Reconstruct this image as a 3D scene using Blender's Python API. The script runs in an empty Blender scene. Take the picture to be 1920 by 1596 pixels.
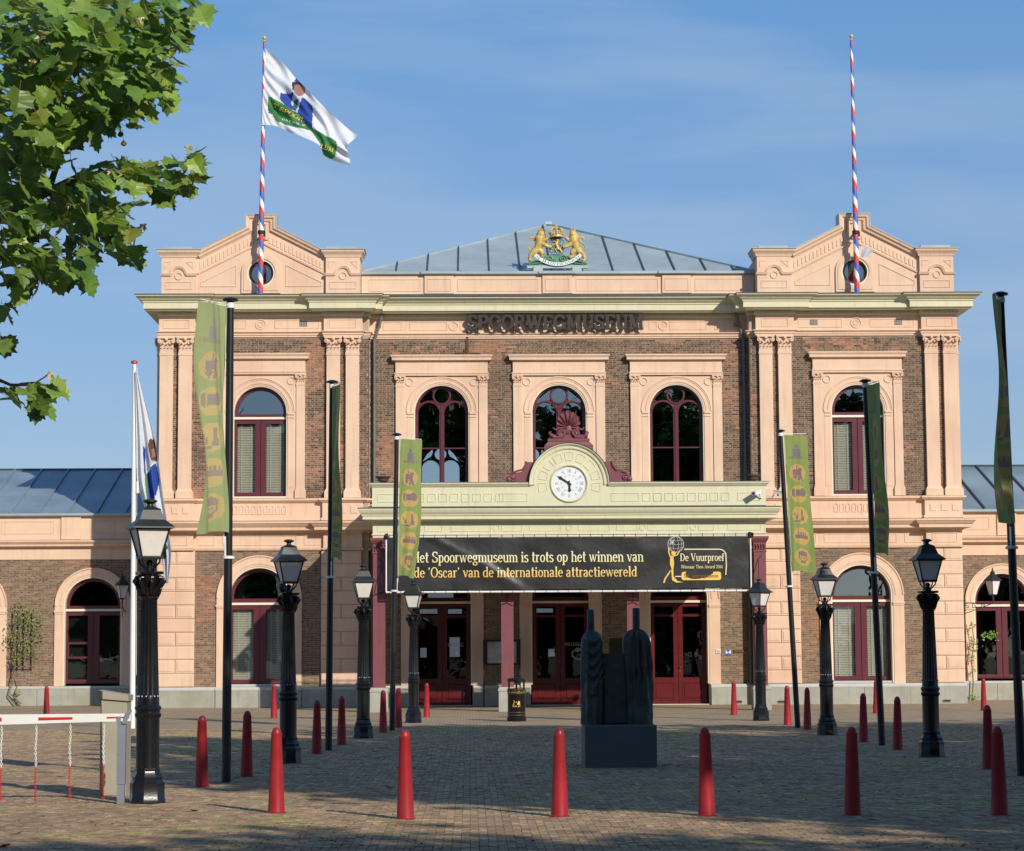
import bpy, bmesh, math, random
import numpy as np
from math import sin, cos, pi, radians, atan, atan2, sqrt
from mathutils import Vector, Matrix, noise
from mathutils.geometry import tessellate_polygon

random.seed(7); RNG = np.random.default_rng(5)
scene = bpy.context.scene
COL = scene.collection

# ------------------------------------------------------------------ camera
F, W, H = 4285.0, 1920, 1596
CAM = np.array([-2.88, -71.9, 1.65])
_p, _y, _r = atan(427/4285.0), 0.019, 0.0055
_fw = np.array([sin(_y)*cos(_p), cos(_y)*cos(_p), sin(_p)])
_rt = np.array([cos(_y), -sin(_y), 0.0]); _up = np.cross(_rt, _fw)
_rt, _up = cos(_r)*_rt - sin(_r)*_up, sin(_r)*_rt + cos(_r)*_up
cam_data = bpy.data.cameras.new('camera'); cam = bpy.data.objects.new('camera', cam_data); COL.objects.link(cam)
cam_data.sensor_fit = 'HORIZONTAL'; cam_data.sensor_width = 36; cam_data.lens = F/W*36
cam_data.clip_start = 0.5; cam_data.clip_end = 3000
M4 = Matrix([[_rt[i], _up[i], -_fw[i], CAM[i]] for i in range(3)] + [[0, 0, 0, 1]])
cam.matrix_world = M4
scene.camera = cam

def at(px, py, Y):                      # the point on the plane y = Y that the photo shows at this pixel: gives (x, z)
    d = _fw*F + _rt*(px-W/2) - _up*(py-H/2); t = (Y-CAM[1])/d[1]; p = CAM + t*d
    return float(p[0]), float(p[2])
def ground_at(px, py):
    d = _fw*F + _rt*(px-W/2) - _up*(py-H/2); t = -CAM[2]/d[2]; p = CAM + t*d
    return float(p[0]), float(p[1])

# ------------------------------------------------------------------ sky and sun
SUN = Vector((0.61, -1.0, 0.62)).normalized()
world = bpy.data.worlds.new('World'); scene.world = world; world.use_nodes = True
nt = world.node_tree; nt.nodes.clear()
out = nt.nodes.new('ShaderNodeOutputWorld'); bg = nt.nodes.new('ShaderNodeBackground')
sky = nt.nodes.new('ShaderNodeTexSky'); sky.sky_type = 'NISHITA'; sky.sun_disc = False
sky.sun_elevation = math.asin(SUN.z); sky.sun_rotation = atan2(SUN.x, SUN.y)
sky.altitude = 10; sky.air_density = 1.0; sky.dust_density = 0.7; sky.ozone_density = 3.2
bg.inputs['Strength'].default_value = 0.112
# thin high cloud veils
tc = nt.nodes.new('ShaderNodeTexCoord'); mp = nt.nodes.new('ShaderNodeMapping')
mp.inputs['Scale'].default_value = (2.2, 2.2, 11.0); mp.inputs['Location'].default_value = (5.1, 2.6, 0.2)
nz = nt.nodes.new('ShaderNodeTexNoise'); nz.inputs['Scale'].default_value = 1.6; nz.inputs['Detail'].default_value = 7
nz.inputs['Roughness'].default_value = 0.52; nz.inputs['Distortion'].default_value = 0.3
cr = nt.nodes.new('ShaderNodeValToRGB'); cr.color_ramp.elements[0].position = 0.50; cr.color_ramp.elements[1].position = 0.66
cr.color_ramp.elements[0].color = (0, 0, 0, 1); cr.color_ramp.elements[1].color = (0.24, 0.24, 0.24, 1)
mx = nt.nodes.new('ShaderNodeMix'); mx.data_type = 'RGBA'
nt.links.new(tc.outputs['Generated'], mp.inputs['Vector']); nt.links.new(mp.outputs[0], nz.inputs['Vector'])
nt.links.new(nz.outputs['Fac'], cr.inputs['Fac']); nt.links.new(cr.outputs['Color'], mx.inputs['Factor'])
hue = nt.nodes.new('ShaderNodeMix'); hue.data_type = 'RGBA'; hue.blend_type = 'MULTIPLY'; hue.inputs['Factor'].default_value = 1; hue.inputs['B'].default_value = (0.88, 1.01, 1.13, 1)
nt.links.new(sky.outputs[0], hue.inputs['A']); sepz = nt.nodes.new('ShaderNodeSeparateXYZ'); nt.links.new(tc.outputs['Generated'], sepz.inputs[0])
grd = nt.nodes.new('ShaderNodeValToRGB'); e = grd.color_ramp.elements; e[0].position = 0.0; e[0].color = (4.3, 4.9, 5.9, 1); e[1].position = 1.0; e[1].color = (0.9, 2.2, 5.2, 1)
q_ = e.new(0.10); q_.color = (2.95, 4.2, 6.3, 1); q_ = e.new(0.27); q_.color = (1.5, 3.55, 6.9, 1)
nt.links.new(sepz.outputs['Z'], grd.inputs['Fac']); even = nt.nodes.new('ShaderNodeMix'); even.data_type = 'RGBA'; even.inputs['Factor'].default_value = 0.62
nt.links.new(hue.outputs['Result'], even.inputs['A']); nt.links.new(grd.outputs['Color'], even.inputs['B']); nt.links.new(even.outputs['Result'], mx.inputs['A']); mx.inputs['B'].default_value = (5.0, 6.1, 7.3, 1)
nt.links.new(mx.outputs['Result'], bg.inputs['Color']); nt.links.new(bg.outputs[0], out.inputs['Surface'])
sun_data = bpy.data.lights.new('sun', 'SUN'); sun_ob = bpy.data.objects.new('sun', sun_data); COL.objects.link(sun_ob)
sun_data.energy = 4.8; sun_data.angle = radians(0.53); sun_data.color = (1.0, 0.93, 0.82)
sun_ob.rotation_euler = SUN.to_track_quat('Z', 'Y').to_euler(); sun_ob.location = (20, -60, 40)
vs = scene.view_settings; vs.view_transform = 'Standard'; vs.look = 'None'; vs.gamma = 1; vs.use_curve_mapping = False
vs.exposure = -0.16

# ------------------------------------------------------------------ materials
def new_mat(name):
    m = bpy.data.materials.new(name); m.use_nodes = True; n = m.node_tree; b = n.nodes['Principled BSDF']
    return m, n, b
def mat(name, col, rough=0.6, metal=0.0, vary=0.15, scale=3.0, bump=0.0, bscale=60.0, spec=0.5, streak=0.0, tint=None, coat=0.0):
    """plain paint / stone / metal with uneven colour, vertical weather streaks and fine relief"""
    m, n, b = new_mat(name); N, L = n.nodes, n.links
    g = N.new('ShaderNodeNewGeometry')
    nz = N.new('ShaderNodeTexNoise'); nz.inputs['Scale'].default_value = scale; nz.inputs['Detail'].default_value = 6
    nz.inputs['Roughness'].default_value = 0.62
    L.new(g.outputs['Position'], nz.inputs['Vector'])
    rp = N.new('ShaderNodeMapRange'); rp.inputs['From Min'].default_value = 0.3; rp.inputs['From Max'].default_value = 0.7
    rp.inputs['To Min'].default_value = 1-vary; rp.inputs['To Max'].default_value = 1+vary
    L.new(nz.outputs['Fac'], rp.inputs['Value'])
    hs = N.new('ShaderNodeMix'); hs.data_type = 'RGBA'; hs.blend_type = 'MULTIPLY'; hs.inputs['Factor'].default_value = 1
    hs.inputs['A'].default_value = (*col, 1); L.new(rp.outputs[0], hs.inputs['B'])
    last = hs.outputs['Result']
    if tint:
        nz2 = N.new('ShaderNodeTexNoise'); nz2.inputs['Scale'].default_value = scale*0.37; nz2.inputs['Detail'].default_value = 8
        L.new(g.outputs['Position'], nz2.inputs['Vector'])
        r2 = N.new('ShaderNodeMapRange'); r2.inputs['From Min'].default_value = 0.5; r2.inputs['From Max'].default_value = 0.72
        L.new(nz2.outputs['Fac'], r2.inputs['Value'])
        m2 = N.new('ShaderNodeMix'); m2.data_type = 'RGBA'; L.new(r2.outputs[0], m2.inputs['Factor'])
        L.new(last, m2.inputs['A']); m2.inputs['B'].default_value = (*tint, 1); last = m2.outputs['Result']
    if streak:
        mp = N.new('ShaderNodeMapping'); mp.inputs['Scale'].default_value = (7, 7, 0.5)
        L.new(g.outputs['Position'], mp.inputs['Vector'])
        nz3 = N.new('ShaderNodeTexNoise'); nz3.inputs['Scale'].default_value = 1.3; nz3.inputs['Detail'].default_value = 5
        L.new(mp.outputs[0], nz3.inputs['Vector'])
        r3 = N.new('ShaderNodeMapRange'); r3.inputs['From Min'].default_value = 0.52; r3.inputs['From Max'].default_value = 0.75
        r3.inputs['To Min'].default_value = 0; r3.inputs['To Max'].default_value = streak
        L.new(nz3.outputs['Fac'], r3.inputs['Value'])
        m3 = N.new('ShaderNodeMix'); m3.data_type = 'RGBA'; L.new(r3.outputs[0], m3.inputs['Factor'])
        L.new(last, m3.inputs['A']); m3.inputs['B'].default_value = (col[0]*0.45, col[1]*0.42, col[2]*0.4, 1); last = m3.outputs['Result']
    L.new(last, b.inputs['Base Color'])
    b.inputs['Roughness'].default_value = rough; b.inputs['Metallic'].default_value = metal
    b.inputs['Specular IOR Level'].default_value = spec; b.inputs['Coat Weight'].default_value = coat
    b.inputs['Coat Roughness'].default_value = 0.15
    if bump:
        nb = N.new('ShaderNodeTexNoise'); nb.inputs['Scale'].default_value = bscale; nb.inputs['Detail'].default_value = 5
        L.new(g.outputs['Position'], nb.inputs['Vector'])
        bp = N.new('ShaderNodeBump'); bp.inputs['Strength'].default_value = 0.6; bp.inputs['Distance'].default_value = bump
        L.new(nb.outputs['Fac'], bp.inputs['Height']); L.new(bp.outputs[0], b.inputs['Normal'])
    return m
def mat_attr(name, rough=0.8, noise_amt=0.25, nscale=25, bump=0.002, trans=0.0, spec=0.3, mul=1.0):
    """colour from the mesh attribute 'col' (each brick, leaf or printed patch has its own colour)"""
    m, n, b = new_mat(name); N, L = n.nodes, n.links
    a = N.new('ShaderNodeAttribute'); a.attribute_name = 'col'
    g = N.new('ShaderNodeNewGeometry')
    nz = N.new('ShaderNodeTexNoise'); nz.inputs['Scale'].default_value = nscale; nz.inputs['Detail'].default_value = 4
    L.new(g.outputs['Position'], nz.inputs['Vector'])
    rp = N.new('ShaderNodeMapRange'); rp.inputs['From Min'].default_value = 0.3; rp.inputs['From Max'].default_value = 0.7
    rp.inputs['To Min'].default_value = mul*(1-noise_amt); rp.inputs['To Max'].default_value = mul*(1+noise_amt)
    L.new(nz.outputs['Fac'], rp.inputs['Value'])
    hs = N.new('ShaderNodeMix'); hs.data_type = 'RGBA'; hs.blend_type = 'MULTIPLY'; hs.inputs['Factor'].default_value = 1
    L.new(a.outputs['Color'], hs.inputs['A']); L.new(rp.outputs[0], hs.inputs['B'])
    L.new(hs.outputs['Result'], b.inputs['Base Color'])
    b.inputs['Roughness'].default_value = rough; b.inputs['Specular IOR Level'].default_value = spec
    if bump:
        bp = N.new('ShaderNodeBump'); bp.inputs['Distance'].default_value = bump; bp.inputs['Strength'].default_value = 0.7
        L.new(nz.outputs['Fac'], bp.inputs['Height']); L.new(bp.outputs[0], b.inputs['Normal'])
    if trans:
        tr = N.new('ShaderNodeBsdfTranslucent'); L.new(hs.outputs['Result'], tr.inputs['Color'])
        ms = N.new('ShaderNodeMixShader'); ms.inputs[0].default_value = trans
        L.new(b.outputs[0], ms.inputs[1]); L.new(tr.outputs[0], ms.inputs[2])
        L.new(ms.outputs[0], n.nodes['Material Output'].inputs['Surface'])
    return m
def mat_glass(name, refl=0.22, tint=(0.55, 0.6, 0.6), wav=0.0025):
    m = bpy.data.materials.new(name); m.use_nodes = True; n = m.node_tree; N, L = n.nodes, n.links; N.clear()
    o = N.new('ShaderNodeOutputMaterial'); t = N.new('ShaderNodeBsdfTransparent'); t.inputs[0].default_value = (*tint, 1)
    gl = N.new('ShaderNodeBsdfGlossy'); gl.inputs['Roughness'].default_value = 0.01
    gl.inputs['Color'].default_value = (0.9, 0.95, 0.95, 1)
    g = N.new('ShaderNodeNewGeometry'); nz = N.new('ShaderNodeTexNoise'); nz.inputs['Scale'].default_value = 1.7
    L.new(g.outputs['Position'], nz.inputs['Vector'])
    bp = N.new('ShaderNodeBump'); bp.inputs['Distance'].default_value = wav; bp.inputs['Strength'].default_value = 1
    L.new(nz.outputs['Fac'], bp.inputs['Height']); L.new(bp.outputs[0], gl.inputs['Normal'])
    fr = N.new('ShaderNodeFresnel'); fr.inputs['IOR'].default_value = 1.5
    ad = N.new('ShaderNodeMath'); ad.operation = 'ADD'; ad.inputs[1].default_value = refl-0.04; ad.use_clamp = True
    L.new(fr.outputs[0], ad.inputs[0])
    mx = N.new('ShaderNodeMixShader'); L.new(ad.outputs[0], mx.inputs[0]); L.new(t.outputs[0], mx.inputs[1]); L.new(gl.outputs[0], mx.inputs[2])
    L.new(mx.outputs[0], o.inputs['Surface'])
    return m

M = {}
M['stucco'] = mat('salmon_stucco', (0.75, 0.525, 0.37), 0.8, vary=0.07, scale=1.2, bump=0.002, bscale=40, streak=0.24, spec=0.25, tint=(0.68, 0.44, 0.31))
M['cream'] = mat('cream_paint', (0.66, 0.62, 0.42), 0.55, vary=0.04, scale=2.0, streak=0.2, spec=0.35)
M['cream_pale'] = mat('pale_cream_paint', (0.76, 0.68, 0.50), 0.5, vary=0.03, streak=0.04)
M['maroon'] = mat('maroon_paint', (0.115, 0.025, 0.036), 0.32, vary=0.10, scale=5, spec=0.5)
M['red_door'] = mat('dark_red_gloss_paint', (0.11, 0.009, 0.011), 0.3, vary=0.12, scale=4, spec=0.5)
M['mauve'] = mat('mauve_paint', (0.20, 0.062, 0.072), 0.42, vary=0.08, scale=3, spec=0.45, streak=0.2)
M['zinc'] = mat('weathered_zinc', (0.34, 0.40, 0.41), 0.5, metal=0.1, vary=0.12, scale=1.1, tint=(0.42, 0.47, 0.46), streak=0.12, bump=0.003, bscale=2.5)
M['zinc_dark'] = mat('dark_zinc', (0.07, 0.085, 0.09), 0.5, metal=0.3, vary=0.2)
M['stone'] = mat('grey_plinth_stone', (0.37, 0.36, 0.30), 0.85, vary=0.14, scale=2.2, bump=0.004, streak=0.3, tint=(0.30, 0.30, 0.21))
M['stone_pale'] = mat('pale_stone_coping', (0.50, 0.49, 0.44), 0.8, vary=0.08, streak=0.15, bump=0.002)
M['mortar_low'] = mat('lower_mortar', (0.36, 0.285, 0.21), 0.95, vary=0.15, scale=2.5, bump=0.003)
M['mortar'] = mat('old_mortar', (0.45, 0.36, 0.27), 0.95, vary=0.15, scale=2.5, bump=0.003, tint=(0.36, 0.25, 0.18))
M['brick'] = mat_attr('fired_brick', 0.85, 0.3, 30, 0.003)
M['paver'] = mat_attr('clinker_paver', 0.8, 0.3, 22, 0.004)
M['cloth_print'] = mat_attr('printed_flag_cloth', 0.7, 0.03, 6, 0.0, trans=0.28)
M['dark_bronze_plate'] = mat('dark_bronze_plate', (0.03, 0.026, 0.016), 0.5, metal=0.4, vary=0.2)
M['black_metal'] = mat('black_gloss_cast_iron', (0.008, 0.008, 0.009), 0.26, vary=0.25, scale=9, spec=0.42, bump=0.0015, bscale=45)
M['black_pole'] = mat('black_pole_paint', (0.012, 0.012, 0.013), 0.35, vary=0.2)
M['lamp_roof'] = mat('olive_black_lantern_roof', (0.022, 0.024, 0.019), 0.38, vary=0.25, scale=6)
M['lamp_glass'] = mat('milky_lantern_pane', (0.74, 0.69, 0.65), 0.35, vary=0.08, scale=5, spec=0.5)
M['bollard'] = mat('red_bollard_paint', (0.34, 0.019, 0.026), 0.42, vary=0.15, scale=7, spec=0.4, streak=0.25, tint=(0.28, 0.025, 0.028))
M['white'] = mat('white_paint', (0.78, 0.78, 0.75), 0.4, vary=0.05, streak=0.05)
M['red'] = mat('signal_red', (0.55, 0.02, 0.015), 0.4, vary=0.06)
M['blue'] = mat('flagpole_blue', (0.05, 0.12, 0.45), 0.4, vary=0.06)
M['gold'] = mat('gilding', (0.70, 0.46, 0.12), 0.42, metal=0.15, vary=0.18, scale=12, spec=0.6)
M['lion'] = mat('yellow_ochre_paint', (0.60, 0.42, 0.12), 0.55, vary=0.22, scale=10, tint=(0.34, 0.21, 0.06), bump=0.01, bscale=22)
M['arms_green'] = mat('verdigris_green', (0.10, 0.24, 0.15), 0.55, vary=0.3, scale=9)
M['arms_blue'] = mat('arms_blue', (0.06, 0.19, 0.30), 0.5, vary=0.1)
M['letter'] = mat('dark_bronze_letter', (0.034, 0.023, 0.018), 0.45, vary=0.3, scale=8)
M['black'] = mat('matt_black', (0.008, 0.008, 0.008), 0.6, vary=0.1)
M['bronze'] = mat('dark_patinated_bronze', (0.045, 0.047, 0.043), 0.5, metal=0.25, vary=0.35, scale=5, tint=(0.06, 0.10, 0.085), bump=0.008, bscale=20)
M['granite'] = mat('blue_grey_granite', (0.085, 0.105, 0.115), 0.6, vary=0.10, scale=3, bump=0.001)
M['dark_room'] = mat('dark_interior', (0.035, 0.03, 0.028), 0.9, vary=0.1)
M['ceiling_wood'] = mat('dark_portico_ceiling', (0.10, 0.06, 0.045), 0.8, vary=0.15)
M['blind'] = mat('white_blind', (0.80, 0.71, 0.56), 0.5, vary=0.05)
M['tape'] = mat('blind_tape', (0.74, 0.74, 0.66), 0.6, vary=0.03)
M['glass'] = mat_glass('window_glass', 0.25, wav=.0012)
M['glass_blind'] = mat_glass('casement_glass', 0.07, (0.9, 0.92, 0.92), wav=.001)
M['glass_room'] = mat_glass('wing_glass', 0.09, (0.5, 0.52, 0.5), wav=.001)
M['glass_dark'] = mat_glass('door_glass', 0.05, (0.45, 0.47, 0.48), wav=.001)
M['glass_clear'] = mat_glass('hall_window_glass', 0.13, (0.85, 0.88, 0.88))
M['banner_black'] = mat('black_banner_vinyl', (0.022, 0.022, 0.020), 0.42, vary=0.2, scale=1.5, bump=0.05, bscale=1.6, spec=0.5)
M['print_cream'] = mat('cream_print', (0.80, 0.74, 0.50), 0.5, vary=0.02)
M['print_gold'] = mat('gold_print', (0.82, 0.52, 0.10), 0.5, vary=0.03)
M['print_brown'] = mat('brown_print', (0.22, 0.11, 0.03), 0.5, vary=0.03)
M['print_grey'] = mat('grey_print', (0.5, 0.5, 0.45), 0.5, vary=0.03)
M['pipe'] = mat('grey_pipe', (0.13, 0.15, 0.15), 0.5, vary=0.2, scale=5)
M['cab'] = mat('greige_cabinet_paint', (0.36, 0.33, 0.25), 0.5, vary=0.06, streak=0.1)
M['steel'] = mat('grey_blue_steel', (0.26, 0.28, 0.34), 0.4, metal=0.3, vary=0.1)
M['rust'] = mat('rusty_iron', (0.10, 0.055, 0.035), 0.8, vary=0.35, scale=12, tint=(0.06, 0.05, 0.03), bump=0.006)
M['bark'] = mat('plane_bark', (0.13, 0.10, 0.065), 0.9, vary=0.3, scale=4, tint=(0.28, 0.25, 0.16), bump=0.01, bscale=12)
M['twig'] = mat('green_brown_twig', (0.10, 0.085, 0.03), 0.8, vary=0.2)
M['leaf'] = mat_attr('plane_leaf', 0.40, 0.16, 9, 0.004, trans=0.36, spec=0.5, mul=1.95)
M['leaf_far'] = mat_attr('shade_tree_leaf', 0.6, 0.1, 3, 0.0, trans=0.08, spec=0.2, mul=.8)
M['fruit'] = mat('plane_fruit', (0.22, 0.14, 0.045), 0.9, vary=0.2, scale=40, bump=0.004, bscale=120)
M['wood'] = mat('trellis_wood', (0.19, 0.13, 0.08), 0.8, vary=0.2)
M['paper'] = mat('map_paper', (0.40, 0.42, 0.40), 0.4, vary=0.35, scale=5, tint=(0.30, 0.20, 0.15))
M['brass'] = mat('tarnished_brass', (0.17, 0.12, 0.045), 0.4, metal=0.6, vary=0.2)
M['dial'] = mat('white_dial', (0.75, 0.78, 0.76), 0.35, vary=0.02)
M['numeral'] = mat('grey_numeral', (0.15, 0.17, 0.18), 0.5, vary=0.05)
M['dry_leaf'] = mat('dry_leaf', (0.34, 0.16, 0.07), 0.8, vary=0.3)

# ------------------------------------------------------------------ mesh helpers
class MB:
    """collects shapes, then links them as ONE mesh object"""
    def __init__(s): s.g = []; s.v = []; s.f = []; s.c = []; s.m = []; s.cur = None; s.mi = 0
    def add(s, verts, faces):
        s.g.append((len(s.v), len(s.f)))
        o = len(s.v); s.v += [tuple(map(float, q)) for q in verts]
        for f in faces: s.f.append(tuple(i+o for i in f)); s.c.append(s.cur); s.m.append(s.mi)
    def box(s, x0, x1, y0, y1, z0, z1):
        if x0 > x1: x0, x1 = x1, x0
        if y0 > y1: y0, y1 = y1, y0
        if z0 > z1: z0, z1 = z1, z0
        s.add([(x0, y0, z0), (x1, y0, z0), (x1, y1, z0), (x0, y1, z0), (x0, y0, z1), (x1, y0, z1), (x1, y1, z1), (x0, y1, z1)],
              [(0, 3, 2, 1), (4, 5, 6, 7), (0, 1, 5, 4), (1, 2, 6, 5), (2, 3, 7, 6), (3, 0, 4, 7)])
    def chamfer(s, x0, x1, yb, yf, z0, z1, c=0.015):
        """block standing on the plane y=yb with a chamfered front face at y=yf (front is -y)"""
        ym = yf+c if yf < yb else yf-c
        s.add([(x0, yb, z0), (x1, yb, z0), (x1, yb, z1), (x0, yb, z1), (x0, ym, z0), (x1, ym, z0), (x1, ym, z1), (x0, ym, z1),
               (x0+c, yf, z0+c), (x1-c, yf, z0+c), (x1-c, yf, z1-c), (x0+c, yf, z1-c)],
              [(0, 1, 5, 4), (1, 2, 6, 5), (2, 3, 7, 6), (3, 0, 4, 7), (4, 5, 9, 8), (5, 6, 10, 9), (6, 7, 11, 10), (7, 4, 8, 11), (8, 9, 10, 11), (3, 2, 1, 0)])
    def slab(s, outer, holes, y0, y1, fm=None):
        """outline in (x, z) with holes, given thickness from y0 to y1"""
        loops = [list(outer)] + [list(h) for h in holes]
        tris = tessellate_polygon([[Vector((a, b, 0)) for a, b in l] for l in loops])
        pts = [q for l in loops for q in l]; n = len(pts)
        fm = fm or (lambda a, b, y: (a, y, b))
        V = [fm(a, b, y0) for a, b in pts] + [fm(a, b, y1) for a, b in pts]
        Fc = [tuple(t) for t in tris] + [(t[2]+n, t[1]+n, t[0]+n) for t in tris]
        k = 0
        for l in loops:
            m = len(l)
            for i in range(m): j = (i+1) % m; Fc.append((k+i, k+j, k+j+n, k+i+n))
            k += m
        s.add(V, Fc)
    def sweep(s, path, prof, fm, closed=False, caps=True):
        """prof (n, w): n along the path's right-hand normal, w across; mitred corners"""
        P = [Vector(p) for p in path]; n = len(P); k = len(prof); V = []
        for i in range(n):
            if closed or 0 < i < n-1:
                a = (P[i]-P[i-1]).normalized(); b = (P[(i+1) % n]-P[i]).normalized()
            elif i == 0: a = b = (P[1]-P[0]).normalized()
            else: a = b = (P[-1]-P[-2]).normalized()
            na, nb = Vector((a.y, -a.x)), Vector((b.y, -b.x)); m = na+nb
            m = m/max(1e-6, m.dot(na)) if m.length > 1e-6 else na
            for (q, w) in prof: V.append(fm(P[i].x+m.x*q, P[i].y+m.y*q, w))
        Fc = []
        for i in range(n if closed else n-1):
            j = (i+1) % n
            for a in range(k-1): Fc.append((i*k+a, j*k+a, j*k+a+1, i*k+a+1))
        if caps and not closed: Fc += [tuple(range(k-1, -1, -1)), tuple((n-1)*k+a for a in range(k))]
        s.add(V, Fc)
    def lathe(s, prof, n=16, c=(0, 0, 0), sq=None, rot=0.0, flute=0):
        V, Fc = [], []; k = len(prof)
        for i in range(n):
            a = 2*pi*i/n + rot
            for j, (r, z) in enumerate(prof):
                rr = r
                if flute and flute[0] < z < flute[1] and i % 2: rr = r*0.90
                V.append((c[0]+rr*cos(a), c[1]+rr*sin(a), c[2]+z))
        for i in range(n):
            j = (i+1) % n
            for a in range(k-1): Fc.append((i*k+a, j*k+a, j*k+a+1, i*k+a+1))
        Fc.append(tuple(i*k for i in range(n))[::-1]); Fc.append(tuple(i*k+k-1 for i in range(n)))
        s.add(V, Fc)
    def tube(s, pts, r, n=8, closed=False):
        P = [Vector(p) for p in pts]; m = len(P); R = r if isinstance(r, (list, tuple)) else [r]*m; V = []; ref = None
        for i in range(m):
            t = (P[(i+1) % m]-P[i-1]) if closed else (P[min(i+1, m-1)]-P[max(i-1, 0)])
            t.normalize()
            if ref is None: ref = t.orthogonal().normalized()
            ref = (ref-t*ref.dot(t)); ref = ref.normalized() if ref.length > 1e-6 else t.orthogonal().normalized()
            b = t.cross(ref)
            for q in range(n):
                a = 2*pi*q/n; V.append(P[i]+(ref*cos(a)+b*sin(a))*R[i])
        Fc = []
        for i in range(m if closed else m-1):
            j = (i+1) % m
            for q in range(n): w = (q+1) % n; Fc.append((i*n+q, i*n+w, j*n+w, j*n+q))
        if not closed: Fc += [tuple(range(n-1, -1, -1)), tuple((m-1)*n+q for q in range(n))]
        s.add(V, Fc)
    def ball(s, c, r, n=10, m=7, sc=(1, 1, 1), disp=0, seed=0):
        V = [(c[0], c[1], c[2]+r*sc[2])]; Fc = []
        for i in range(1, m):
            for j in range(n):
                th, ph = pi*i/m, 2*pi*j/n; d = Vector((sin(th)*cos(ph), sin(th)*sin(ph), cos(th)))
                rr = r*(1+(disp*noise.noise(d*2.3+Vector((seed, 0, 0))) if disp else 0))
                V.append((c[0]+d.x*rr*sc[0], c[1]+d.y*rr*sc[1], c[2]+d.z*rr*sc[2]))
        V.append((c[0], c[1], c[2]-r*sc[2]))
        for j in range(n):
            k = (j+1) % n; Fc.append((0, 1+j, 1+k))
            for i in range(m-2): a = 1+i*n; Fc.append((a+j, a+n+j, a+n+k, a+k))
            a = 1+(m-2)*n; Fc.append((len(V)-1, a+k, a+j))
        s.add(V, Fc)
    def mesh(s, name, mats, smooth=None, fix=True):
        me = bpy.data.meshes.new(name); me.from_pydata(s.v, [], s.f)
        for mt in (mats if isinstance(mats, list) else [mats]): me.materials.append(mt)
        if fix:
            bm = bmesh.new(); bm.from_mesh(me); bmesh.ops.recalc_face_normals(bm, faces=bm.faces); bm.to_mesh(me); bm.free()
        if isinstance(mats, list): me.polygons.foreach_set('material_index', s.m)
        if any(c is not None for c in s.c):
            a = me.attributes.new('col', 'FLOAT_COLOR', 'FACE')
            a.data.foreach_set('color', np.array([(*(c or (0.5, 0.5, 0.5)), 1) for c in s.c], dtype=np.float32).ravel())
        if smooth is not None:
            me.polygons.foreach_set('use_smooth', [True]*len(me.polygons)); me.set_sharp_from_angle(angle=radians(smooth))
        me.update(); return me
    def obj(s, name, mats, parent=None, smooth=None, loc=None, kind=None, fix=True):
        o = bpy.data.objects.new(name, s.mesh(name, mats, smooth, fix)); COL.objects.link(o); o.parent = parent
        if loc is not None: o.location = loc
        if kind: o['kind'] = kind
        return o
def each(mb, name, m, parent=None, smooth=None, loc=None):
    """one object for each shape that was added"""
    G = mb.g+[(len(mb.v), len(mb.f))]
    for (v0, f0), (v1, f1) in zip(G, G[1:]):
        q = MB(); q.add(mb.v[v0:v1], [tuple(i-v0 for i in f) for f in mb.f[f0:f1]]); q.obj(name, m, parent, smooth, loc)
def link(name, me, parent=None, loc=None, rot=None, scale=None, label=None):
    o = bpy.data.objects.new(name, me); COL.objects.link(o); o.parent = parent
    if loc is not None: o.location = loc
    if rot is not None: o.rotation_euler = rot
    if scale is not None: o.scale = scale
    if label: o['label'] = label
    return o
def thing(name, label, cat, loc=(0, 0, 0), rz=0.0, group=None):
    o = bpy.data.objects.new(name, None); COL.objects.link(o); o.location = loc; o.rotation_euler = (0, 0, rz)
    o.empty_display_size = 0.2; o['label'] = label; o['category'] = cat
    if group: o['group'] = group
    return o
def part(name, parent, loc=(0, 0, 0), rz=0.0, label=None):
    o = bpy.data.objects.new(name, None); COL.objects.link(o); o.parent = parent; o.location = loc; o.rotation_euler = (0, 0, rz)
    o.empty_display_size = 0.1
    if label: o['label'] = label
    return o
def tag(o, label, cat, group=None):
    o['label'] = label; o['category'] = cat
    if group: o['group'] = group
    return o
def copy_tree(o, loc, rz=None, label=None, parent='same', scale=None):
    def cp(a, par):
        c = a.copy(); COL.objects.link(c); c.parent = par
        for ch in list(a.children): cp(ch, c)
        return c
    c = cp(o, o.parent if parent == 'same' else parent); c.location = loc
    if rz is not None: c.rotation_euler = (0, 0, rz)
    if label: c['label'] = label
    if scale: c.scale = scale
    return c
def arch(cx, half, zb, zs, n=28):                                    # opening with a semicircular head
    return [(cx-half, zb), (cx+half, zb)] + [(cx+half*cos(pi*i/n), zs+half*sin(pi*i/n)) for i in range(n+1)]
def rect(x0, x1, z0, z1): return [(x0, z0), (x1, z0), (x1, z1), (x0, z1)]
def circle(cx, cz, r, n=32): return [(cx+r*cos(2*pi*i/n), cz+r*sin(2*pi*i/n)) for i in range(n)]
PLAN = lambda u, v, w: (u, v, w)                                     # path in plan, profile w = height
def FRONT(y): return lambda u, v, w: (u, y-w, v)                     # path in the wall plane, profile w = projection
def arc_pts(cx, cz, r, a0, a1, n=24): return [(cx+r*cos(a0+(a1-a0)*i/n), cz+r*sin(a0+(a1-a0)*i/n)) for i in range(n+1)]
def spiral(cx, cz, r0, turns, a0, dirn=1, n=26, y=0.0, shrink=0.82):
    return [(cx+r0*(1-shrink*i/n)*cos(a0+dirn*2*pi*turns*i/n), y, cz+r0*(1-shrink*i/n)*sin(a0+dirn*2*pi*turns*i/n)) for i in range(n+1)]

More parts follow.
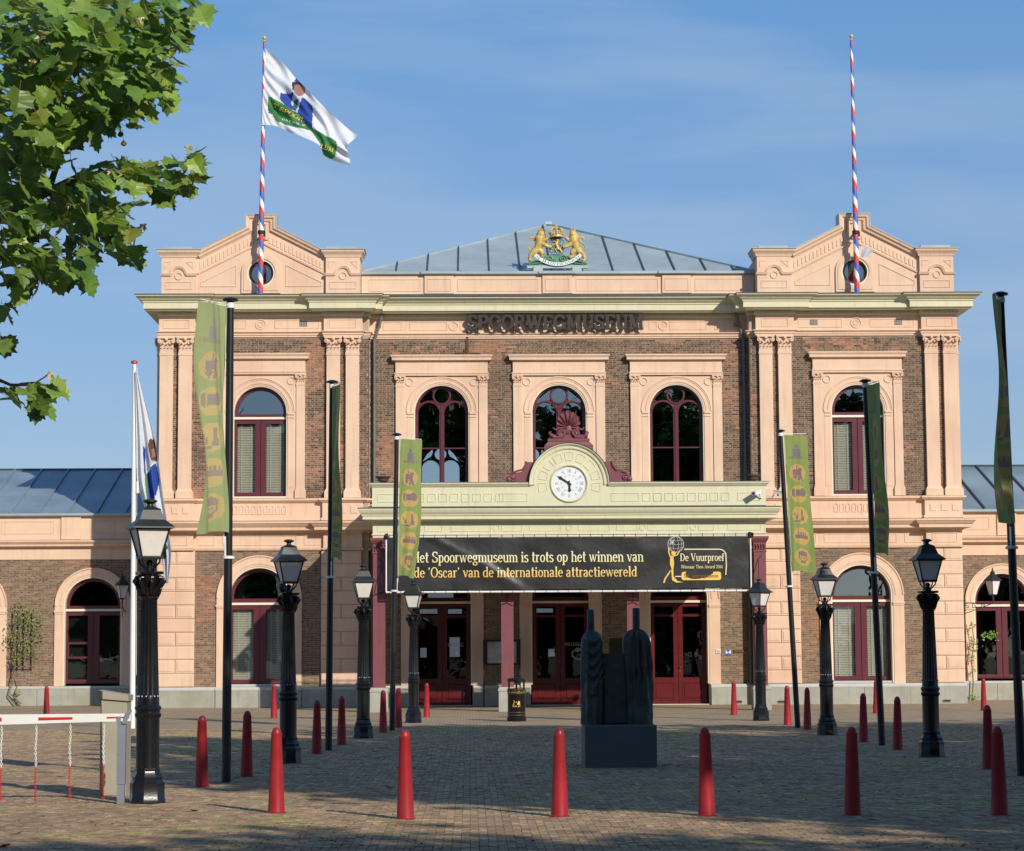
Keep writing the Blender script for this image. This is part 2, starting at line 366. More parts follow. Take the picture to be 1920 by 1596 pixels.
def arch_band(ro, ri, zb, zs, n=36):
    return [(-ro, zb)]+[(ro*cos(pi-pi*i/n), zs+ro*sin(pi*i/n)) for i in range(n+1)]+[(ro, zb), (ri, zb)]+[(ri*cos(pi*i/n), zs+ri*sin(pi*i/n)) for i in range(n+1)]+[(-ri, zb)]
# ------------------------------------------------------------------ a small stroke alphabet with serifs (modern-face weights)
TK, TN = 0.15, 0.055
def _V(x, y0, y1, sb=1, st=1, w=TK):
    r = [('L', x, y0, x, y1, w)]
    if sb: r.append(('S', x+(0.04 if sb == 2 else 0), y0+TN/2, 0.15 if sb == 1 else 0.09 if sb == 2 else sb))
    if st: r.append(('S', x if st == 1 else x-0.05, y1-TN/2, 0.15 if st == 1 else 0.10))
    return r
def _A(cx, cy, rx, ry, a0=0, a1=360): return [('A', cx, cy, rx, ry, a0, a1)]
def _Ln(*a): return [('L', *a)]
GL = {
 'S': (0.72, _A(.36, .76, .24, .215, 20, 270)+_A(.36, .245, .26, .22, -160, 90)+_Ln(.60, .98, .60, .72, TN)+_Ln(.10, .02, .10, .3, TN)),
 'P': (0.76, _V(.18, 0, 1)+_A(.38, .72, .27, .26, -90, 90)+_Ln(.18, .97, .4, .97, TN)+_Ln(.18, .46, .4, .46, TN)),
 'O': (0.86, _A(.43, .5, .34, .48)),
 'R': (0.84, _V(.18, 0, 1)+_A(.38, .74, .25, .24, -90, 90)+_Ln(.18, .97, .4, .97, TN)+_Ln(.18, .5, .4, .5, TN)+_Ln(.42, .5, .68, .03, TK)+[('S', .7, .03, .1)]),
 'W': (1.16, _Ln(.14, 1, .36, 0, TK)+_Ln(.36, 0, .58, .95, TN)+_Ln(.54, 1, .78, 0, TK)+_Ln(.78, 0, 1.02, 1, TN)+[('S', .14, .97, .14), ('S', .56, .97, .12), ('S', 1.02, .97, .12)]),
 'E': (0.74, _V(.18, 0, 1)+_Ln(.18, .97, .64, .97, TN)+_Ln(.18, .5, .5, .5, TN)+_Ln(.18, .03, .66, .03, TN)+_Ln(.64, 1, .64, .76, TN)+_Ln(.66, 0, .66, .25, TN)+_Ln(.5, .4, .5, .6, TN)),
 'G': (0.86, _A(.43, .5, .34, .48, 35, 325)+_V(.70, 0, .42, 0, 1)+_Ln(.70, .98, .70, .72, TN)),
 'M': (1.08, _V(.2, 0, 1, 1, 1, TN)+_Ln(.2, 1, .5, .08, TK)+_Ln(.5, .08, .84, 1, TN)+_V(.86, 0, 1)),
 'U': (0.88, _V(.2, .3, 1, 0)+_A(.44, .3, .24, .29, 180, 360)+_V(.70, .3, 1, 0, 1, TN)),
 'J': (0.5, _V(.32, .15, 1, 0)+_A(.17, .18, .16, .17, 180, 360)),
 'A': (0.88, _Ln(.42, 1, .12, 0, TN)+_Ln(.42, 1, .74, 0, TK)+_Ln(.22, .33, .63, .33, TN)+[('S', .12, .03, .13), ('S', .74, .03, .15)]),
 'I': (0.4, _V(.2, 0, 1)),
 'N': (0.92, _V(.2, 0, 1, 1, 1, TN)+_Ln(.18, 1, .72, 0, TK)+_V(.74, 0, 1, 0, 1, TN)),
 'T': (0.78, _V(.39, 0, 1, 1, 0)+_Ln(.08, .97, .7, .97, TN)+_Ln(.09, 1, .09, .74, TN)+_Ln(.69, 1, .69, .74, TN)),
 'D': (0.86, _V(.18, 0, 1)+_A(.36, .5, .38, .47, -90, 90)+_Ln(.18, .97, .38, .97, TN)+_Ln(.18, .03, .38, .03, TN)),
 'V': (0.84, _Ln(.14, 1, .44, 0, TK)+_Ln(.44, 0, .72, 1, TN)+[('S', .14, .97, .15), ('S', .72, .97, .12)]),
 'H': (0.92, _V(.2, 0, 1)+_V(.72, 0, 1)+_Ln(.2, .5, .72, .5, TN)),
 'L': (0.7, _V(.18, 0, 1)+_Ln(.18, .03, .62, .03, TN)+_Ln(.62, 0, .62, .28, TN)),
 'X': (0.84, _Ln(.12, 1, .72, 0, TK)+_Ln(.7, 1, .14, 0, TN)),
 'e': (0.58, _A(.29, .33, .21, .31, 0, 320)+_Ln(.1, .37, .5, .37, TN)),
 't': (0.44, _V(.2, .12, .92, 0, 0)+_Ln(.05, .65, .40, .65, TN)+_A(.30, .14, .10, .12, 180, 320)),
 'p': (0.66, _V(.16, -.3, .66, 1, 2)+_A(.35, .33, .20, .31, -130, 130)),
 'o': (0.62, _A(.31, .33, .22, .31)),
 'r': (0.5, _V(.16, 0, .66, 1, 2)+_A(.32, .44, .13, .2, 40, 150)),
 'w': (0.92, _Ln(.1, .66, .28, 0, .12)+_Ln(.28, 0, .45, .62, TN)+_Ln(.43, .66, .62, 0, .12)+_Ln(.62, 0, .8, .66, TN)+[('S', .1, .63, .1), ('S', .44, .63, .09), ('S', .8, .63, .09)]),
 'g': (0.62, _A(.28, .43, .18, .20)+_A(.29, -.12, .22, .15)+_Ln(.18, .2, .3, .06, TN)+_Ln(.4, .6, .56, .62, .08)),
 'm': (1.02, _V(.16, 0, .66, .12, 2, .13)+_A(.36, .4, .16, .23, 0, 120)+_V(.52, 0, .42, .12, 0, .13)+_A(.71, .4, .16, .23, 0, 120)+_V(.87, 0, .42, .12, 0, .13)),
 'u': (0.7, _V(.16, .2, .66, 0, 2, .13)+_A(.34, .2, .18, .19, 180, 330)+_V(.54, 0, .66, 2, 2, .13)),
 's': (0.52, _A(.25, .50, .16, .14, 20, 270)+_A(.25, .17, .18, .16, -160, 90)),
 'i': (0.36, _V(.18, 0, .66, 1, 2)+[('D', .17, .88, .09)]),
 'h': (0.7, _V(.16, 0, 1, .13, 2, .13)+_A(.36, .4, .18, .23, 0, 120)+_V(.54, 0, .42, .13, 0, .13)),
 'n': (0.7, _V(.16, 0, .66, .13, 2, .13)+_A(.36, .4, .18, .23, 0, 120)+_V(.54, 0, .42, .13, 0, .13)),
 'v': (0.62, _Ln(.1, .66, .32, 0, .13)+_Ln(.32, 0, .52, .66, TN)+[('S', .1, .63, .11), ('S', .52, .63, .1)]),
 'a': (0.6, _A(.25, .18, .16, .17, 60, 330)+_V(.42, .06, .45, 0, 0, .13)+_A(.26, .46, .17, .18, 0, 160)+_Ln(.28, .36, .42, .38, TN)+_Ln(.42, .05, .56, .05, TN)),
 'd': (0.68, _V(.5, 0, 1, 2, 2)+_A(.30, .33, .21, .31, 50, 310)),
 'l': (0.36, _V(.18, 0, 1, 1, 2)),
 'c': (0.56, _A(.29, .33, .21, .31, 45, 315)+[('D', .42, .5, .07)]),
 'f': (0.42, _V(.18, 0, .8, 1, 0)+_Ln(.05, .64, .38, .64, TN)+_A(.31, .82, .13, .16, 30, 180)),
 "'": (0.3, [('D', .14, .9, .08)]+_Ln(.16, .88, .1, .72, .05)),
 '0': (0.62, _A(.31, .48, .22, .46)), '1': (0.46, _V(.24, 0, .94, 1, 0)+_Ln(.1, .78, .24, .92, TN)),
 '2': (0.62, _A(.3, .68, .2, .24, 0, 160)+_Ln(.5, .68, .12, .05, .10)+_Ln(.1, .05, .54, .05, .09)),
 '3': (0.62, _A(.3, .7, .18, .22, -70, 150)+_A(.29, .25, .22, .23, -150, 80)),
 '4': (0.62, _V(.42, 0, .94, 1, 0)+_Ln(.42, .94, .06, .3, TN)+_Ln(.06, .3, .58, .3, TN)),
 '6': (0.62, _A(.31, .28, .2, .27)+_A(.40, .40, .30, .54, 100, 190)),
 '8': (0.62, _A(.3, .7, .17, .22)+_A(.3, .25, .21, .23)), '9': (0.62, _A(.3, .66, .2, .27)+_A(.2, .52, .30, .5, -70, 20)),
 '5': (0.62, _A(.28, .28, .22, .27, -150, 110)+_Ln(.14, .92, .14, .5, TN)+_Ln(.12, .9, .5, .9, .09)), '7': (0.62, _Ln(.1, .9, .54, .9, .1)+_Ln(.54, .9, .24, 0, .1)),
 ' ': (0.34, []), '-': (0.4, _Ln(.08, .35, .32, .35, .07)),
}
def glyph(mb, ch, x, z, sx, sz, fm, th=0.0, y0=0.0, kt=1.0, kn=1.0):
    """fm(a, b, y) puts a point; each stroke sits a hair higher than the one below; th = thickness of solid letters"""
    adv, prims = GL[ch]
    for k, p in enumerate(prims):
        y = y0 + 0.0008*k
        if p[0] == 'L':
            _, a, b, c, d, w = p; w *= kt if w > .08 else kn; t = Vector((c-a, d-b)); t.normalize(); n = Vector((-t.y, t.x))*w/2
            if abs(t.y) > 0.5 and abs(t.x) > 0.02: n = Vector((w/2, 0))
            q = [(a-n.x, b-n.y), (c-n.x, d-n.y), (c+n.x, d+n.y), (a+n.x, b+n.y)]; m = 4
            pts = []
            for i in range(m): pts += [(q[0][0]+(q[1][0]-q[0][0])*i/(m-1), q[0][1]+(q[1][1]-q[0][1])*i/(m-1))]
            pts2 = []
            for i in range(m): pts2 += [(q[3][0]+(q[2][0]-q[3][0])*i/(m-1), q[3][1]+(q[2][1]-q[3][1])*i/(m-1))]
        elif p[0] == 'S':
            _, a, b, hw = p; hn = TN/2*kn; pts = [(a-hw, b-hn), (a, b-hn), (a+hw, b-hn)]; pts2 = [(a-hw, b+hn), (a, b+hn), (a+hw, b+hn)]
        elif p[0] == 'D':
            _, a, b, r = p; pts = [(a+r*cos(pi+pi*i/6), b+r*sin(pi+pi*i/6)) for i in range(7)]; pts2 = [(a+r*cos(pi-pi*i/6), b+r*sin(pi-pi*i/6)) for i in range(7)]
        else:
            _, cx, cy, rx, ry, a0, a1 = p; m = max(5, int(abs(a1-a0)/18)); pts = []; pts2 = []
            for i in range(m+1):
                a = radians(a0+(a1-a0)*i/m); w = TN*kn+(TK*0.92*kt-TN*kn)*abs(cos(a))**1.3
                pts.append((cx+(rx-w/2)*cos(a), cy+(ry-w/2)*sin(a))); pts2.append((cx+(rx+w/2)*cos(a), cy+(ry+w/2)*sin(a)))
        m = len(pts); A = [(x+a*sx, z+b*sz) for a, b in pts]; B = [(x+a*sx, z+b*sz) for a, b in pts2]
        V = [fm(a, b, y) for a, b in A] + [fm(a, b, y) for a, b in B]
        Fc = [(i, i+1, m+i+1, m+i) for i in range(m-1)]
        if th:
            V += [fm(a, b, y-th) for a, b in A] + [fm(a, b, y-th) for a, b in B]; o = 2*m
            Fc += [(o+i, o+m+i, o+m+i+1, o+i+1) for i in range(m-1)]
            Fc += [(i, o+i, o+i+1, i+1) for i in range(m-1)] + [(m+i, m+i+1, o+m+i+1, o+m+i) for i in range(m-1)]
            Fc += [(0, m, o+m, o), (m-1, o+m-1, o+2*m-1, 2*m-1)]
        mb.add(V, Fc)
    return adv
def text_width(t, sx, gap=0.0): return sum(GL[c][0]+gap for c in t)*sx
def write(mb, t, x, z, sx, sz, fm, th=0.0, y0=0.0, gap=0.0, width=None, kt=1.0, kn=1.0):
    if width: sx = width/text_width(t, 1, gap)
    for c in t: x += (glyph(mb, c, x, z, sx, sz, fm, th, y0, kt, kn)+gap)*sx
    return x
# ================================================================== large structure
def mirror_path(p): return p + [(-x, y) for x, y in reversed(p)]
# ---------------------------------------------------------------- the main building
B = thing('museum_building', 'large salmon and brown brick museum front with two gabled towers and tall arched windows', 'building')
S, CR = M['stucco'], M['cream']
WALL = mirror_path([(-12.62, 9), (-12.62, -0.0), (-12.62, -0.14), (-11.55, -0.14), (-11.55, 0), (-7.42, 0), (-7.42, -0.14), (-6.27, -0.14), (-6.27, 0.07), (-6.06, 0.07), (-6.06, 0.5)])
WALL = [p for i, p in enumerate(WALL) if i == 0 or p != WALL[i-1]]
WALL.remove((-12.62, -0.0)); WALL.remove((12.62, -0.0))
TX = 9.46; CX = 3.74
UW = dict(half=0.86, zb=6.53, zs=9.25); LW = dict(half=0.98, zb=0.64, zs=3.42); CW = dict(half=0.885, zb=6.53, zs=9.3); DW = dict(half=0.95, zb=0.0, zs=3.35)
A_ = lambda cx, d, grow=0.0: arch(cx, d['half']+grow, d['zb'], d['zs'])
for sx in (-1, 1):
    x0, x1 = sorted((sx*12.6, sx*6.05))
    mb = MB(); mb.slab(rect(x0, x1, 5.2, 12.95), [A_(sx*TX, UW, .02)], 0.0, 0.35); mb.obj('wall', M['mortar'], B)
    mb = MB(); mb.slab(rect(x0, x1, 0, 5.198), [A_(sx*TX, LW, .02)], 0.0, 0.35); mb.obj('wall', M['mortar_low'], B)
    mb = MB(); a, b = sorted((sx*6.06, sx*6.4)); mb.box(a, b, 0.351, 0.84, 0, 12.95); mb.box(*sorted((sx*12.6, sx*12.25)), 0.351, 18, 0, 12.95); mb.obj('side_wall', M['mortar'], B)
mb = MB(); mb.slab(rect(-6.05, 6.05, 5.2, 12.95), [A_(x, CW, .02) for x in (-CX, 0, CX)], 0.5, 0.85); mb.obj('wall', M['mortar'], B)
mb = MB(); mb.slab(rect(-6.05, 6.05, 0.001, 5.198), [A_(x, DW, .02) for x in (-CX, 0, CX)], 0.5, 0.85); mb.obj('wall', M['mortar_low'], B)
# rear of the hall, with the openings one sees daylight through
def px_rect(x0, x1, y0, y1, Y):
    a, b = at(x0, y1, Y); c, d = at(x1, y0, Y); return rect(a, c, b, d)
RY = 18.0; holes = []
def rear_arch(px):
    cx, zt = at(px, 841, RY); l, _ = at(px-36, 880, RY); r, _ = at(px+36, 880, RY); hw = (r-l)/2; zb = at(px, 930, RY)[1]; zs = at(px, 877, RY)[1]
    return cx, zt, hw, zb, zs
for px in (826, 1000, 1180):
    cx, zt, hw, zb, zs = rear_arch(px); q = hw*0.46
    for s in (-1, 1): holes.append(arch(cx+s*hw*0.52, q, zb, zs-.05))
    r_ = hw*0.31; zc = zt-r_; holes.append(circle(cx, zc, r_, 20))
    for s in (-1, 1):
        holes.append([(cx+s*hw*.98, zs-.05+q*.75), (cx+s*hw*.50, zs+q*1.22), (cx+s*hw*.40, zc+.05), (cx+s*hw*.42, zc+r_*.9), (cx+s*hw*.7, zc+.02)])
for r in ((843, 862, 1195, 1232), (787, 820, 1142, 1151), (840, 866, 1142, 1151), (788, 800, 1215, 1233), (1000, 1037, 1141, 1149), (1028, 1040, 1217, 1231), (802, 850, 1112, 1121)):
    holes.append(px_rect(*r, RY))
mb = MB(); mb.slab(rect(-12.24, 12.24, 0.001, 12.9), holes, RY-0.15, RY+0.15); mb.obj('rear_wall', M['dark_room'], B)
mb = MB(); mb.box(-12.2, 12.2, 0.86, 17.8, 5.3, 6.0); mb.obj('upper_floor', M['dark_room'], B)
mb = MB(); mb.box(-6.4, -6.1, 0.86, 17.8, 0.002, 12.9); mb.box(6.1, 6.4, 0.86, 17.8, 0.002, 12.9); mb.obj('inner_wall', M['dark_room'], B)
mb = MB(); mb.box(-12.59, 12.59, 0.02, 18.14, 12.96, 13.03); mb.obj('flat_roof', M['zinc_dark'], B)

# ---- bricks: every brick is its own block, joints recessed
BC = [(0.135, 0.082, 0.050), (0.095, 0.060, 0.040), (0.165, 0.102, 0.060), (0.19, 0.12, 0.07), (0.085, 0.055, 0.040), (0.145, 0.09, 0.056), (0.215, 0.118, 0.066), (0.17, 0.105, 0.058)]
BCL = [(.235, .145, .09), (.275, .17, .10), (.19, .125, .08), (.155, .105, .072), (.25, .175, .115), (.21, .12, .075)]
ORANGE = [(0.36, 0.165, 0.085), (0.31, 0.14, 0.075), (0.27, 0.13, 0.08)]
def brick_col(x, z, warm=0.0):
    n = noise.noise(Vector((x*0.55, z*0.45, 3.1))) + 0.5*noise.noise(Vector((x*1.7, z*1.3, 9.1)))
    for a, b, r, s in ((-2.0, 11.3, .75, .45), (-5.5, 10.2, .55, 1.3), (3.4, 11.5, .8, .25), (5.6, 10.6, .6, 1.2), (-7.7, 11.0, .5, .8), (9.2, 11.4, .6, .25), (-5.6, 7.6, .4, .8), (7.7, 7.5, .3, .5)):
        n += .55*math.exp(-((x-a)/r)**2-((z-b)/s)**2)
    if z < 5: c = random.choice(ORANGE if n+random.uniform(-.25, .25) > .45-warm else BCL)
    elif n + random.uniform(-.25, .25) > 0.42-warm: c = random.choice(ORANGE)
    else: c = random.choice(BC)
    k = random.uniform(0.75, 1.2); return tuple(q*k for q in c)
def laid(x0, x1, z0, z1, y, skips, pitch=0.0625, warm=0.0, jx=0.0135, prong=0.007):
    """bricks course by course between x0 and x1, leaving out the intervals skips(z) gives; returns (x0, x1, z0, z1, y)"""
    res = []; n = int((z1-z0)/pitch)
    for c in range(n):
        zb = z0+c*pitch; zt = zb+pitch-jx; free = [(x0, x1)]
        for a, b in skips(zb+pitch/2):
            nf = []
            for p, q in free:
                if b <= p or a >= q: nf.append((p, q)); continue
                if a > p: nf.append((p, a))
                if b < q: nf.append((b, q))
            free = nf
        off = (0.0, 0.1625, 0.055, 0.1625)[c % 4]; L = (0.215, 0.105)[c % 2] if warm < 0.5 else 0.215
        x = math.floor(x0/(L+jx))*(L+jx) - off
        while x < x1:
            a, b = x, x+L
            if L > .2 and random.random() < .22: b = x+0.105
            for p, q in free:
                s, e = max(a, p), min(b, q)
                if e-s > 0.03: res.append((s, e, zb, zt, y-prong+random.uniform(-.003, .003)))
            x = b+jx
    return res
def brick_mesh(mb, r, col, depth=0.012):
    x0, x1, z0, z1, y = r; mb.cur = col
    mb.add([(x0, y, z0), (x1, y, z0), (x1, y, z1), (x0, y, z1), (x0, y+depth, z0), (x1, y+depth, z0), (x1, y+depth, z1), (x0, y+depth, z1)],
           [(0, 1, 2, 3), (0, 4, 5, 1), (1, 5, 6, 2), (2, 6, 7, 3), (3, 7, 4, 0)])
def sk_rect(*rs): return lambda z: [(a, b) for a, b, c, d in rs if c <= z <= d]
def sk_arch(cx, half, zs, zb=0):
    def f(z):
        if z < zs: return [(cx-half, cx+half)]
        d = half*half-(z-zs)**2
        return [(cx-sqrt(d), cx+sqrt(d))] if d > 0 else []
    return f
allb = []
for sx in (-1, 1):
    a, b = sorted((sx*12.5, sx*6.055))
    allb += laid(a, b, 6.55, 11.65, 0.0, sk_rect((sx*TX-1.42, sx*TX+1.42, 0, 11.1)))
    a, b = sorted((sx*11.47, sx*7.52))
    allb += laid(a, b, 0.66, 4.9, 0.0, sk_arch(sx*TX, 1.30, LW['zs']), pitch=0.058, warm=0.12)
cen = laid(-6.02, 6.02, 6.55, 11.65, 0.5, lambda z: [(x-1.45, x+1.45) for x in (-CX, 0, CX)] if z < 11.1 else [])
def dsk(z): return [i for x in (-CX, 0, CX) for i in sk_arch(x, 1.30, DW['zs'])(z)]
allb += laid(-6.02, 6.02, 0.66, 4.9, 0.5, dsk, pitch=0.058, warm=0.28)
# the bricks of the middle wall above the windows stand singly; the rest of the masonry is one mass
singles = [r for r in cen if r[2] > 11.14 and abs(r[1]-r[0]-.215) < .002 and abs((r[0]+r[1])/2) < 5.4][:290]
ss = set(singles); allb += [r for r in cen if r not in ss]
mb = MB()
for sx in (-1, 1):
    for r in laid(-.005, .50, 6.55, 11.65, 0, lambda z: []):
        q = MB(); brick_mesh(q, r, brick_col(r[0]*9, r[2]), .012); mb.cur = q.c[0]; mb.add([(sx*(-y-0+6.05) if 0 else sx*(6.05-y), x, z) for x, y, z in q.v], q.f)
for r in allb: brick_mesh(mb, r, brick_col((r[0]+r[1])/2, r[2], 0.1 if r[2] < 5 else 0))
mb.obj('brickwork', M['brick'], B, kind='stuff', fix=False)
vari = []
for c in BC+ORANGE:
    mb = MB(); brick_mesh(mb, (-.1075, .1075, -.0257, .0257, 0), c, .012); vari.append((c, mb.mesh('brick', M['brick'], fix=False)))
for r in singles:
    c = brick_col((r[0]+r[1])/2, r[2]); k = min(range(len(vari)), key=lambda i: sum((vari[i][0][j]-c[j])**2 for j in range(3)))
    link('brick', vari[k][1], B, ((r[0]+r[1])/2, r[4], (r[2]+r[3])/2))

# ---- running mouldings (plan sweeps that break forward over the pilasters)
def band(name, prof, m, path=WALL, parent=B): mb = MB(); mb.sweep(path, prof, PLAN); return mb.obj(name, m, parent)
band('architrave_moulding', [(0, 11.65), (.05, 11.65), (.05, 11.71), (.075, 11.71), (.075, 11.76), (.13, 11.80), (.13, 11.825), (0, 11.83)], S)
band('frieze', [(0, 11.832), (.035, 11.832), (.035, 12.30), (0, 12.30)], S)
band('bed_moulding', [(0, 12.302), (.06, 12.302), (.09, 12.34), (.09, 12.44), (0, 12.44)], CR)
band('main_cornice', [(0, 12.442), (.40, 12.442), (.40, 12.47), (.47, 12.49), (.47, 12.68), (.50, 12.685), (.50, 12.72), (.55, 12.75), (.61, 12.82), (.68, 12.86), (.70, 12.865), (.70, 12.90), (0, 12.98)], CR)
band('cornice_flashing', [(0, 12.99), (.715, 12.902), (.725, 12.902), (.725, 12.925), (.3, 12.97), (0, 13.02)], M['zinc_dark'])
mb = MB(); q = WALL
for i in range(len(q)-1):
    (ax, ay), (bx, by) = q[i], q[i+1]
    if ay == by and bx > ax:
        x = ax+0.05
        while x < bx-.03: mb.box(x, x+.05, ay-.125, ay-.091, 12.345, 12.425); x += .092
mb.obj('dentil_course', CR, B, kind='stuff')
band('string_moulding', [(0, 4.90), (.05, 4.90), (.07, 4.94), (.07, 4.96), (0, 4.97)], S)
band('lower_frieze', [(0, 4.972), (.03, 4.972), (.03, 5.44), (0, 5.44)], S)
band('lower_cornice', [(0, 5.442), (.06, 5.442), (.10, 5.50), (.30, 5.52), (.30, 5.62), (.33, 5.63), (.40, 5.72), (.42, 5.73), (.42, 5.765), (0, 5.83)], S)
band('pedestal_band', [(0, 5.832), (.10, 5.832), (.10, 5.90), (.06, 5.93), (.06, 6.40), (0, 6.40)], S)
band('sill_ledge', [(0, 6.402), (.10, 6.402), (.14, 6.45), (.17, 6.46), (.17, 6.52), (0, 6.54)], S)

# ---- pilasters with leafy capitals
def capital_mb(w, h, d):
    """leafy capital, w = shaft width, built round x = 0 on the plane y = 0, from z = 0 to h"""
    mb = MB(); W2 = w/2
    mb.box(-W2, W2, -d, 0, 0, h*.9); mb.box(-W2*1.34, W2*1.34, -d*1.55, 0, h*.90, h); mb.box(-W2*1.05, W2*1.05, -d*1.12, 0, -.012, .03)
    for row, (z0, lh, cnt, o) in enumerate(((0.02, .42, 4, .05), (.22, .42, 3, .09))):
        for i in range(cnt):
            cx = (i-(cnt-1)/2)*w/cnt*1.05; lw = w/cnt*.46
            V = []
            for k in range(6):
                t = k/5; z = h*(z0+lh*t) - (h*.10*max(0, t-.75)*4); y = -d-o*w*(.25+t**2*1.5)-(.03 if k == 5 else 0); ww = lw*(1-.45*t**2)
                V += [(cx-ww, y+.012, z), (cx, y, z), (cx+ww, y+.012, z)]
            Fc = [(3*k+j, 3*k+j+1, 3*k+j+4, 3*k+j+3) for k in range(5) for j in range(2)]
            mb.add(V, Fc)
    for s in (-1, 1):
        mb.tube(spiral(s*W2*.95, h*.74, W2*.36, 1.4, pi/2, -s, 18, -d*1.42), .018*w/.42*1.2, 5)
        mb.ball((s*W2*.95, -d*1.35, h*.74), W2*.22, 8, 5)
    mb.ball((0, -d*1.5, h*.84), W2*.26, 8, 5); mb.ball((-W2*.45, -d*1.25, h*.62), W2*.2, 6, 4); mb.ball((W2*.45, -d*1.25, h*.62), W2*.2, 6, 4)
    return mb
cap_me = capital_mb(.42, .53, .14).mesh('capital', S, 40); cap_small = capital_mb(.27, .30, .09).mesh('capital', S, 40)
mb = MB(); mb.box(-.21, .21, -.14, 0, 6.84, 11.12); mb.box(-.225, .225, -.155, 0, 11.06, 11.12); mb.box(-.205, .205, -.134, .0, 6.8, 6.85)
shaft = mb.mesh('shaft', S)
mb = MB(); mb.box(-.27, .27, -.20, 0, 6.541, 6.74); mb.sweep([(-.26, 0), (-.26, -.19), (.26, -.19), (.26, 0)], [(0, 6.742), (0, 6.75), (-.045, 6.83), (-.045, 6.84), (-.2, 6.84), (-.2, 6.742)], PLAN)
pbase = mb.mesh('pilaster_base', S)
for x in (-12.415, -11.82, -7.155, -6.55, 6.55, 7.155, 11.82, 12.415):
    p = part('pilaster', B, (x, 0, 0)); link('shaft', shaft, p); link('capital', cap_me, p, (0, 0, 11.12)); link('base', pbase, p)
for sx in (-1, 1):                                                     # side pilaster on the outer return
    p = part('pilaster', B, (sx*12.6, .35, 0), rz=-sx*pi/2 if sx > 0 else pi/2)
    p.rotation_euler = (0, 0, pi/2 if sx > 0 else -pi/2)
    link('shaft', shaft, p); link('capital', cap_me, p, (0, 0, 11.12)); link('base', pbase, p)

# ---- quoins
def quoin(w):
    mb = MB(); mb.chamfer(-w/2, w/2, 0, -.125, 0, .418, .02)
    if w < .7: mb.chamfer(-w/2+.055, w/2-.055, -.124, -.14, .06, .358, .012)
    else: mb.chamfer(-w/2+.03, w/2-.03, -.124, -.132, .03, .388, .006)
    return mb.mesh('quoin_block', S)
for sx in (-1, 1):
    for (a, b) in ((11.47, 12.66), (6.26, 7.52)):
        a, b = sorted((sx*a, sx*b)); w = b-a
        mf, mh = quoin(w-.006), quoin(w/2-.010)
        for r in range(10):
            z = .655+r*.4245
            if r % 2 == 0: link('quoin_block', mf, B, ((a+b)/2, 0, z))
            else:
                for k in (.25, .75): link('quoin_block', mh, B, (a+w*k, 0, z))
# ---- plinth stones and coping
def plinth(x0, x1, y, n):
    st = (x1-x0)/n
    for i in range(n):
        mb = MB(); mb.chamfer(x0+i*st+.004, x0+(i+1)*st-.004, y, y-.16, .0, .54, .008); mb.obj('plinth_stone', M['stone'], B)
    mb = MB(); mb.add([(x0, y, .542), (x1, y, .542), (x1, y-.165, .542), (x0, y-.165, .542), (x0, y-.165, .59), (x1, y-.165, .59), (x1, y-.125, .645), (x0, y-.125, .645), (x0, y, .65), (x1, y, .65)],
                      [(3, 2, 5, 4), (4, 5, 6, 7), (7, 6, 9, 8), (0, 3, 4, 7, 8), (1, 9, 6, 5, 2), (0, 1, 2, 3)]); mb.obj('plinth_coping', M['stone_pale'], B)
for sx in (-1, 1):
    for a, b, n, y in ((12.70, 10.80, 1, 0), (10.80, 8.12, 2, -.04), (8.12, 6.2, 1, 0)):
        a, b = sorted((sx*a, sx*b)); plinth(a, b, y, n)
for a, b in ((-6.04, -CX-.98), (-CX+.98, -.98), (.98, CX-.98), (CX+.98, 6.04)): plinth(a, b, .5, 1 if b-a > 1.5 else 1)

# ---- frieze panels, vents, medallions
def ringp(mb, cx, cz, r, y, t=.02, w=.03): mb.slab(circle(cx, cz, r), [circle(cx, cz, r-w)], y-t, y)
def frame_line(mb, x0, x1, z0, z1, y, t=.014, w=.022): mb.slab(rect(x0, x1, z0, z1), [rect(x0+w, x1-w, z0+w, z1-w)], y-t, y)
for sx in (-1, 1):
    mb = MB()
    for a, b in ((-2.0, -.55), (.55, 2.0)): frame_line(mb, sx*TX+a*.9-.05, sx*TX+b*.9+.05, 11.92, 12.2, -.036)
    ringp(mb, sx*TX, 12.06, .17, -.036); ringp(mb, sx*TX, 12.06, .10, -.036, .012)
    for px in (12.1, 6.85): frame_line(mb, sx*px-.42, sx*px+.42, 11.92, 12.2, -.176)
    for px in (12.1, 6.85): frame_line(mb, sx*px-.40, sx*px+.40, 5.06, 5.36, -.171)
    frame_line(mb, sx*TX-1.15, sx*TX+1.15, 5.06, 5.36, -.031); frame_line(mb, sx*TX-1.95, sx*TX-1.4, 5.06, 5.36, -.031); frame_line(mb, sx*TX+1.4, sx*TX+1.95, 5.06, 5.36, -.031)
    each(mb, 'frieze_panel', S, B)
    for k in range(9):                                                 # small arched niches under the upper window
        mb = MB(); cx = sx*TX+(k-4)*.165*1.15
        mb.slab(arch(cx, .07, 6.03, 6.24, 10), [arch(cx, .048, 6.052, 6.24, 10)], -.078, -.061); mb.obj('niche', S, B)
    for px in (12.45, 12.1, 11.75, 7.2, 6.85, 6.5):
        mb = MB(); mb.chamfer(sx*px-.11, sx*px+.11, -.2, -.222, 6.04, 6.28, .02); mb.obj('pedestal_block', S, B)
    mb = MB()
    for cx in (sx*TX-1.35, sx*TX+1.35):
        for i in range(5): mb.box(cx-.12+i*.05, cx-.09+i*.05, -.04, -.036, 12.0, 12.16)
        for i in range(4): mb.box(cx-.13, cx+.13, -.0445, -.0405, 11.99+i*.05, 12.005+i*.05)
    mb.obj('air_grille', M['pipe'], B)
mb = MB()
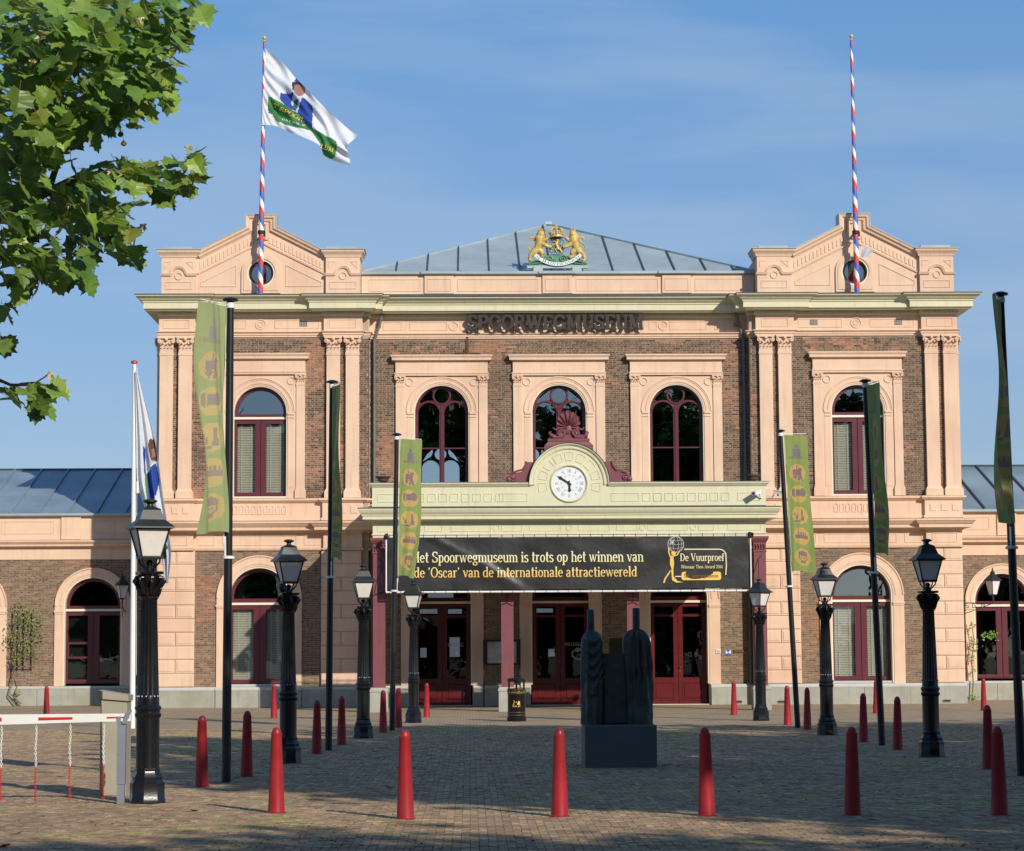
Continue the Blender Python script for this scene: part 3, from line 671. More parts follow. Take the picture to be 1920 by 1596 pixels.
for a, b in ((-5.6, -5.0), (-4.75, -3.55), (-3.15, -2.9), (2.9, 3.15), (3.55, 4.75), (5.0, 5.6)): frame_line(mb, a, b, 11.92, 12.2, .464)
for x in (-3.35, 3.35): ringp(mb, x, 12.06, .15, .464)
each(mb, 'frieze_panel', S, B)
mb = MB()
for cx in (-5.75, 5.72):
    for i in range(4): mb.box(cx-.1+i*.05, cx-.075+i*.05, .458, .463, 12.0, 12.14)
mb.obj('air_grille', M['pipe'], B)

# ---- windows -----------------------------------------------------
def surround(p, hw, pil, zcap, Wd, y=0.0, base=True):
    """stucco frame round an upper window: panel, flat pilasters, capitals, lintel and cap cornice; local x, y=0 wall plane"""
    mb = MB(); mb.slab(rect(-hw+.02, hw-.02, 6.541, 10.50), [arch(0, Wd['half'], 6.541, Wd['zs'])], -.05, -.001)
    mb.sweep(arc_pts(0, Wd['zs'], Wd['half']+.20, pi, 0, 30), [(-.05, .05), (-.05, .075), (-.02, .085), (.0, .065), (.03, .065), (.05, .05)], FRONT(0), caps=True)
    mb.sweep(arc_pts(0, Wd['zs'], Wd['half']+.075, pi, 0, 30), [(-.03, .05), (-.03, .07), (.02, .07), (.03, .05)], FRONT(0))
    for s in (-1, 1): mb.slab(circle(s*(hw-.44), 10.26, .13, 20), [circle(s*(hw-.44), 10.26, .10, 20)], -.075, -.051)
    mb.obj('surround', S, p, 40)
    for s in (-1, 1):
        mb = MB(); x0, x1 = sorted((s*(hw-.01), s*(hw-.01-pil))); mb.box(x0, x1, -.09, -.05, 6.86, 10.13); mb.box(x0-.012, x1+.012, -.10, -.05, 10.10, 10.135)
        mb.box(x0-.035, x1+.035, -.125, -.05, 6.542, 6.80); mb.box(x0-.015, x1+.015, -.105, -.05, 6.80, 6.865)
        mb.obj('pilaster_strip', S, p)
        link('capital', cap_small, p, ((x0+x1)/2, -.0, 10.15))
        mb = MB(); i0, i1 = sorted((s*(Wd['half']+.005), s*(Wd['half']+.215)))
        zt = Wd['zs']; mb.box(i0, i1, -.085, -.05, zt-.07, zt); mb.box(i0, i1, -.075, -.05, zt-.17, zt-.13); mb.box(i0, i1, -.06, -.05, 6.86, zt-.2); mb.obj('impost', S, p)
    mb = MB(); mb.sweep([(-hw, 0), (-hw, -.10), (hw, -.10), (hw, 0)], [(0, 10.46), (.02, 10.46), (.02, 10.50), (.04, 10.53), (.04, 10.55), (0, 10.56), (0, 10.90), (.02, 10.90), (.03, 10.93), (.11, 10.95), (.11, 11.02), (.15, 11.08), (.15, 11.115), (-.09, 11.15), (-.09, 10.46)], PLAN)
    mb.obj('cap_cornice', S, p)
    mb = MB(); mb.slab(arch(0, Wd['half'], 6.545, Wd['zs']), [arch(0, Wd['half']-.035, 6.60, Wd['zs'])], -.03, .27); mb.obj('reveal', M['cream_pale'], p, 40)
def casement(p, half, zb, zs, ztr, y, inner=.035, blinds=True, zfan=None, fanframe=.11, xs=(.17, .745), drop=0.16):
    """maroon frame with a fan light over two leaves"""
    hf = half-inner; e = hf*1.0; k = half/.86; x0, x1 = xs[0]*k, xs[1]*k
    zfan = zfan or ztr+.17
    fan = [(hf-fanframe, max(zs, zfan))] if zfan > zs else []
    fr = hf-fanframe
    ang0 = math.asin(max(0, min(1, (zfan-zs)/fr))) if zfan > zs else 0
    fan = [(fr*cos(ang0+(pi-2*ang0)*i/24), zs+fr*sin(ang0+(pi-2*ang0)*i/24)) for i in range(25)]
    if zfan < zs: fan += [(-fr, zfan), (fr, zfan)]
    mb = MB(); mb.slab(arch(0, hf, zb, zs), [fan, rect(-x1, -x0, zb+.14, ztr-.14), rect(x0, x1, zb+.14, ztr-.14)], y, y+.07)
    for s in (-1, 1):
        a, b = sorted((s*.012, s*(hf-.03))); mb.slab(rect(a, b, zb+.03, ztr-.03), [rect(min(s*x0, s*x1)-.0, max(s*x0, s*x1), zb+.14, ztr-.14)], y-.028, y-.001)
    mb.obj('frame', M['maroon'], p)
    mb = MB(); mb.box(-hf, hf, y-.07, y-.002, ztr, ztr+.035); mb.box(-hf, hf, y-.045, y-.003, ztr+.036, ztr+.075); mb.obj('transom', M['cream_pale'], p)
    mb = MB(); mb.slab(fan, [], y+.03, y+.034); mb.obj('pane', M['glass'] if blinds else M['glass_room'], p)
    for s in (-1, 1):
        a, b = sorted((s*x0, s*x1)); mb = MB(); mb.box(a-.01, b+.01, y+.03, y+.034, zb+.13, ztr-.13); mb.obj('pane', M['glass_blind' if blinds else 'glass_room'], p)
    if blinds:
        mb = MB(); w = x1-x0-.01; mb.add([(-w/2, 0, 0), (w/2, 0, 0), (w/2, .022, .040), (-w/2, .022, .040), (-w/2, .002, -.003), (w/2, .002, -.003), (w/2, .024, .037), (-w/2, .024, .037)],
            [(0, 1, 2, 3), (7, 6, 5, 4), (0, 4, 5, 1), (3, 2, 6, 7)]); sm = mb.mesh('slat', M['blind'])
        for s in (-1, 1):
            z = zb+.15
            while z < ztr-.17: link('slat', sm, p, (s*(x0+x1)/2, y+.11, z)); z += .0535
            for q in (.24, .76):
                mb = MB(); cx = s*(x0+(x1-x0)*q); mb.box(cx-.016, cx+.016, y+.098, y+.104, zb+.15, ztr-.14); mb.obj('tape', M['tape'], p)
WR = {}
p = part('window', B, (-TX, 0, 0)); WR['u'] = p
surround(p, 1.42, .27, 10.46, UW); casement(p, .86, 6.60, 9.25, 9.05, .17)
copy_tree(p, (TX, 0, 0))
p = part('window', B, (-TX, 0, 0))
def casing(p, half, zs, zb, out, m=S, zi=None, y=0.0, liner=.30):
    mb = MB(); ow = out-half
    mb.slab(arch_band(out, half, zb, zs), [], y-.06, y-.001)
    for r, pr in ((out-.035, .03), (half+.08, .02)): mb.sweep(arc_pts(0, zs, r, pi, 0, 36), [(-.035, .06), (-.035, .06+pr), (.0, .06+pr), (.035, .06)], FRONT(y))
    mb.obj('casing', m, p, 40)
    zi = zi or zs-.2
    for s in (-1, 1):
        mb = MB(); a, b = sorted((s*(half-.005), s*(out+.02))); mb.box(a, b, y-.095, y-.06, zi, zi+.06); a, b = sorted((s*(half), s*(out))); mb.box(a, b, y-.08, y-.06, zi-.05, zi); mb.obj('impost', m, p)
    mb = MB(); mb.slab(arch_band(half-.001, half-.05, zb+.01, zs), [], y-.04, y+liner); mb.obj('reveal', M['cream_pale'], p, 40)
casing(p, .98, 3.42, .65, 1.33, zi=3.14); casement(p, .98, .73, 3.42, 3.20, .24, inner=.05, zfan=3.40)
mb = MB(); mb.box(-.93, .93, .0, .3, .655, .73); mb.obj('sill', M['stone_pale'], p)
copy_tree(p, (TX, 0, 0))
# traceried windows of the middle part
def traceried(cx):
    p = part('window', B, (cx, .5, 0)); surround(p, 1.47, .28, 10.46, CW)
    q = .335; zs = 9.28; mb = MB(); holes = [circle(0, 9.84, .235, 24)]
    for s in (-1, 1):
        holes += [arch(s*.415, q, 8.18, zs, 20), rect(s*.415-q, s*.415+q, 6.62, 8.14)]
        po = [(s*-.79*cos(radians(a)), 9.3+.79*sin(radians(a))) for a in range(112, 156, 6)]
        po += [(s*(.415-.405*cos(radians(a))), zs+.405*sin(radians(a))) for a in range(128, 74, -9)]
        po += [(s*-.295*cos(radians(a)), 9.84+.295*sin(radians(a))) for a in range(212, 160, -10)]
        holes.append(po)
    mb.slab(arch(0, .85, 6.545, 9.3), holes, .17, .25)
    mb.sweep(arc_pts(0, 9.84, .268, 0, 2*pi, 24)[:-1], [(-.03, .0), (-.02, .03), (.02, .03), (.03, .0)], FRONT(.17), closed=True)
    for s in (-1, 1): mb.sweep(arc_pts(s*.415, zs, q+.035, pi, 0, 20), [(-.03, 0), (-.02, .025), (.02, .025), (.03, .0)], FRONT(.17))
    mb.sweep([(0, 9.5), (0, 6.6)], [(-.035, 0), (-.03, .03), (.03, .03), (.035, 0)], FRONT(.17))
    mb.obj('frame', M['maroon'], p, 35)
    for s in (-1, 1):
        mb = MB(); mb.slab(arch(s*.415, q+.02, 8.17, zs), [], .20, .204); mb.obj('pane', M['glass'], p)
        mb = MB(); mb.box(s*.415-q-.01, s*.415+q+.01, .20, .204, 6.6, 8.15); mb.obj('pane', M['glass_clear'], p)
    mb = MB(); mb.slab(circle(0, 9.84, .25), [], .208, .212); mb.obj('pane', M['glass'], p)
    mb = MB()
    for s in (-1, 1): mb.slab([(s*.2, 9.98), (s*.28, 10.03), (s*.74, 9.66), (s*.7, 9.60), (s*.3, 9.68)], [], .216, .22)
    each(mb, 'pane', M['glass'], p)
for cx in (-CX, 0, CX): traceried(cx)

# ---- entrance doors
def doorset(cx):
    p = part('entrance', B, (cx, .5, 0)); h = .95
    casing(p, h, 3.35, .655, 1.30, zi=3.1, liner=.34)
    for s in (-1, 1):
        mb = MB(); a, b = sorted((s*h, s*(h+.06))); mb.box(a, b, -.04, .34, .0, .655); mb.obj('jamb_stone', M['stone_pale'], p)
    y = .36; e = .9
    mb = MB(); mb.slab(arch(0, e, 3.30, 3.35), [[(e*.87*cos(pi*i/20), 3.42+e*.87*sin(pi*i/20)) for i in range(21)]], y, y+.07); mb.obj('fan_frame', M['red_door'], p)
    mb = MB(); mb.slab([(e*.88*cos(pi*i/20), 3.41+e*.88*sin(pi*i/20)) for i in range(21)], [], y+.03, y+.034); mb.obj('pane', M['glass_dark'], p)
    mb = MB(); mb.box(-e, e, y-.08, y-.002, 3.22, 3.295); mb.obj('transom', M['cream_pale'], p)
    for s in (-1, 1):
        a, b = sorted((s*.006, s*e)); gx0, gx1 = sorted((s*.15, s*.75))
        mb = MB(); mb.slab(rect(a, b, .03, 3.20), [rect(gx0, gx1, .86, 2.78), rect(gx0, gx1, 2.86, 3.10)], y, y+.06)
        mb.chamfer(gx0+.02, gx1-.02, y+.001, y-.02, .20, .68, .02); mb.slab(rect(gx0-.03, gx1+.03, .14, .74), [rect(gx0+.005, gx1-.005, .185, .695)], y-.012, y-.001)
        mb.box(a+.01, b-.01, y-.02, y-.001, .035, .10)
        mb.obj('door_leaf', M['red_door'], p)
        mb = MB(); mb.box(gx0-.01, gx1+.01, y+.03, y+.034, .85, 2.79); mb.box(gx0-.01, gx1+.01, y+.026, y+.03, 2.85, 3.11); each(mb, 'pane', M['glass_dark'], p)
    mb = MB(); mb.ball((.05, y-.06, 1.18), .03, 8, 5); mb.tube([(.05, y, 1.18), (.05, y-.06, 1.18)], .012, 6); mb.box(.035, .065, y-.012, y-.001, 1.02, 1.12); mb.obj('door_knob', M['brass'], p)
    mb = MB(); mb.box(-h, h, -.05, .5, .004, .03); mb.obj('threshold', M['stone_pale'], p)
for cx in (-CX, 0, CX): doorset(cx)
for cx, t in ((-CX+.17, 'UITGANG'), (.14, 'INGANG')):
    mb = MB(); write(mb, t, cx, 1.87, .1, .11, lambda a, b, y: (a, y, b), y0=.878, width=.50); mb.obj('door_lettering', M['print_grey'], B)

# ---- attic storey: tower gables
def gable(sx):
    g = part('gable', B, (sx*TX, .02, 0))
    out = [(-3.12, 12.98), (3.12, 12.98), (3.12, 14.24), (2.0, 14.24), (2.0, 14.36), (.40, 15.18), (.40, 15.54), (-.40, 15.54), (-.40, 15.18), (-2.0, 14.36), (-2.0, 14.24), (-3.12, 14.24)]
    mb = MB(); mb.slab(out, [circle(0, 13.71, .42)], 0, .4); mb.obj('gable_wall', S, g)
    rake = [(-2.02, 14.33), (-.42, 15.15), (-.42, 15.50), (.42, 15.50), (.42, 15.15), (2.02, 14.33)]
    mb = MB(); mb.sweep(rake, [(.17, 0), (.17, .03), (.13, .05), (.13, .08), (.06, .10), (.03, .15), (-.03, .17), (-.05, .17), (-.05, 0)], FRONT(0)); mb.obj('raking_cornice', S, g)
    mb = MB(); mb.sweep(rake, [(-.052, -.45), (-.052, .19), (-.085, .19), (-.085, -.45)], FRONT(0)); mb.obj('raking_flashing', M['zinc'], g)
    mb = MB(); mb.sweep([(-2.0, 13.70), (0, 14.70), (2.0, 13.70)], [(.04, 0), (.03, .035), (-.02, .05), (-.03, 0)], FRONT(0)); mb.obj('lower_rake_moulding', S, g)
    mb = MB(); mb.slab(rect(-.22, .22, 14.78, 15.36), [rect(-.13, .13, 14.78, 15.28)], -.05, -.001); mb.obj('finial_panel', S, g)
    for s in (-1, 1):
        for k in range(14):
            x = s*(.28+k*.125); zc = 14.70-abs(x)*.5+.10; mb = MB(); d = s*.5
            mb.add([(x-.038, -.022, zc-.0+.038*d), (x+.038, -.022, zc-.038*d), (x+.038, -.022, zc+.22-.038*d*.7), (x-.038, -.022, zc+.22+.038*d*.7),
                    (x-.038, -.0, zc+.038*d), (x+.038, -.0, zc-.038*d), (x+.038, -.0, zc+.22-.038*d*.7), (x-.038, -.0, zc+.22+.038*d*.7)],
                   [(0, 1, 2, 3), (0, 4, 5, 1), (1, 5, 6, 2), (2, 6, 7, 3), (3, 7, 4, 0)]); mb.obj('rake_block', S, g)
        mb = MB(); pl = [(s*.78, 13.28), (s*1.92, 13.28), (s*1.92, 13.42), (s*.78, 13.98)]; q = [(s*.80, 13.30), (s*1.90, 13.30), (s*1.90, 13.41), (s*.80, 13.95)]
        mb.slab(pl, [q], -.018, -.001); mb.obj('panel_moulding', S, g)
        # corner pier
        x0, x1 = sorted((s*2.04, s*3.16)); mb = MB()
        mb.box(x0+.02, x1-.02, -.13, .02, 12.98, 14.24); mb.obj('corner_pier', S, g)
        path = [(x0, .9), (x0, -.13), (x1, -.13), (x1, .9)]
        mb = MB(); mb.sweep(path, [(-.1, 14.20), (.02, 14.20), (.03, 14.25), (.06, 14.30), (.11, 14.36), (.12, 14.40), (.12, 14.43), (-.1, 14.43)], PLAN); mb.obj('pier_cornice', S, g)
        mb = MB(); mb.box(x0-.15, x1+.15, -.28, .9, 14.432, 14.46); mb.box(x0+.06, x1-.12, -.16, .8, 14.461, 14.545); mb.obj('pier_capping', M['zinc'], g)
        xm = (x0+x1)/2
        mb = MB(); cp = [(x0-.02, 13.64), (xm-.26, 13.64)]+arc_pts(xm, 13.66, .22, pi*.95, pi*.05, 14)+[(xm+.26, 13.64), (x1+.02, 13.64)]
        mb.sweep(cp, [(.045, 0), (.035, .04), (.0, .055), (-.04, .07), (-.05, 0)], FRONT(-.13)); mb.obj('pier_moulding', S, g)
        mb = MB(); ringp(mb, xm, 13.60, .12, -.131, .025, .025); frame_line(mb, x0+.14, x1-.14, 13.18, 13.42, -.131); 
        for t in (-1, 1): mb.slab([(xm+t*.46, 13.84), (xm+t*.46, 14.06), (xm+t*.22, 14.06)], [[(xm+t*.445, 13.88), (xm+t*.445, 14.045), (xm+t*.265, 14.045)]], -.144, -.131)
        each(mb, 'pier_ornament', S, g)
    mb = MB(); mb.slab(arch(0, .62, 13.06, 13.72, 30), [circle(0, 13.71, .44)], -.06, -.001); mb.slab(arch(0, .55, 13.14, 13.72, 30), [circle(0, 13.71, .46)], -.08, -.061); mb.obj('oculus_surround', S, g, 40)
    mb = MB(); mb.slab(circle(0, 13.71, .44, 36), [circle(0, 13.71, .395, 36)], -.05, .16); mb.obj('oculus_ring', M['cream_pale'], g, 40)
    mb = MB(); mb.slab(circle(0, 13.71, .395, 36), [circle(0, 13.71, .315, 36)], .08, .16); mb.box(-.025, .025, .1, .15, 13.39, 14.03); mb.obj('oculus_frame', M['maroon'], g, 40)
    mb = MB(); mb.slab(circle(0, 13.71, .33), [], .125, .129); mb.obj('pane', M['glass'], g)
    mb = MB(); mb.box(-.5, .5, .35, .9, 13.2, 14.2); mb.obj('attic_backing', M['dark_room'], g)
    # side return of the attic
    for s in (-1, 1):
        mb = MB(); x0, x1 = sorted((s*2.8, s*3.14)); mb.box(x0, x1, .02, 6, 12.98, 14.2); mb.obj('attic_side', S, g)
    mb = MB(); mb.box(-2.9, 2.9, 6.0, 6.3, 13.04, 14.2); mb.add([(-3.0, .42, 14.2), (3.0, .42, 14.2), (3.0, 6.2, 14.2), (-3.0, 6.2, 14.2), (0, .42, 15.1), (0, 6.2, 15.1)], [(0, 3, 5, 4), (1, 4, 5, 2), (0, 4, 1), (3, 2, 5)]); mb.obj('gable_roof', M['zinc'], g)
for s in (-1, 1): gable(s)
# ---- parapet between the towers
mb = MB(); mb.box(-6.3, 6.3, .56, .9, 12.985, 13.72); mb.obj('parapet', S, B)
mb = MB(); mb.sweep([(-6.3, .56), (6.3, .56)], [(0, 12.99), (.06, 12.99), (.06, 13.08), (.03, 13.12), (0, 13.12)], PLAN); mb.obj('parapet_plinth', S, B)
for a, b in ((-4.28, -3.34), (-.5, .46), (3.34, 4.28)):
    mb = MB(); mb.box(a, b, .50, .56, 13.122, 13.72); frame_line(mb, a+.09, b-.09, 13.2, 13.6, .499); mb.obj('parapet_pier', S, B)
mb = MB()
for a, b in ((-6.1, -4.36), (-3.26, -.58), (.54, 3.26), (4.36, 6.1)): frame_line(mb, a+.04, b-.04, 13.2, 13.6, .559)
each(mb, 'parapet_panel', S, B)
mb = MB(); mb.sweep([(-6.3, .56), (-4.3, .56), (-4.3, .50), (-3.32, .50), (-3.32, .56), (-.52, .56), (-.52, .50), (.48, .50), (.48, .56), (3.32, .56), (3.32, .50), (4.3, .50), (4.3, .56), (6.3, .56)],
    [(-.3, 13.722), (.05, 13.722), (.10, 13.75), (.10, 13.83), (-.05, 13.86), (-.3, 13.86)], PLAN); mb.obj('parapet_capping', M['zinc'], B)
# ---- hipped zinc roof: strips between standing seams
AP = Vector((0, 9.0, 16.95)); Z0 = 13.88; Y0 = .86; HB = 6.3
def hip_y(x): t = 1-abs(x)/HB; return Y0+(AP.y-Y0)*t, Z0+(AP.z-Z0)*t
def seam(mb, a, b, hgt=.05, w=.02):
    a, b = Vector(a), Vector(b); d = (b-a).normalized(); s = d.cross(Vector((0, 0, 1))).normalized()*w; u = Vector((0, 0, hgt))
    mb.add([a-s, a+s, b+s, b-s, a-s+u, a+s+u, b+s+u, b-s+u], [(0, 1, 2, 3), (4, 7, 6, 5), (0, 4, 5, 1), (1, 5, 6, 2), (2, 6, 7, 3), (3, 7, 4, 0)])
xs_ = [-6.3, -5.2, -4.2, -3.2, -2.2, -1.2, -.2, .8, 1.8, 2.8, 3.8, 4.8, 5.7, 6.3]
for i in range(len(xs_)-1):
    a, b = xs_[i], xs_[i+1]; mb = MB(); ya, za = hip_y(a); yb, zb = hip_y(b); dz = random.uniform(0, .008)
    pts = [(a, Y0, Z0+dz), (b, Y0, Z0+dz), (b, yb, zb+dz)] + ([(0, AP.y, AP.z+dz)] if a < 0 < b else []) + [(a, ya, za+dz)]
    pts = [q for k, q in enumerate(pts) if Vector(q) != Vector(pts[k-1])]
    n = len(pts); mb.add(pts+[(x, y, z-.03) for x, y, z in pts], [tuple(range(n)), tuple(range(2*n-1, n-1, -1))]+[(k, (k+1) % n, (k+1) % n+n, k+n) for k in range(n)])
    mb.obj('roof_panel', M['zinc'], B)
for x in xs_[1:-1]:
    mb = MB(); y, z = hip_y(x); seam(mb, (x, Y0+.02, Z0+.01), (x, y, z+.01)); mb.obj('roof_seam', M['zinc_dark'], B)
mb = MB(); seam(mb, (-HB, Y0, Z0), tuple(AP), .05, .035); seam(mb, (HB, Y0, Z0), tuple(AP), .06, .035); mb.obj('hip_ridge', M['zinc'], B)
mb = MB(); mb.add([(-HB, Y0, Z0), (HB, Y0, Z0), tuple(AP), (HB, 17.2, Z0), (-HB, 17.2, Z0)], [(1, 3, 2), (3, 4, 2), (4, 0, 2)]); mb.obj('roof_slope', M['zinc'], B)
mb = MB(); mb.box(-.12, .12, 8.8, 9.1, 16.93, 17.03); mb.obj('apex_cap', M['zinc'], B)
# ---- downpipes in the corners of the middle part
for s in (-1, 1):
    x = s*5.88 if s < 0 else 5.92
    mb = MB(); mb.tube([(x+(.25 if s < 0 else -.28), .25, 12.45), (x+(.2 if s < 0 else -.2), .3, 12.2), (x, .38, 11.6), (x, .38, 9), (x, .38, 6.55)], .048, 10)
    for z in (11.2, 9.6, 8.0): mb.lathe([(.049, 0), (.06, 0), (.06, .05), (.049, .05)], 10, (x, .38, z))
    mb.obj('downpipe', M['pipe'], B, 40)
mb = MB(); mb.tube([(5.98, .40, 4.9), (5.98, .40, .02)], .05, 10)
for z in (1.2, 3.0): mb.lathe([(.05, 0), (.062, 0), (.062, .05), (.05, .05)], 10, (5.98, .4, z))
mb.obj('downpipe', M['pipe'], B, 40)
mb = MB(); mb.tube([(-5.98, .40, 4.9), (-5.98, .40, .02)], .05, 10); mb.obj('downpipe', M['pipe'], B, 40)

# ---------------------------------------------------------------- side wings
def wing(sx, wcs, label):
    w = thing('side_wing', label, 'building'); YW = 4.6; xa = sx*12.61; xb = sx*34; x0, x1 = sorted((xa, xb))
    mb = MB(); mb.slab(rect(x0, x1, .001, 6.35), [arch(c, .97, .0, 3.30) for c in wcs], YW, YW+.35); mb.box(x0, x1, YW+7.5, YW+7.8, 0.002, 6.2); mb.obj('wall', M['mortar_low'], w)
    br = laid(x0 if sx > 0 else -21, 21 if sx > 0 else x1, .66, 4.84, YW, lambda z: [i for c in wcs for i in sk_arch(c, 1.25, 3.30)(z)], pitch=.058, warm=.08)
    mb = MB()
    for r in br: brick_mesh(mb, r, brick_col((r[0]+r[1])/2, r[2], .08))
    mb.obj('brickwork', M['brick'], w, kind='stuff', fix=False)
    pth = [(x0, YW), (x1, YW)]
    band('frieze', [(0, 4.84), (.03, 4.84), (.03, 5.20), (0, 5.20)], S, pth, w)
    band('cornice', [(0, 5.202), (.06, 5.202), (.08, 5.25), (.2, 5.28), (.2, 5.34), (.22, 5.35), (.28, 5.42), (.28, 5.45), (0, 5.50)], S, pth, w)
    band('parapet', [(0, 5.502), (.04, 5.502), (.04, 6.26), (0, 6.26)], S, pth, w)
    n = 7
    for i in range(n):
        a = x0+(x1-x0)*i/n; mb = MB(); frame_line(mb, a+.25, a+2.0, 5.7, 6.12, YW-.041); mb.box(a+2.25, a+2.9, YW-.10, YW-.042, 5.503, 6.258); each(mb, 'parapet_panel', S, w)
    band('gutter', [(-.2, 6.262), (.14, 6.262), (.20, 6.30), (.20, 6.37), (-.2, 6.37)], M['zinc'], pth, w)
    # roof strips between rolls
    yb, zb_, yt, zt_ = YW-.1, 6.375, YW+5.4, 8.26
    k = 0; x = xa
    off = {-1: -14.98+1.6, 1: 13.5}[sx]
    edges = [sx*12.61]; e = off if sx > 0 else -12.61-.77
    while abs(e) < 27: edges.append(e); e += sx*.81*1.18
    for a, b in zip(edges, edges[1:]):
        mb = MB(); a, b = sorted((a, b)); dz = random.uniform(0, .01); mb.add([(a, yb, zb_+dz), (b, yb, zb_+dz), (b, yt, zt_+dz), (a, yt, zt_+dz), (a, yb, zb_-.03), (b, yb, zb_-.03), (b, yt, zt_-.03), (a, yt, zt_-.03)],
            [(0, 1, 2, 3), (4, 7, 6, 5), (0, 4, 5, 1), (1, 5, 6, 2), (2, 6, 7, 3), (3, 7, 4, 0)]); mb.obj('roof_panel', M['zinc_wing'], w)
    for a in edges[1:]: mb = MB(); seam(mb, (a, yb, zb_+.01), (a, yt, zt_+.01), .06, .025); mb.obj('roof_seam', M['zinc_wing'] if sx < 0 else M['zinc_dark'], w)
    mb = MB(); mb.tube([(x0, yt, zt_+.02), (x1, yt, zt_+.02)], .05, 6); mb.add([(x0, yt, zt_-.01), (x1, yt, zt_-.01), (x1, 12.4, 6.3), (x0, 12.4, 6.3)], [(0, 1, 2, 3)]); mb.obj('roof_ridge', M['zinc_dark'], w)
    st = 2.1; i = 0; a = min(x0, x1)
    while a < max(x0, x1)-.1:
        mb = MB(); mb.chamfer(a+.004, a+st-.004, YW, YW-.12, 0, .56, .008); mb.obj('plinth_stone', M['stone'], w); a += st
    mb = MB(); mb.box(x0, x1, YW-.13, YW, .562, .645); mb.obj('plinth_coping', M['stone_pale'], w)
    for j, c in enumerate(wcs):
        p = part('window', w, (c, YW, 0))
        casing(p, .97, 3.30, .65, 1.26, zi=3.08)
        casement(p, .97, .72, 3.30, 3.12, .2, inner=.05, blinds=False, zfan=3.30)
        if sx < 0:
            mb = MB()
            for s in (-1, 1): mb.box(s*.5-.36, s*.5+.36, .32, .34, .74, 3.1)
            each(mb, 'window_screen', M['paper_white'], p)
            mb = MB(); mb.slab(rect(-.85, -.05, 1.55, 2.1), [rect(-.80, -.10, 1.62, 2.03)], .14, .165); mb.obj('inner_board', M['maroon'], p)
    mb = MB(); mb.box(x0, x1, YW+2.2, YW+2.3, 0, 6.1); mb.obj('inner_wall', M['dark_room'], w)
    return w
M['zinc_wing'] = mat('blue_grey_zinc', (0.21, 0.275, 0.32), 0.45, metal=0.15, vary=0.2, scale=.9, tint=(0.29, 0.36, 0.39), streak=.1)
M['paper_white'] = mat('frosted_screen', (0.30, 0.32, 0.28), 0.6, vary=.05)
wing(-1, [-15.4, -19.5, -23.6], 'low wing left of the tower with blue zinc roof and climbing plant on trellis')
wing(1, [14.98, 19.1, 23.2], 'low wing right of the tower, mostly outside the picture')

# ---------------------------------------------------------------- the entrance portico
PO = thing('entrance_portico', 'cream painted portico on mauve square columns in front of the museum doors', 'portico')
YF = -6.42
def U(x, y): return [(-x, .49), (-x, y), (x, y), (x, .49)]
def pband(name, prof, m=CR, x=5.64, y=YF): mb = MB(); mb.sweep(U(x, y), prof, PLAN); return mb.obj(name, m, PO)
pband('entablature', [(-.40, 4.96), (.0, 4.96), (.0, 5.02), (.03, 5.03), (.03, 5.06), (.0, 5.07), (.0, 5.40), (-.40, 5.40)])
pband('cornice', [(-.4, 5.402), (.05, 5.402), (.08, 5.45), (.28, 5.47), (.28, 5.57), (.31, 5.575), (.31, 5.60), (.36, 5.66), (.40, 5.74), (.40, 5.78), (-.4, 5.84)])
pband('cornice_flashing', [(-.4, 5.842), (.405, 5.782), (.42, 5.782), (.42, 5.80), (-.4, 5.87)], M['zinc_dark'])
# parapet with the clock arch
zc, ra = 6.50, 1.02
ra = 1.09
low = [(-5.66, 5.85), (5.66, 5.85), (5.66, 6.40), (ra, 6.40), (ra, zc)]+[(.5*cos(a), zc+.5*sin(a)) for a in np.linspace(0, -pi, 25)]+[(-ra, zc), (-ra, 6.40), (-5.66, 6.40)]
upp = [(ra*cos(a), zc+ra*sin(a)) for a in np.linspace(0, pi, 41)]+[(.5*cos(a), zc+.5*sin(a)) for a in np.linspace(pi, 0, 25)]
mb = MB(); mb.slab(low, [], YF, YF+.34); mb.slab(upp, [], YF, YF+.34); mb.obj('parapet', CR, PO, 40)
mb = MB()
for s in (-1, 1): mb.box(*sorted((s*5.32, s*5.66)), YF+.342, .49, 5.85, 6.40)
mb.obj('parapet_side', CR, PO)
cp = [(-.3, 6.402), (.0, 6.402), (.03, 6.42), (.05, 6.45), (.09, 6.49), (.09, 6.52), (-.3, 6.54)]
mb = MB(); mb.sweep([(-5.66, .49), (-5.66, YF), (-1.12, YF)], cp, PLAN); mb.sweep([(1.12, YF), (5.66, YF), (5.66, .49)], cp, PLAN); mb.obj('parapet_coping', CR, PO)
mb = MB(); mb.sweep([(-5.66, .49), (-5.66, YF), (-1.14, YF)], [(-.3, 6.545), (.10, 6.525), (.11, 6.54), (-.3, 6.57)], PLAN); mb.sweep([(1.14, YF), (5.66, YF), (5.66, .49)], [(-.3, 6.545), (.10, 6.525), (.11, 6.54), (-.3, 6.57)], PLAN); mb.obj('coping_flashing', M['zinc'], PO)
apth = [(-1.30, 6.46), (-1.09, 6.46)]+[(1.09*cos(a), zc+1.09*sin(a)) for a in np.linspace(pi, 0, 41)]+[(1.09, 6.46), (1.30, 6.46)]
mb = MB(); mb.sweep(apth[1:-1], [(.10, 0), (.10, .03), (.06, .045), (.04, .02), (.0, .035), (-.03, .09), (-.06, .10), (-.06, -.3), (.1, -.3)], FRONT(YF)); mb.obj('arch_moulding', CR, PO, 35)
mb = MB(); mb.sweep(arc_pts(0, zc, 1.155, pi, 0, 40), [(.0, .11), (.0, -.32), (-.015, -.32), (-.015, .11)], FRONT(YF)); mb.obj('arch_flashing', M['zinc'], PO, 35)
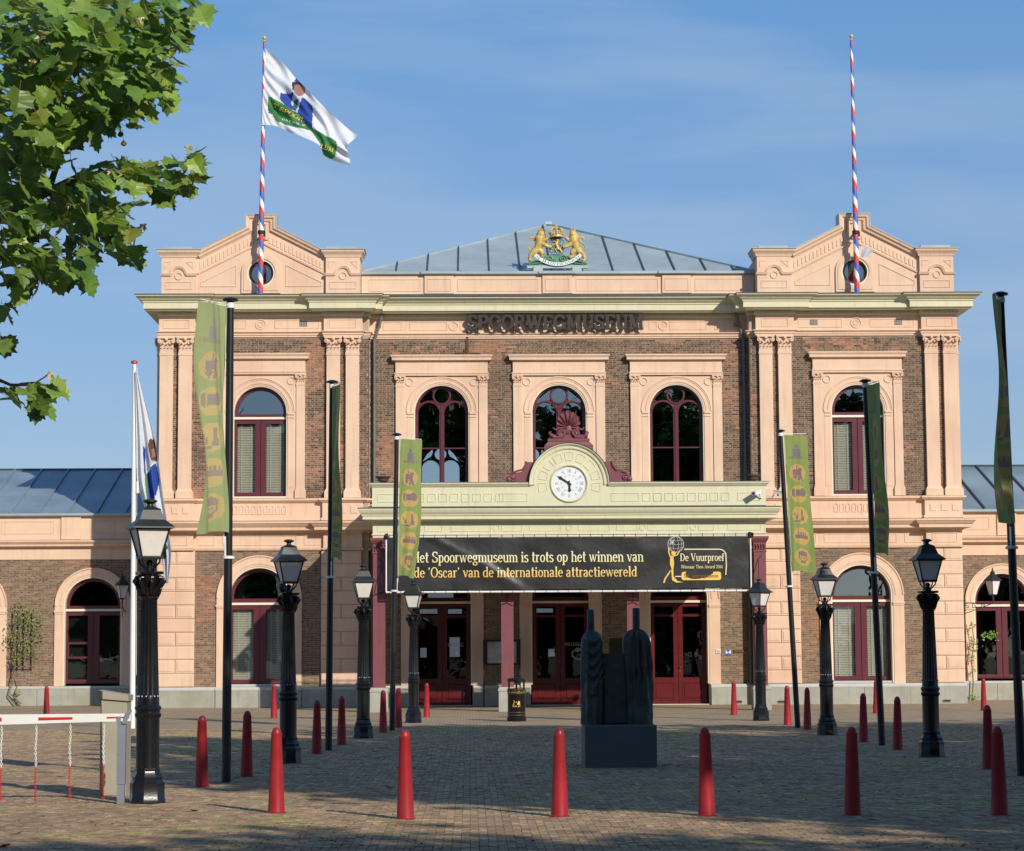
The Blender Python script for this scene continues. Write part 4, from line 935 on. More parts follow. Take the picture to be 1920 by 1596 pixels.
mb = MB(); mb.sweep(arc_pts(0, zc, .525, 0, 2*pi, 44)[:-1], [(-.03, 0), (-.03, .03), (0, .05), (.035, .02), (.035, -.1)], FRONT(YF), closed=True); mb.obj('dial_ring', CR, PO, 40)
for k in range(9):                                                     # blocks round the dial
    a = radians(-16.5+24.5*k); b = a+radians(17); mb = MB(); po = [(r*cos(t), zc+r*sin(t)) for r, ts in ((.66, (a, (a+b)/2, b)), (.90, (b, (a+b)/2, a))) for t in ts]
    ctr = (sum(p[0] for p in po)/6, sum(p[1] for p in po)/6); inn = [(ctr[0]+(x-ctr[0])*.93, ctr[1]+(z-ctr[1])*.93) for x, z in po]
    mb.slab(po, [inn], YF-.014, YF-.001); mb.obj('arch_block', CR, PO)
for s in (-1, 1):
    for k in range(8):
        x = s*(2.1+k*.325) if s > 0 else -4.95+k*.325+.55
        mb = MB(); frame_line(mb, x, x+.24, 5.98, 6.22, YF-.001, .014, .016); mb.obj('parapet_block', CR, PO)
    mb = MB(); a, b = sorted((s*1.2, s*2.0)); frame_line(mb, a, b, 5.98, 6.22, YF-.001, .012, .016); a, b = sorted((s*4.85, s*5.5)); frame_line(mb, a, b, 5.98, 6.22, YF-.001, .012, .016)
    each(mb, 'parapet_panel', CR, PO)
mb = MB()
for a, b in ((-5.5, -4.55), (-4.15, -3.65), (-3.4, -2.25), (-1.95, -1.35), (-1.15, -.25), (.25, 1.15), (1.35, 1.95), (2.25, 3.4), (3.7, 4.15), (4.55, 5.5)): frame_line(mb, a, b, 5.13, 5.32, YF-.001, .012, .016)
for x in (-4.35, -.0, 3.55, -2.1, 2.1): ringp(mb, x, 5.225, .095, YF-.001, .012, .018)
each(mb, 'entablature_panel', CR, PO)
mb = MB(); mb.box(-5.3, 5.3, YF+.02, .49, 5.82, 5.848); mb.obj('roof_deck', M['zinc_dark'], PO)
mb = MB(); mb.box(-5.25, 5.25, YF+.4, .49, 4.99, 5.03); mb.obj('ceiling', M['ceiling_wood'], PO)
mb = MB(); w = .175; mb.box(-w, w, -w, w, .72, 4.50); mb.lathe([(.25, .70), (.25, .72), (.235, .735)], 4, rot=pi/4); cshaft = mb.mesh('shaft', M['mauve'])
mb = MB(); q = sqrt(2)
mb.lathe([(w*q+.01, 4.50), (w*q+.03, 4.52), (w*q+.01, 4.55), (w*q+.01, 4.78), (w*q+.04, 4.80), (w*q+.10, 4.88), (w*q+.11, 4.90), (w*q+.11, 4.955)], 4, rot=pi/4)
for i in range(4):
    x = -.12+i*.08; mb.tube([(x, -w-.02, 4.58), (x+.02, -w-.035, 4.66), (x-.01, -w-.03, 4.74)], .02, 5)
ccap = mb.mesh('capital', M['mauve'])
mb = MB(); mb.lathe([(.36, .0), (.36, .56), (.385, .58), (.385, .63), (.33, .695)], 4, rot=pi/4); cped = mb.mesh('pedestal', M['stone'])
for x, y in [(s*a, YF+.19) for s in (-1, 1) for a in (5.46, 1.80)]:
    c = part('column', PO, (x, y, 0)); link('shaft', cshaft, c); link('capital', ccap, c); link('pedestal', cped, c)
# palmette crest and side scrolls in mauve
cr_ = part('crest', PO, (0, YF+.15, 0))
mb = MB(); mb.box(-.70, .70, -.12, .14, 7.40, 7.60); mb.add([(-.70, -.12, 7.602), (.70, -.12, 7.602), (.58, -.10, 7.72), (-.58, -.10, 7.72), (-.70, .14, 7.602), (.70, .14, 7.602), (.58, .12, 7.72), (-.58, .12, 7.72)], [(0, 1, 2, 3), (5, 4, 7, 6), (1, 5, 6, 2), (4, 0, 3, 7), (3, 2, 6, 7)])
mb.box(-.60, .60, -.12, .14, 7.722, 7.80); mb.obj('crest_base', M['mauve'], cr_)
mb = MB()
for s in (-1, 1):
    mb.tube(spiral(s*.19, 7.96, .12, 1.6, -pi/2, s, 26, -.07), [.035]*20+[.028]*7, 7)
    mb.tube([(s*.07, -.06, 8.05), (s*.2, -.08, 7.84), (s*.40, -.08, 7.83), (s*.52, -.07, 7.90), (s*.56, -.06, 7.98), (s*.50, -.05, 8.00)], [.03, .04, .045, .04, .035, .025], 7)
    mb.tube([(s*.22, -.06, 8.10), (s*.38, -.06, 8.06), (s*.46, -.05, 8.12)], [.03, .03, .015], 6)
    mb.ball((s*.50, -.07, 7.90), .06, 8, 6)
mb.box(-.55, .55, -.03, .05, 7.80, 7.92); mb.ball((0, 0, 8.06), .17, 12, 8, (1, .4, 1)); mb.slab([(-.34, 7.9), (.34, 7.9), (.26, 8.12), (-.26, 8.12)], [], -.02, .04); mb.obj('scroll_ornament', M['mauve'], cr_, 50)
for k in range(9):
    a = radians(90+(k-4)*21); L = .45-.03*abs(k-4)**1.3; mb = MB(); V = []; n = 8
    for i in range(n+1):
        t = i/n; r = .04+L*t; wd = .02+.070*(t**.8)*(1 if t < .8 else sqrt(max(0, 1-((t-.8)/.21)**2))+.05); y = -.04-.05*sin(pi*min(1, t*1.0))-.03*t
        cx, cz = r*cos(a), 8.13+r*sin(a); nx, nz_ = -sin(a), cos(a)
        V += [(cx-nx*wd, y-.015, cz-nz_*wd), (cx, y+.045, cz), (cx+nx*wd, y-.015, cz+nz_*wd), (cx, .05, cz)]
    Fc = []
    for i in range(n):
        o = 4*i; Fc += [(o, o+1, o+5, o+4), (o+1, o+2, o+6, o+5), (o+2, o+3, o+7, o+6), (o+3, o, o+4, o+7)]
    mb.add(V, Fc+[(4*n, 4*n+1, 4*n+2, 4*n+3)]); mb.obj('palmette_leaf', M['mauve'], cr_, 60)
for s in (-1, 1):
    mb = MB(); o = [(s*1.10, 6.56), (s*1.78, 6.56), (s*1.80, 6.70), (s*1.62, 6.80), (s*1.38, 6.84), (s*1.28, 6.95), (s*1.26, 7.12), (s*.98, 7.12)]
    mb.slab(o, [], YF+.02, YF+.2); mb.tube(spiral(s*1.62, 6.67, .10, 1.3, 0, s, 20, YF-.0), .028, 6); mb.ball((s*1.62, YF-.0, 6.67), .05, 8, 6); mb.ball((s*1.74, YF+.02, 6.62), .08, 8, 6)
    mb.tube([(s*1.70, YF, 6.78), (s*1.5, YF, 6.86), (s*1.34, YF, 6.90), (s*1.26, YF, 7.02), (s*1.24, YF, 7.14)], [.02, .03, .03, .03, .035], 6)
    mb.obj('side_scroll', M['mauve'], PO, 45)
# clock
ck = thing('clock', 'round white clock with black hands in the cream arch above the entrance', 'clock', (0, YF-.004, zc))
mb = MB(); mb.slab(circle(0, 0, .495, 48), [], .01, .06); mb.obj('dial', M['dial'], ck)
mb = MB()
rom = ['XII', 'I', 'II', 'III', 'IIII', 'V', 'VI', 'VII', 'VIII', 'IX', 'X', 'XI']
for k in range(12):
    a = pi/2-2*pi*k/12
    def f(u, v, y, a=a): return ((.36+v)*cos(a)+u*sin(a), y, (.36+v)*sin(a)-u*cos(a))
    t = rom[k]; wd = .028*len(t)+.02; write(mb, t, -wd/2, -.045, 1, .09, f, y0=.0065, width=wd)
    t = str(k+12) if k else '24'
    def f2(u, v, y, a=a): return (.235*cos(a)+u, y, .235*sin(a)+v)
    write(mb, t, -.028, -.02, 1, .042, f2, y0=.0065, width=.056)
for k in range(60):
    a = 2*pi*k/60; r0, r1, w = .445, .47, .003 if k % 5 else .006
    c, s = cos(a), sin(a); mb.add([(r0*c-w*s, .007, r0*s+w*c), (r1*c-w*s, .007, r1*s+w*c), (r1*c+w*s, .007, r1*s-w*c), (r0*c+w*s, .007, r0*s-w*c)], [(0, 1, 2, 3)])
mb.obj('numerals', M['numeral'], ck, fix=False)
def hand(L, ang, w, y, tail=.08):
    mb = MB(); a = radians(ang); o = [(-w*.6, -tail), (w*.6, -tail), (w, .02), (w*1.1, L*.62), (w*2.2, L*.74), (w*.6, L*.84), (0, L), (-w*.6, L*.84), (-w*2.2, L*.74), (-w*1.1, L*.62), (-w, .02)]
    mb.slab([(x*cos(a)+z*sin(a), -x*sin(a)+z*cos(a)) for x, z in o], [], y-.008, y); mb.lathe([(.035, 0), (.035, .01)], 12); return mb
hand(.27, 176, .026, -.004).obj('hour_hand', M['black'], ck); hand(.41, 303, .021, -.016).obj('minute_hand', M['black'], ck)
mb = MB(); mb.slab(circle(0, 0, .035, 16), [], -.03, -.002); mb.obj('hub', M['black'], ck)
# urns
def urn(x, y, lab):
    mb = MB(); mb.lathe([(.10, 0), (.10, .04), (.05, .07), (.04, .11), (.09, .15), (.15, .19), (.16, .24), (.19, .28), (.23, .30), (.23, .33), (.17, .33), (.16, .29), (.02, .28)], 18)
    o = mb.obj('urn', M['rust'], None, 40, loc=(x, y, 6.55)); tag(o, lab, 'urn', 'rusty urns on the portico')
urn(-5.42, -4.4, 'rusty flared urn on the portico parapet beside the left downpipe')
urn(5.55, -4.4, 'rusty flared urn on the right end of the portico parapet')
# security cameras
def cctv(x, y, z, d, lab):
    t = thing('security_camera', lab, 'camera', (x, y, z)); mb = MB(); mb.box(-.07, .07, -.30*d, 0, -.045, .05); mb.obj('housing', M['white'], t)
    mb = MB(); mb.box(-.08, .08, -.33*d, .02, .052, .062); mb.obj('sun_shield', M['white'], t); mb = MB(); mb.tube([(0, 0, -.05), (0, .05, -.18), (0, .2, -.2)], .02, 6); mb.obj('bracket', M['white'], t)
    mb = MB(); mb.slab(circle(0, 0, .035, 12), [], -.302*d, -.301*d); mb.obj('lens', M['black'], t); return t
t = cctv(5.45, YF-.12, 6.22, 1, 'small white security camera on the right end of the cream parapet'); t.rotation_euler = (radians(12), 0, radians(-40))
t = cctv(5.95, YF+.3, 6.25, 1, 'white security camera at the outer right corner of the portico'); t.rotation_euler = (radians(12), 0, radians(50))
t = cctv(-5.85, -.35, 6.2, 1, 'white security camera left of the portico below the left urn'); t.rotation_euler = (radians(15), 0, radians(-35))
# ================================================================== ground
def mat_ground(name, joints):
    m, n, b = new_mat(name); N, L = n.nodes, n.links; g = N.new('ShaderNodeNewGeometry')
    nz = N.new('ShaderNodeTexNoise'); nz.inputs['Scale'].default_value = 0.55; nz.inputs['Detail'].default_value = 8; L.new(g.outputs['Position'], nz.inputs['Vector'])
    fine = N.new('ShaderNodeTexNoise'); fine.inputs['Scale'].default_value = 14; fine.inputs['Detail'].default_value = 5; L.new(g.outputs['Position'], fine.inputs['Vector'])
    moss = N.new('ShaderNodeMapRange'); moss.inputs['From Min'].default_value = .52; moss.inputs['From Max'].default_value = .72; L.new(nz.outputs['Fac'], moss.inputs['Value'])
    if joints:
        bt = N.new('ShaderNodeTexBrick'); bt.inputs['Scale'].default_value = 1.0; bt.inputs['Brick Width'].default_value = .16; bt.inputs['Row Height'].default_value = .08
        bt.inputs['Mortar Size'].default_value = .006; bt.inputs['Color1'].default_value = (.46, .34, .22, 1); bt.inputs['Color2'].default_value = (.32, .23, .15, 1); bt.inputs['Mortar'].default_value = (.12, .11, .06, 1)
        bt.inputs['Bias'].default_value = -.1; L.new(g.outputs['Position'], bt.inputs['Vector']); base = bt.outputs['Color']
    else:
        cr = N.new('ShaderNodeValToRGB'); cr.color_ramp.elements[0].color = (.12, .095, .055, 1); cr.color_ramp.elements[1].color = (.24, .19, .12, 1); L.new(fine.outputs['Fac'], cr.inputs['Fac']); base = cr.outputs['Color']
    mx = N.new('ShaderNodeMix'); mx.data_type = 'RGBA'; mm = N.new('ShaderNodeMath'); mm.operation = 'MULTIPLY'; mm.inputs[1].default_value = .55
    L.new(moss.outputs[0], mm.inputs[0]); L.new(mm.outputs[0], mx.inputs['Factor']); L.new(base, mx.inputs['A']); mx.inputs['B'].default_value = (.13, .13, .05, 1)
    rp = N.new('ShaderNodeMapRange'); rp.inputs['To Min'].default_value = .6; rp.inputs['To Max'].default_value = 1.4; L.new(fine.outputs['Fac'], rp.inputs['Value'])
    mu = N.new('ShaderNodeMix'); mu.data_type = 'RGBA'; mu.blend_type = 'MULTIPLY'; mu.inputs['Factor'].default_value = 1; L.new(mx.outputs['Result'], mu.inputs['A']); L.new(rp.outputs[0], mu.inputs['B'])
    L.new(mu.outputs['Result'], b.inputs['Base Color']); b.inputs['Roughness'].default_value = .9; b.inputs['Specular IOR Level'].default_value = .2
    bp = N.new('ShaderNodeBump'); bp.inputs['Distance'].default_value = .02; bp.inputs['Strength'].default_value = .8; L.new(fine.outputs['Fac'], bp.inputs['Height']); L.new(bp.outputs[0], b.inputs['Normal'])
    return m
mb = MB(); mb.add([(-600, -600, -.016), (600, -600, -.016), (600, 900, -.016), (-600, 900, -.016)], [(0, 1, 2, 3)]); mb.obj('ground', mat_ground('joint_soil', False), kind='structure')
YP = -20.0
mb = MB(); mb.add([(-60, YP, 0), (60, YP, 0), (60, 30, 0), (-60, 30, 0)], [(0, 1, 2, 3)]); pav = mb.obj('pavement', mat_ground('clinker_far', True), kind='structure')
PC = [(.34, .225, .13), (.29, .18, .105), (.37, .255, .145), (.25, .165, .105), (.32, .19, .11), (.385, .27, .15), (.27, .195, .125), (.285, .22, .11)]
def paver_boxes():
    Wd = .08; cells = []
    for iy in range(int(-57/Wd), int(YP/Wd)):
        y = iy*Wd; d = y+71.9; half = .228*d+1.6; xc = -2.88+.019*d
        for ix in range(int((xc-half)/Wd), int((xc+half)/Wd)):
            c = (ix-iy) % 4
            if c == 0: cells.append((ix*Wd, y, .16, .08))
            elif c == 3: cells.append((ix*Wd, y, .08, .16))
    return cells
cells = paver_boxes(); cells.sort(key=lambda c: c[1])
# nearest pavers in view stand singly
def shows(x, y, z=0.0):
    v = np.array([x, y, z])-CAM; w = v@_fw; px, py = W/2+F*(v@_rt)/w, H/2-F*(v@_up)/w; return px, py
near, rest = [], []
for c in cells:
    if len(near) < 296 and c[1] < -50:
        px, py = shows(c[0]+c[2]/2, c[1]+c[3]/2)
        if 5 < px < 1915 and 1580 < py < 1594: near.append(c); continue
    rest.append(c)
def paver_col(x, y):
    n = noise.noise(Vector((x*.35, y*.35, 2)))+.6*noise.noise(Vector((x*1.3, y*1.1, 5)))
    c = random.choice(PC); k = random.uniform(.92, 1.42)*(1+.22*n)
    if n > .28 and random.random() < .6: c = (c[0]*.8, c[1]*.98, c[2]*.62)
    return (c[0]*k, c[1]*k, c[2]*k)
mb = MB(); jj = .003
for x, y, w, d in rest:
    mb.cur = paver_col(x, y); t = [random.uniform(-.004, .003)+.0005 for _ in range(4)]; x0, x1, y0, y1 = x+jj, x+w-jj, y+jj, y+d-jj
    mb.add([(x0, y0, t[0]), (x1, y0, t[1]), (x1, y1, t[2]), (x0, y1, t[3]), (x0, y0, -.016), (x1, y0, -.016), (x1, y1, -.016), (x0, y1, -.016)], [(0, 1, 2, 3), (0, 4, 5, 1), (1, 5, 6, 2), (2, 6, 7, 3), (3, 7, 4, 0)])
mb.obj('paving', M['paver'], pav, kind='stuff', fix=False)
pv = []
for c in PC:
    for k in (.9, 1.1):
        mb = MB(); mb.cur = tuple(q*k for q in c); a, b2, e = .08-jj, .04-jj, .006
        mb.add([(-a+e, -b2+e, 0), (a-e, -b2+e, .001), (a-e, b2-e, -.001), (-a+e, b2-e, 0), (-a, -b2, -e), (a, -b2, -e), (a, b2, -e), (-a, b2, -e), (-a, -b2, -.016), (a, -b2, -.016), (a, b2, -.016), (-a, b2, -.016)],
            [(0, 1, 2, 3)]+[(i, i+4, (i+1) % 4+4, (i+1) % 4) for i in range(4)]+[(i+4, i+8, (i+1) % 4+8, (i+1) % 4+4) for i in range(4)]); pv.append(mb.mesh('paver', M['paver'], fix=False))
for x, y, w, d in near: link('paver', random.choice(pv), pav, (x+w/2, y+d/2, random.uniform(-.003, .002)), (0, 0, 0 if w > d else pi/2))
# moss and grass tufts between the stones
mb = MB()
for _ in range(2600):
    y = -31-25*random.random(); d = y+71.9; x = -2.88+.019*d+random.uniform(-.23, .23)*d
    n = noise.noise(Vector((x*.3, y*.3, 7)))+.5*noise.noise(Vector((x*.9, y*.9, 3)))
    if n < .12: continue
    h, w = random.uniform(.004, .013), random.uniform(.008, .03); mb.cur = random.choice([(.13, .15, .04), (.17, .17, .05), (.10, .12, .035)])
    for k in range(3):
        a = random.uniform(0, pi); dx, dy = w*cos(a), w*sin(a); mb.add([(x-dx, y-dy, -.01), (x+dx, y+dy, -.01), (x+dx*.4, y+dy*.4, h), (x-dx*.5, y-dy*.5, h*.8)], [(0, 1, 2, 3)])
mb.obj('moss', M['paver'], None, kind='stuff', fix=False)

# ================================================================== things on the building
sg = thing('museum_sign', 'dark bronze letters SPOORWEGMUSEUM mounted under the main cornice', 'sign')
x0, _ = at(876, 605, .2); x1, _ = at(1207, 605, .2); _, zt = at(1040, 591, .2); _, zb = at(1040, 617, .2)
word = 'SPOORWEGMUSEUM'; tw = text_width(word, 1); sx_ = (x1-x0)/tw; x = x0; hgt = zt-zb
for ch in word:
    mb = MB(); a = glyph(mb, ch, 0, 0, sx_*1.02, hgt, lambda a, b, y: (a, y, b), th=.09, kt=1.55, kn=2.9); 
    if ch in 'SOG': glyph(mb, ch, .012, 0, sx_*1.0, hgt, lambda a, b, y: (a, y+.02, b), th=.06, kt=1.5, kn=2.7)
    mb.obj('letter', M['letter'], sg, loc=(x, .28, zb)); x += a*sx_
mb = MB()
for z in (zb+.1, zt-.12): mb.box(x0, x1, .33, .345, z, z+.02)
mb.obj('rail', M['letter'], sg)
mb = MB()
for i in range(18): mb.box(x0+i*(x1-x0)/17-.01, x0+i*(x1-x0)/17+.01, .345, .46, zb+.04, zb+.06)
each(mb, 'bracket', M['letter'], sg)
fl = thing('cable_bracket', 'rusty cable bracket and floodlight above the left middle window cap', 'bracket'); xa, za = at(876, 617, .4); _, zb2 = at(876, 662, .4)
mb = MB(); mb.tube([(xa-.03, .46, za), (xa-.03, .43, zb2)], .01, 5); mb.tube([(xa+.03, .46, za), (xa+.03, .43, zb2)], .01, 5); mb.tube([(xa, .46, za), (xa+.01, .42, zb2)], .008, 5)
for i in range(7): z = za+(zb2-za)*(.35+i*.1); mb.box(xa-.035, xa+.035, .42, .44, z, z+.012)
mb.obj('cable_ladder', M['rust'], fl); mb = MB(); mb.box(xa-.42, xa-.1, .3, .42, 11.15, 11.20); mb.box(xa+.02, xa+.42, .3, .42, 11.15, 11.18); mb.tube([(xa-.03, .36, 11.2), (xa-.03, .36, 11.4)], .02, 6); mb.obj('floodlight', M['rust'], fl)

# ---- coat of arms
xc, zc0 = at(1045, 511, .72)
ar = thing('coat_of_arms', 'gilded coat of arms with two crowned lions and blue shield on the parapet', 'coat of arms', (xc-.02, .72, 13.86))
mb = MB(); mb.box(-.75, -.45, -.1, .15, 0, .16); mb.box(.5, .8, -.1, .15, 0, .16); mb.box(-.95, 1.0, -.06, .08, .10, .19); mb.obj('support_block', M['zinc'], ar)
mb = MB()
mb.slab([(-.95, .19), (.98, .19), (.98, .27), (.8, .34), (.6, .33), (.45, .45), (.2, .54), (-.2, .54), (-.45, .45), (-.6, .33), (-.8, .34), (-.95, .28)], [], -.05, .06)
for s in (-1, 1):
    mb.tube(spiral(s*.2+.0, .40, .13, 1.5, 0, s, 22, -.07), .022, 6); mb.tube([(s*.95, -.06, .24), (s*.7, -.08, .34), (s*.5, -.08, .36), (s*.36, -.07, .50)], .03, 6); mb.tube([(s*.9, -.06, .22), (s*.6, -.08, .26), (s*.4, -.08, .30)], .022, 6)
mb.obj('mound', M['arms_green'], ar, 50)
def lion_mb():
    mb = MB(); T = mb.tube
    T([(-.66, 0, .66), (-.60, -.01, .78), (-.55, -.03, .92), (-.51, -.04, 1.05), (-.50, -.04, 1.15)], [.11, .12, .145, .155, .12], 10)
    mb.ball((-.505, -.06, 1.21), .115, 10, 8, (1, 1, 1.15), .25, 1); mb.ball((-.50, -.13, 1.18), .05, 8, 6, (1, 1.1, .9)); mb.ball((-.53, -.03, 1.08), .16, 10, 8, (1, .9, 1.2), .35, 3)
    for s in (-1, 1): mb.ball((-.505+s*.08, -.03, 1.28), .028, 6, 4)
    T([(-.66, 0, .70), (-.74, -.02, .60), (-.83, -.03, .54), (-.87, -.02, .44), (-.86, -.02, .36), (-.79, -.06, .34)], [.13, .12, .085, .06, .055, .05], 9)
    T([(-.58, 0, .70), (-.50, -.02, .64), (-.46, -.02, .56), (-.50, -.02, .49), (-.40, -.05, .46)], [.11, .10, .08, .06, .05], 9)
    T([(-.50, -.05, .95), (-.40, -.08, .86), (-.28, -.09, .80), (-.17, -.09, .78)], [.09, .075, .06, .055], 9)
    T([(-.47, -.02, 1.05), (-.38, -.05, 1.0), (-.30, -.05, 1.06), (-.26, -.06, 1.10)], [.085, .07, .06, .05], 9)
    T([(-.76, .01, .66), (-.86, .01, .70), (-.905, .01, .78), (-.87, .01, .87), (-.76, .01, .95), (-.70, .01, 1.03), (-.73, .01, 1.11), (-.82, .01, 1.11), (-.86, .01, 1.03)], [.032, .028, .025, .025, .025, .025, .032, .045, .03], 7)
    return mb
lm = lion_mb().mesh('lion', M['lion'], 60); l1 = link('lion', lm, ar); l2 = link('lion', lm, ar, (.03, 0, 0), scale=(-1, 1, 1))
def crown_mb(r):
    mb = MB(); mb.lathe([(r*.8, 0), (r*.92, .02), (r*.9, r*.35), (r*.85, r*.35), (r*.7, 0)], 16)
    for k in range(8):
        a = pi*2*k/8; mb.tube([(r*.88*cos(a), r*.88*sin(a), r*.3), (r*1.05*cos(a), r*1.05*sin(a), r*.8), (r*.75*cos(a), r*.75*sin(a), r*1.25), (r*.2*cos(a), r*.2*sin(a), r*1.3), (0, 0, r*1.2)], r*.10, 6)
        mb.ball((r*.98*cos(a+.39), r*.98*sin(a+.39), r*.5), r*.14, 6, 4)
    mb.ball((0, 0, r*1.42), r*.2, 8, 6); mb.box(-r*.06, r*.06, -r*.04, r*.04, r*1.5, r*1.9); mb.box(-r*.16, r*.16, -r*.04, r*.04, r*1.66, r*1.76); return mb
crown_mb(.235).obj('crown', M['gold'], ar, 50, loc=(0, -.04, 1.09))
cm = crown_mb(.075).mesh('lion_crown', M['gold'], 50)
link('lion_crown', cm, l1, (-.505, -.05, 1.29)); link('lion_crown', cm, l2, (-.505, -.05, 1.29))
sh = [(-.25, 1.10), (.25, 1.10), (.25, .66)]+[(.25*cos(t), .66+.14*sin(t)) for t in np.linspace(0, -pi, 12)][1:-1]+[(-.25, .66)]
mb = MB(); mb.slab(sh, [], -.06, .0); so = mb.obj('shield', M['arms_blue'], ar)
mb = MB()
for i in range(6):
    for j in range(7):
        x, z = -.21+i*.084+(.04 if j % 2 else 0), .58+j*.075
        if abs(x) < .23 and random.random() < .85: mb.box(x-.013, x+.013, -.075, -.06, z-.02, z+.02)
mb.obj('billet', M['gold'], so, kind='stuff')
mb = MB(); T = mb.tube
T([(.06, -.09, .70), (.02, -.09, .80), (-.01, -.09, .90), (.02, -.09, .97)], [.045, .05, .05, .04], 8); mb.ball((.03, -.10, 1.0), .045, 8, 6)
T([(.05, -.09, .72), (.12, -.09, .70), (.16, -.09, .60)], [.04, .03, .02], 7); T([(.03, -.09, .74), (-.04, -.09, .70), (.0, -.09, .62)], [.035, .028, .02], 7)
T([(-.01, -.09, .88), (-.10, -.09, .86), (-.14, -.09, .82)], [.03, .025, .02], 7); T([(-.0, -.09, .93), (-.08, -.09, .98), (-.11, -.09, .95)], [.03, .022, .02], 7); T([(.08, -.08, .74), (.17, -.08, .80), (.13, -.08, .88), (.18, -.08, .95)], [.014]*4, 6)
mb.obj('shield_lion', M['gold'], so, 60)
R_ = 1.02; cz = 1.24                                                   # motto ribbon
th0, th1 = radians(-136), radians(-44); mb = MB(); n = 30
for i in range(n):
    a, b = th0+(th1-th0)*i/n, th0+(th1-th0)*(i+1)/n; mb.add([(r*cos(t)+.04, y, cz+r*sin(t)) for y in (-.12, -.10) for r, t in ((R_-.055, a), (R_+.055, a), (R_+.055, b), (R_-.055, b))], [(0, 1, 2, 3), (4, 7, 6, 5), (1, 5, 6, 2), (0, 3, 7, 4)])
rb = mb.obj('motto_ribbon', M['white'], ar)
mb = MB(); t = 'JE MAINTIENDRAI'
wd = text_width(t, 1, .12); L_ = (th1-th0)*.93
def arcf(u, v, y): a = th0+(th1-th0)*.035+L_*u; r = R_+.035-v; return (r*cos(a)+.04, -.1215+y*.3-.0005, cz+r*sin(a))
write(mb, t, 0, 0, 1/wd, .07, arcf, gap=.12, th=.004); mb.obj('motto_lettering', M['black'], rb, fix=False)

# ---- roof flagpoles with the spiral stripe
def mat_spiral():
    m, n, b = new_mat('red_white_blue_spiral'); N, L = n.nodes, n.links; tc = N.new('ShaderNodeTexCoord'); sp = N.new('ShaderNodeSeparateXYZ'); L.new(tc.outputs['Object'], sp.inputs[0])
    at2 = N.new('ShaderNodeMath'); at2.operation = 'ARCTAN2'; L.new(sp.outputs['Y'], at2.inputs[0]); L.new(sp.outputs['X'], at2.inputs[1])
    d = N.new('ShaderNodeMath'); d.operation = 'DIVIDE'; d.inputs[1].default_value = 2*pi; L.new(at2.outputs[0], d.inputs[0])
    z = N.new('ShaderNodeMath'); z.operation = 'MULTIPLY_ADD'; z.inputs[1].default_value = 1.26; L.new(sp.outputs['Z'], z.inputs[0]); L.new(d.outputs[0], z.inputs[2])
    f = N.new('ShaderNodeMath'); f.operation = 'FRACT'; L.new(z.outputs[0], f.inputs[0])
    cr = N.new('ShaderNodeValToRGB'); cr.color_ramp.interpolation = 'CONSTANT'; e = cr.color_ramp.elements; e[0].color = (.62, .05, .035, 1); e[1].position = .333; e[1].color = (.78, .76, .72, 1); q = e.new(.666); q.color = (.045, .13, .50, 1)
    L.new(f.outputs[0], cr.inputs[0]); L.new(cr.outputs[0], b.inputs['Base Color']); b.inputs['Roughness'].default_value = .45; return m
M['spiral'] = mat_spiral()
def roof_pole(px0, py0, px1, py1, lab):
    x, z = at(px0, py0, -.42); xt, zt = at(px1, py1, -.42); t = thing('roof_flagpole', lab, 'flagpole', (x, -.42, z)); h = zt-z
    t.rotation_euler = (0, math.atan((xt-x)/h), 0)
    mb = MB(); mb.lathe([(.085, 0), (.085, 1.6), (.08, 3), (.06, h*.6), (.045, h-.25), (.04, h-.2)], 16); mb.obj('pole', M['spiral'], t, 40)
    mb = MB(); mb.lathe([(.02, h-.2), (.05, h-.18), (.02, h-.13), (.055, h-.09), (.07, h-.05), (.05, h-.01), (.01, h)], 12); mb.obj('gold_ball', M['gold'], t, 50)
    zb = at(px0, 436, -.42)[1]-z; mb = MB(); mb.lathe([(.088, zb-.06), (.115, zb-.05), (.115, zb+.05), (.088, zb+.06)], 14); mb.box(-.03, .03, .08, .45, zb-.03, zb+.03); mb.box(.06, .13, -.05, .05, zb-.12, zb+.02); mb.obj('clamp', M['black'], t)
    mb = MB(); mb.box(-.2, .2, -.12, .12, -.02, .02); mb.obj('foot_plate', M['zinc'], t); return t
roof_pole(488, 556, 496, 68, 'red, white and blue striped flagpole on the left gable, flying a white flag')
roof_pole(1607, 552, 1596, 65, 'red, white and blue striped flagpole on the right gable, without a full flag')

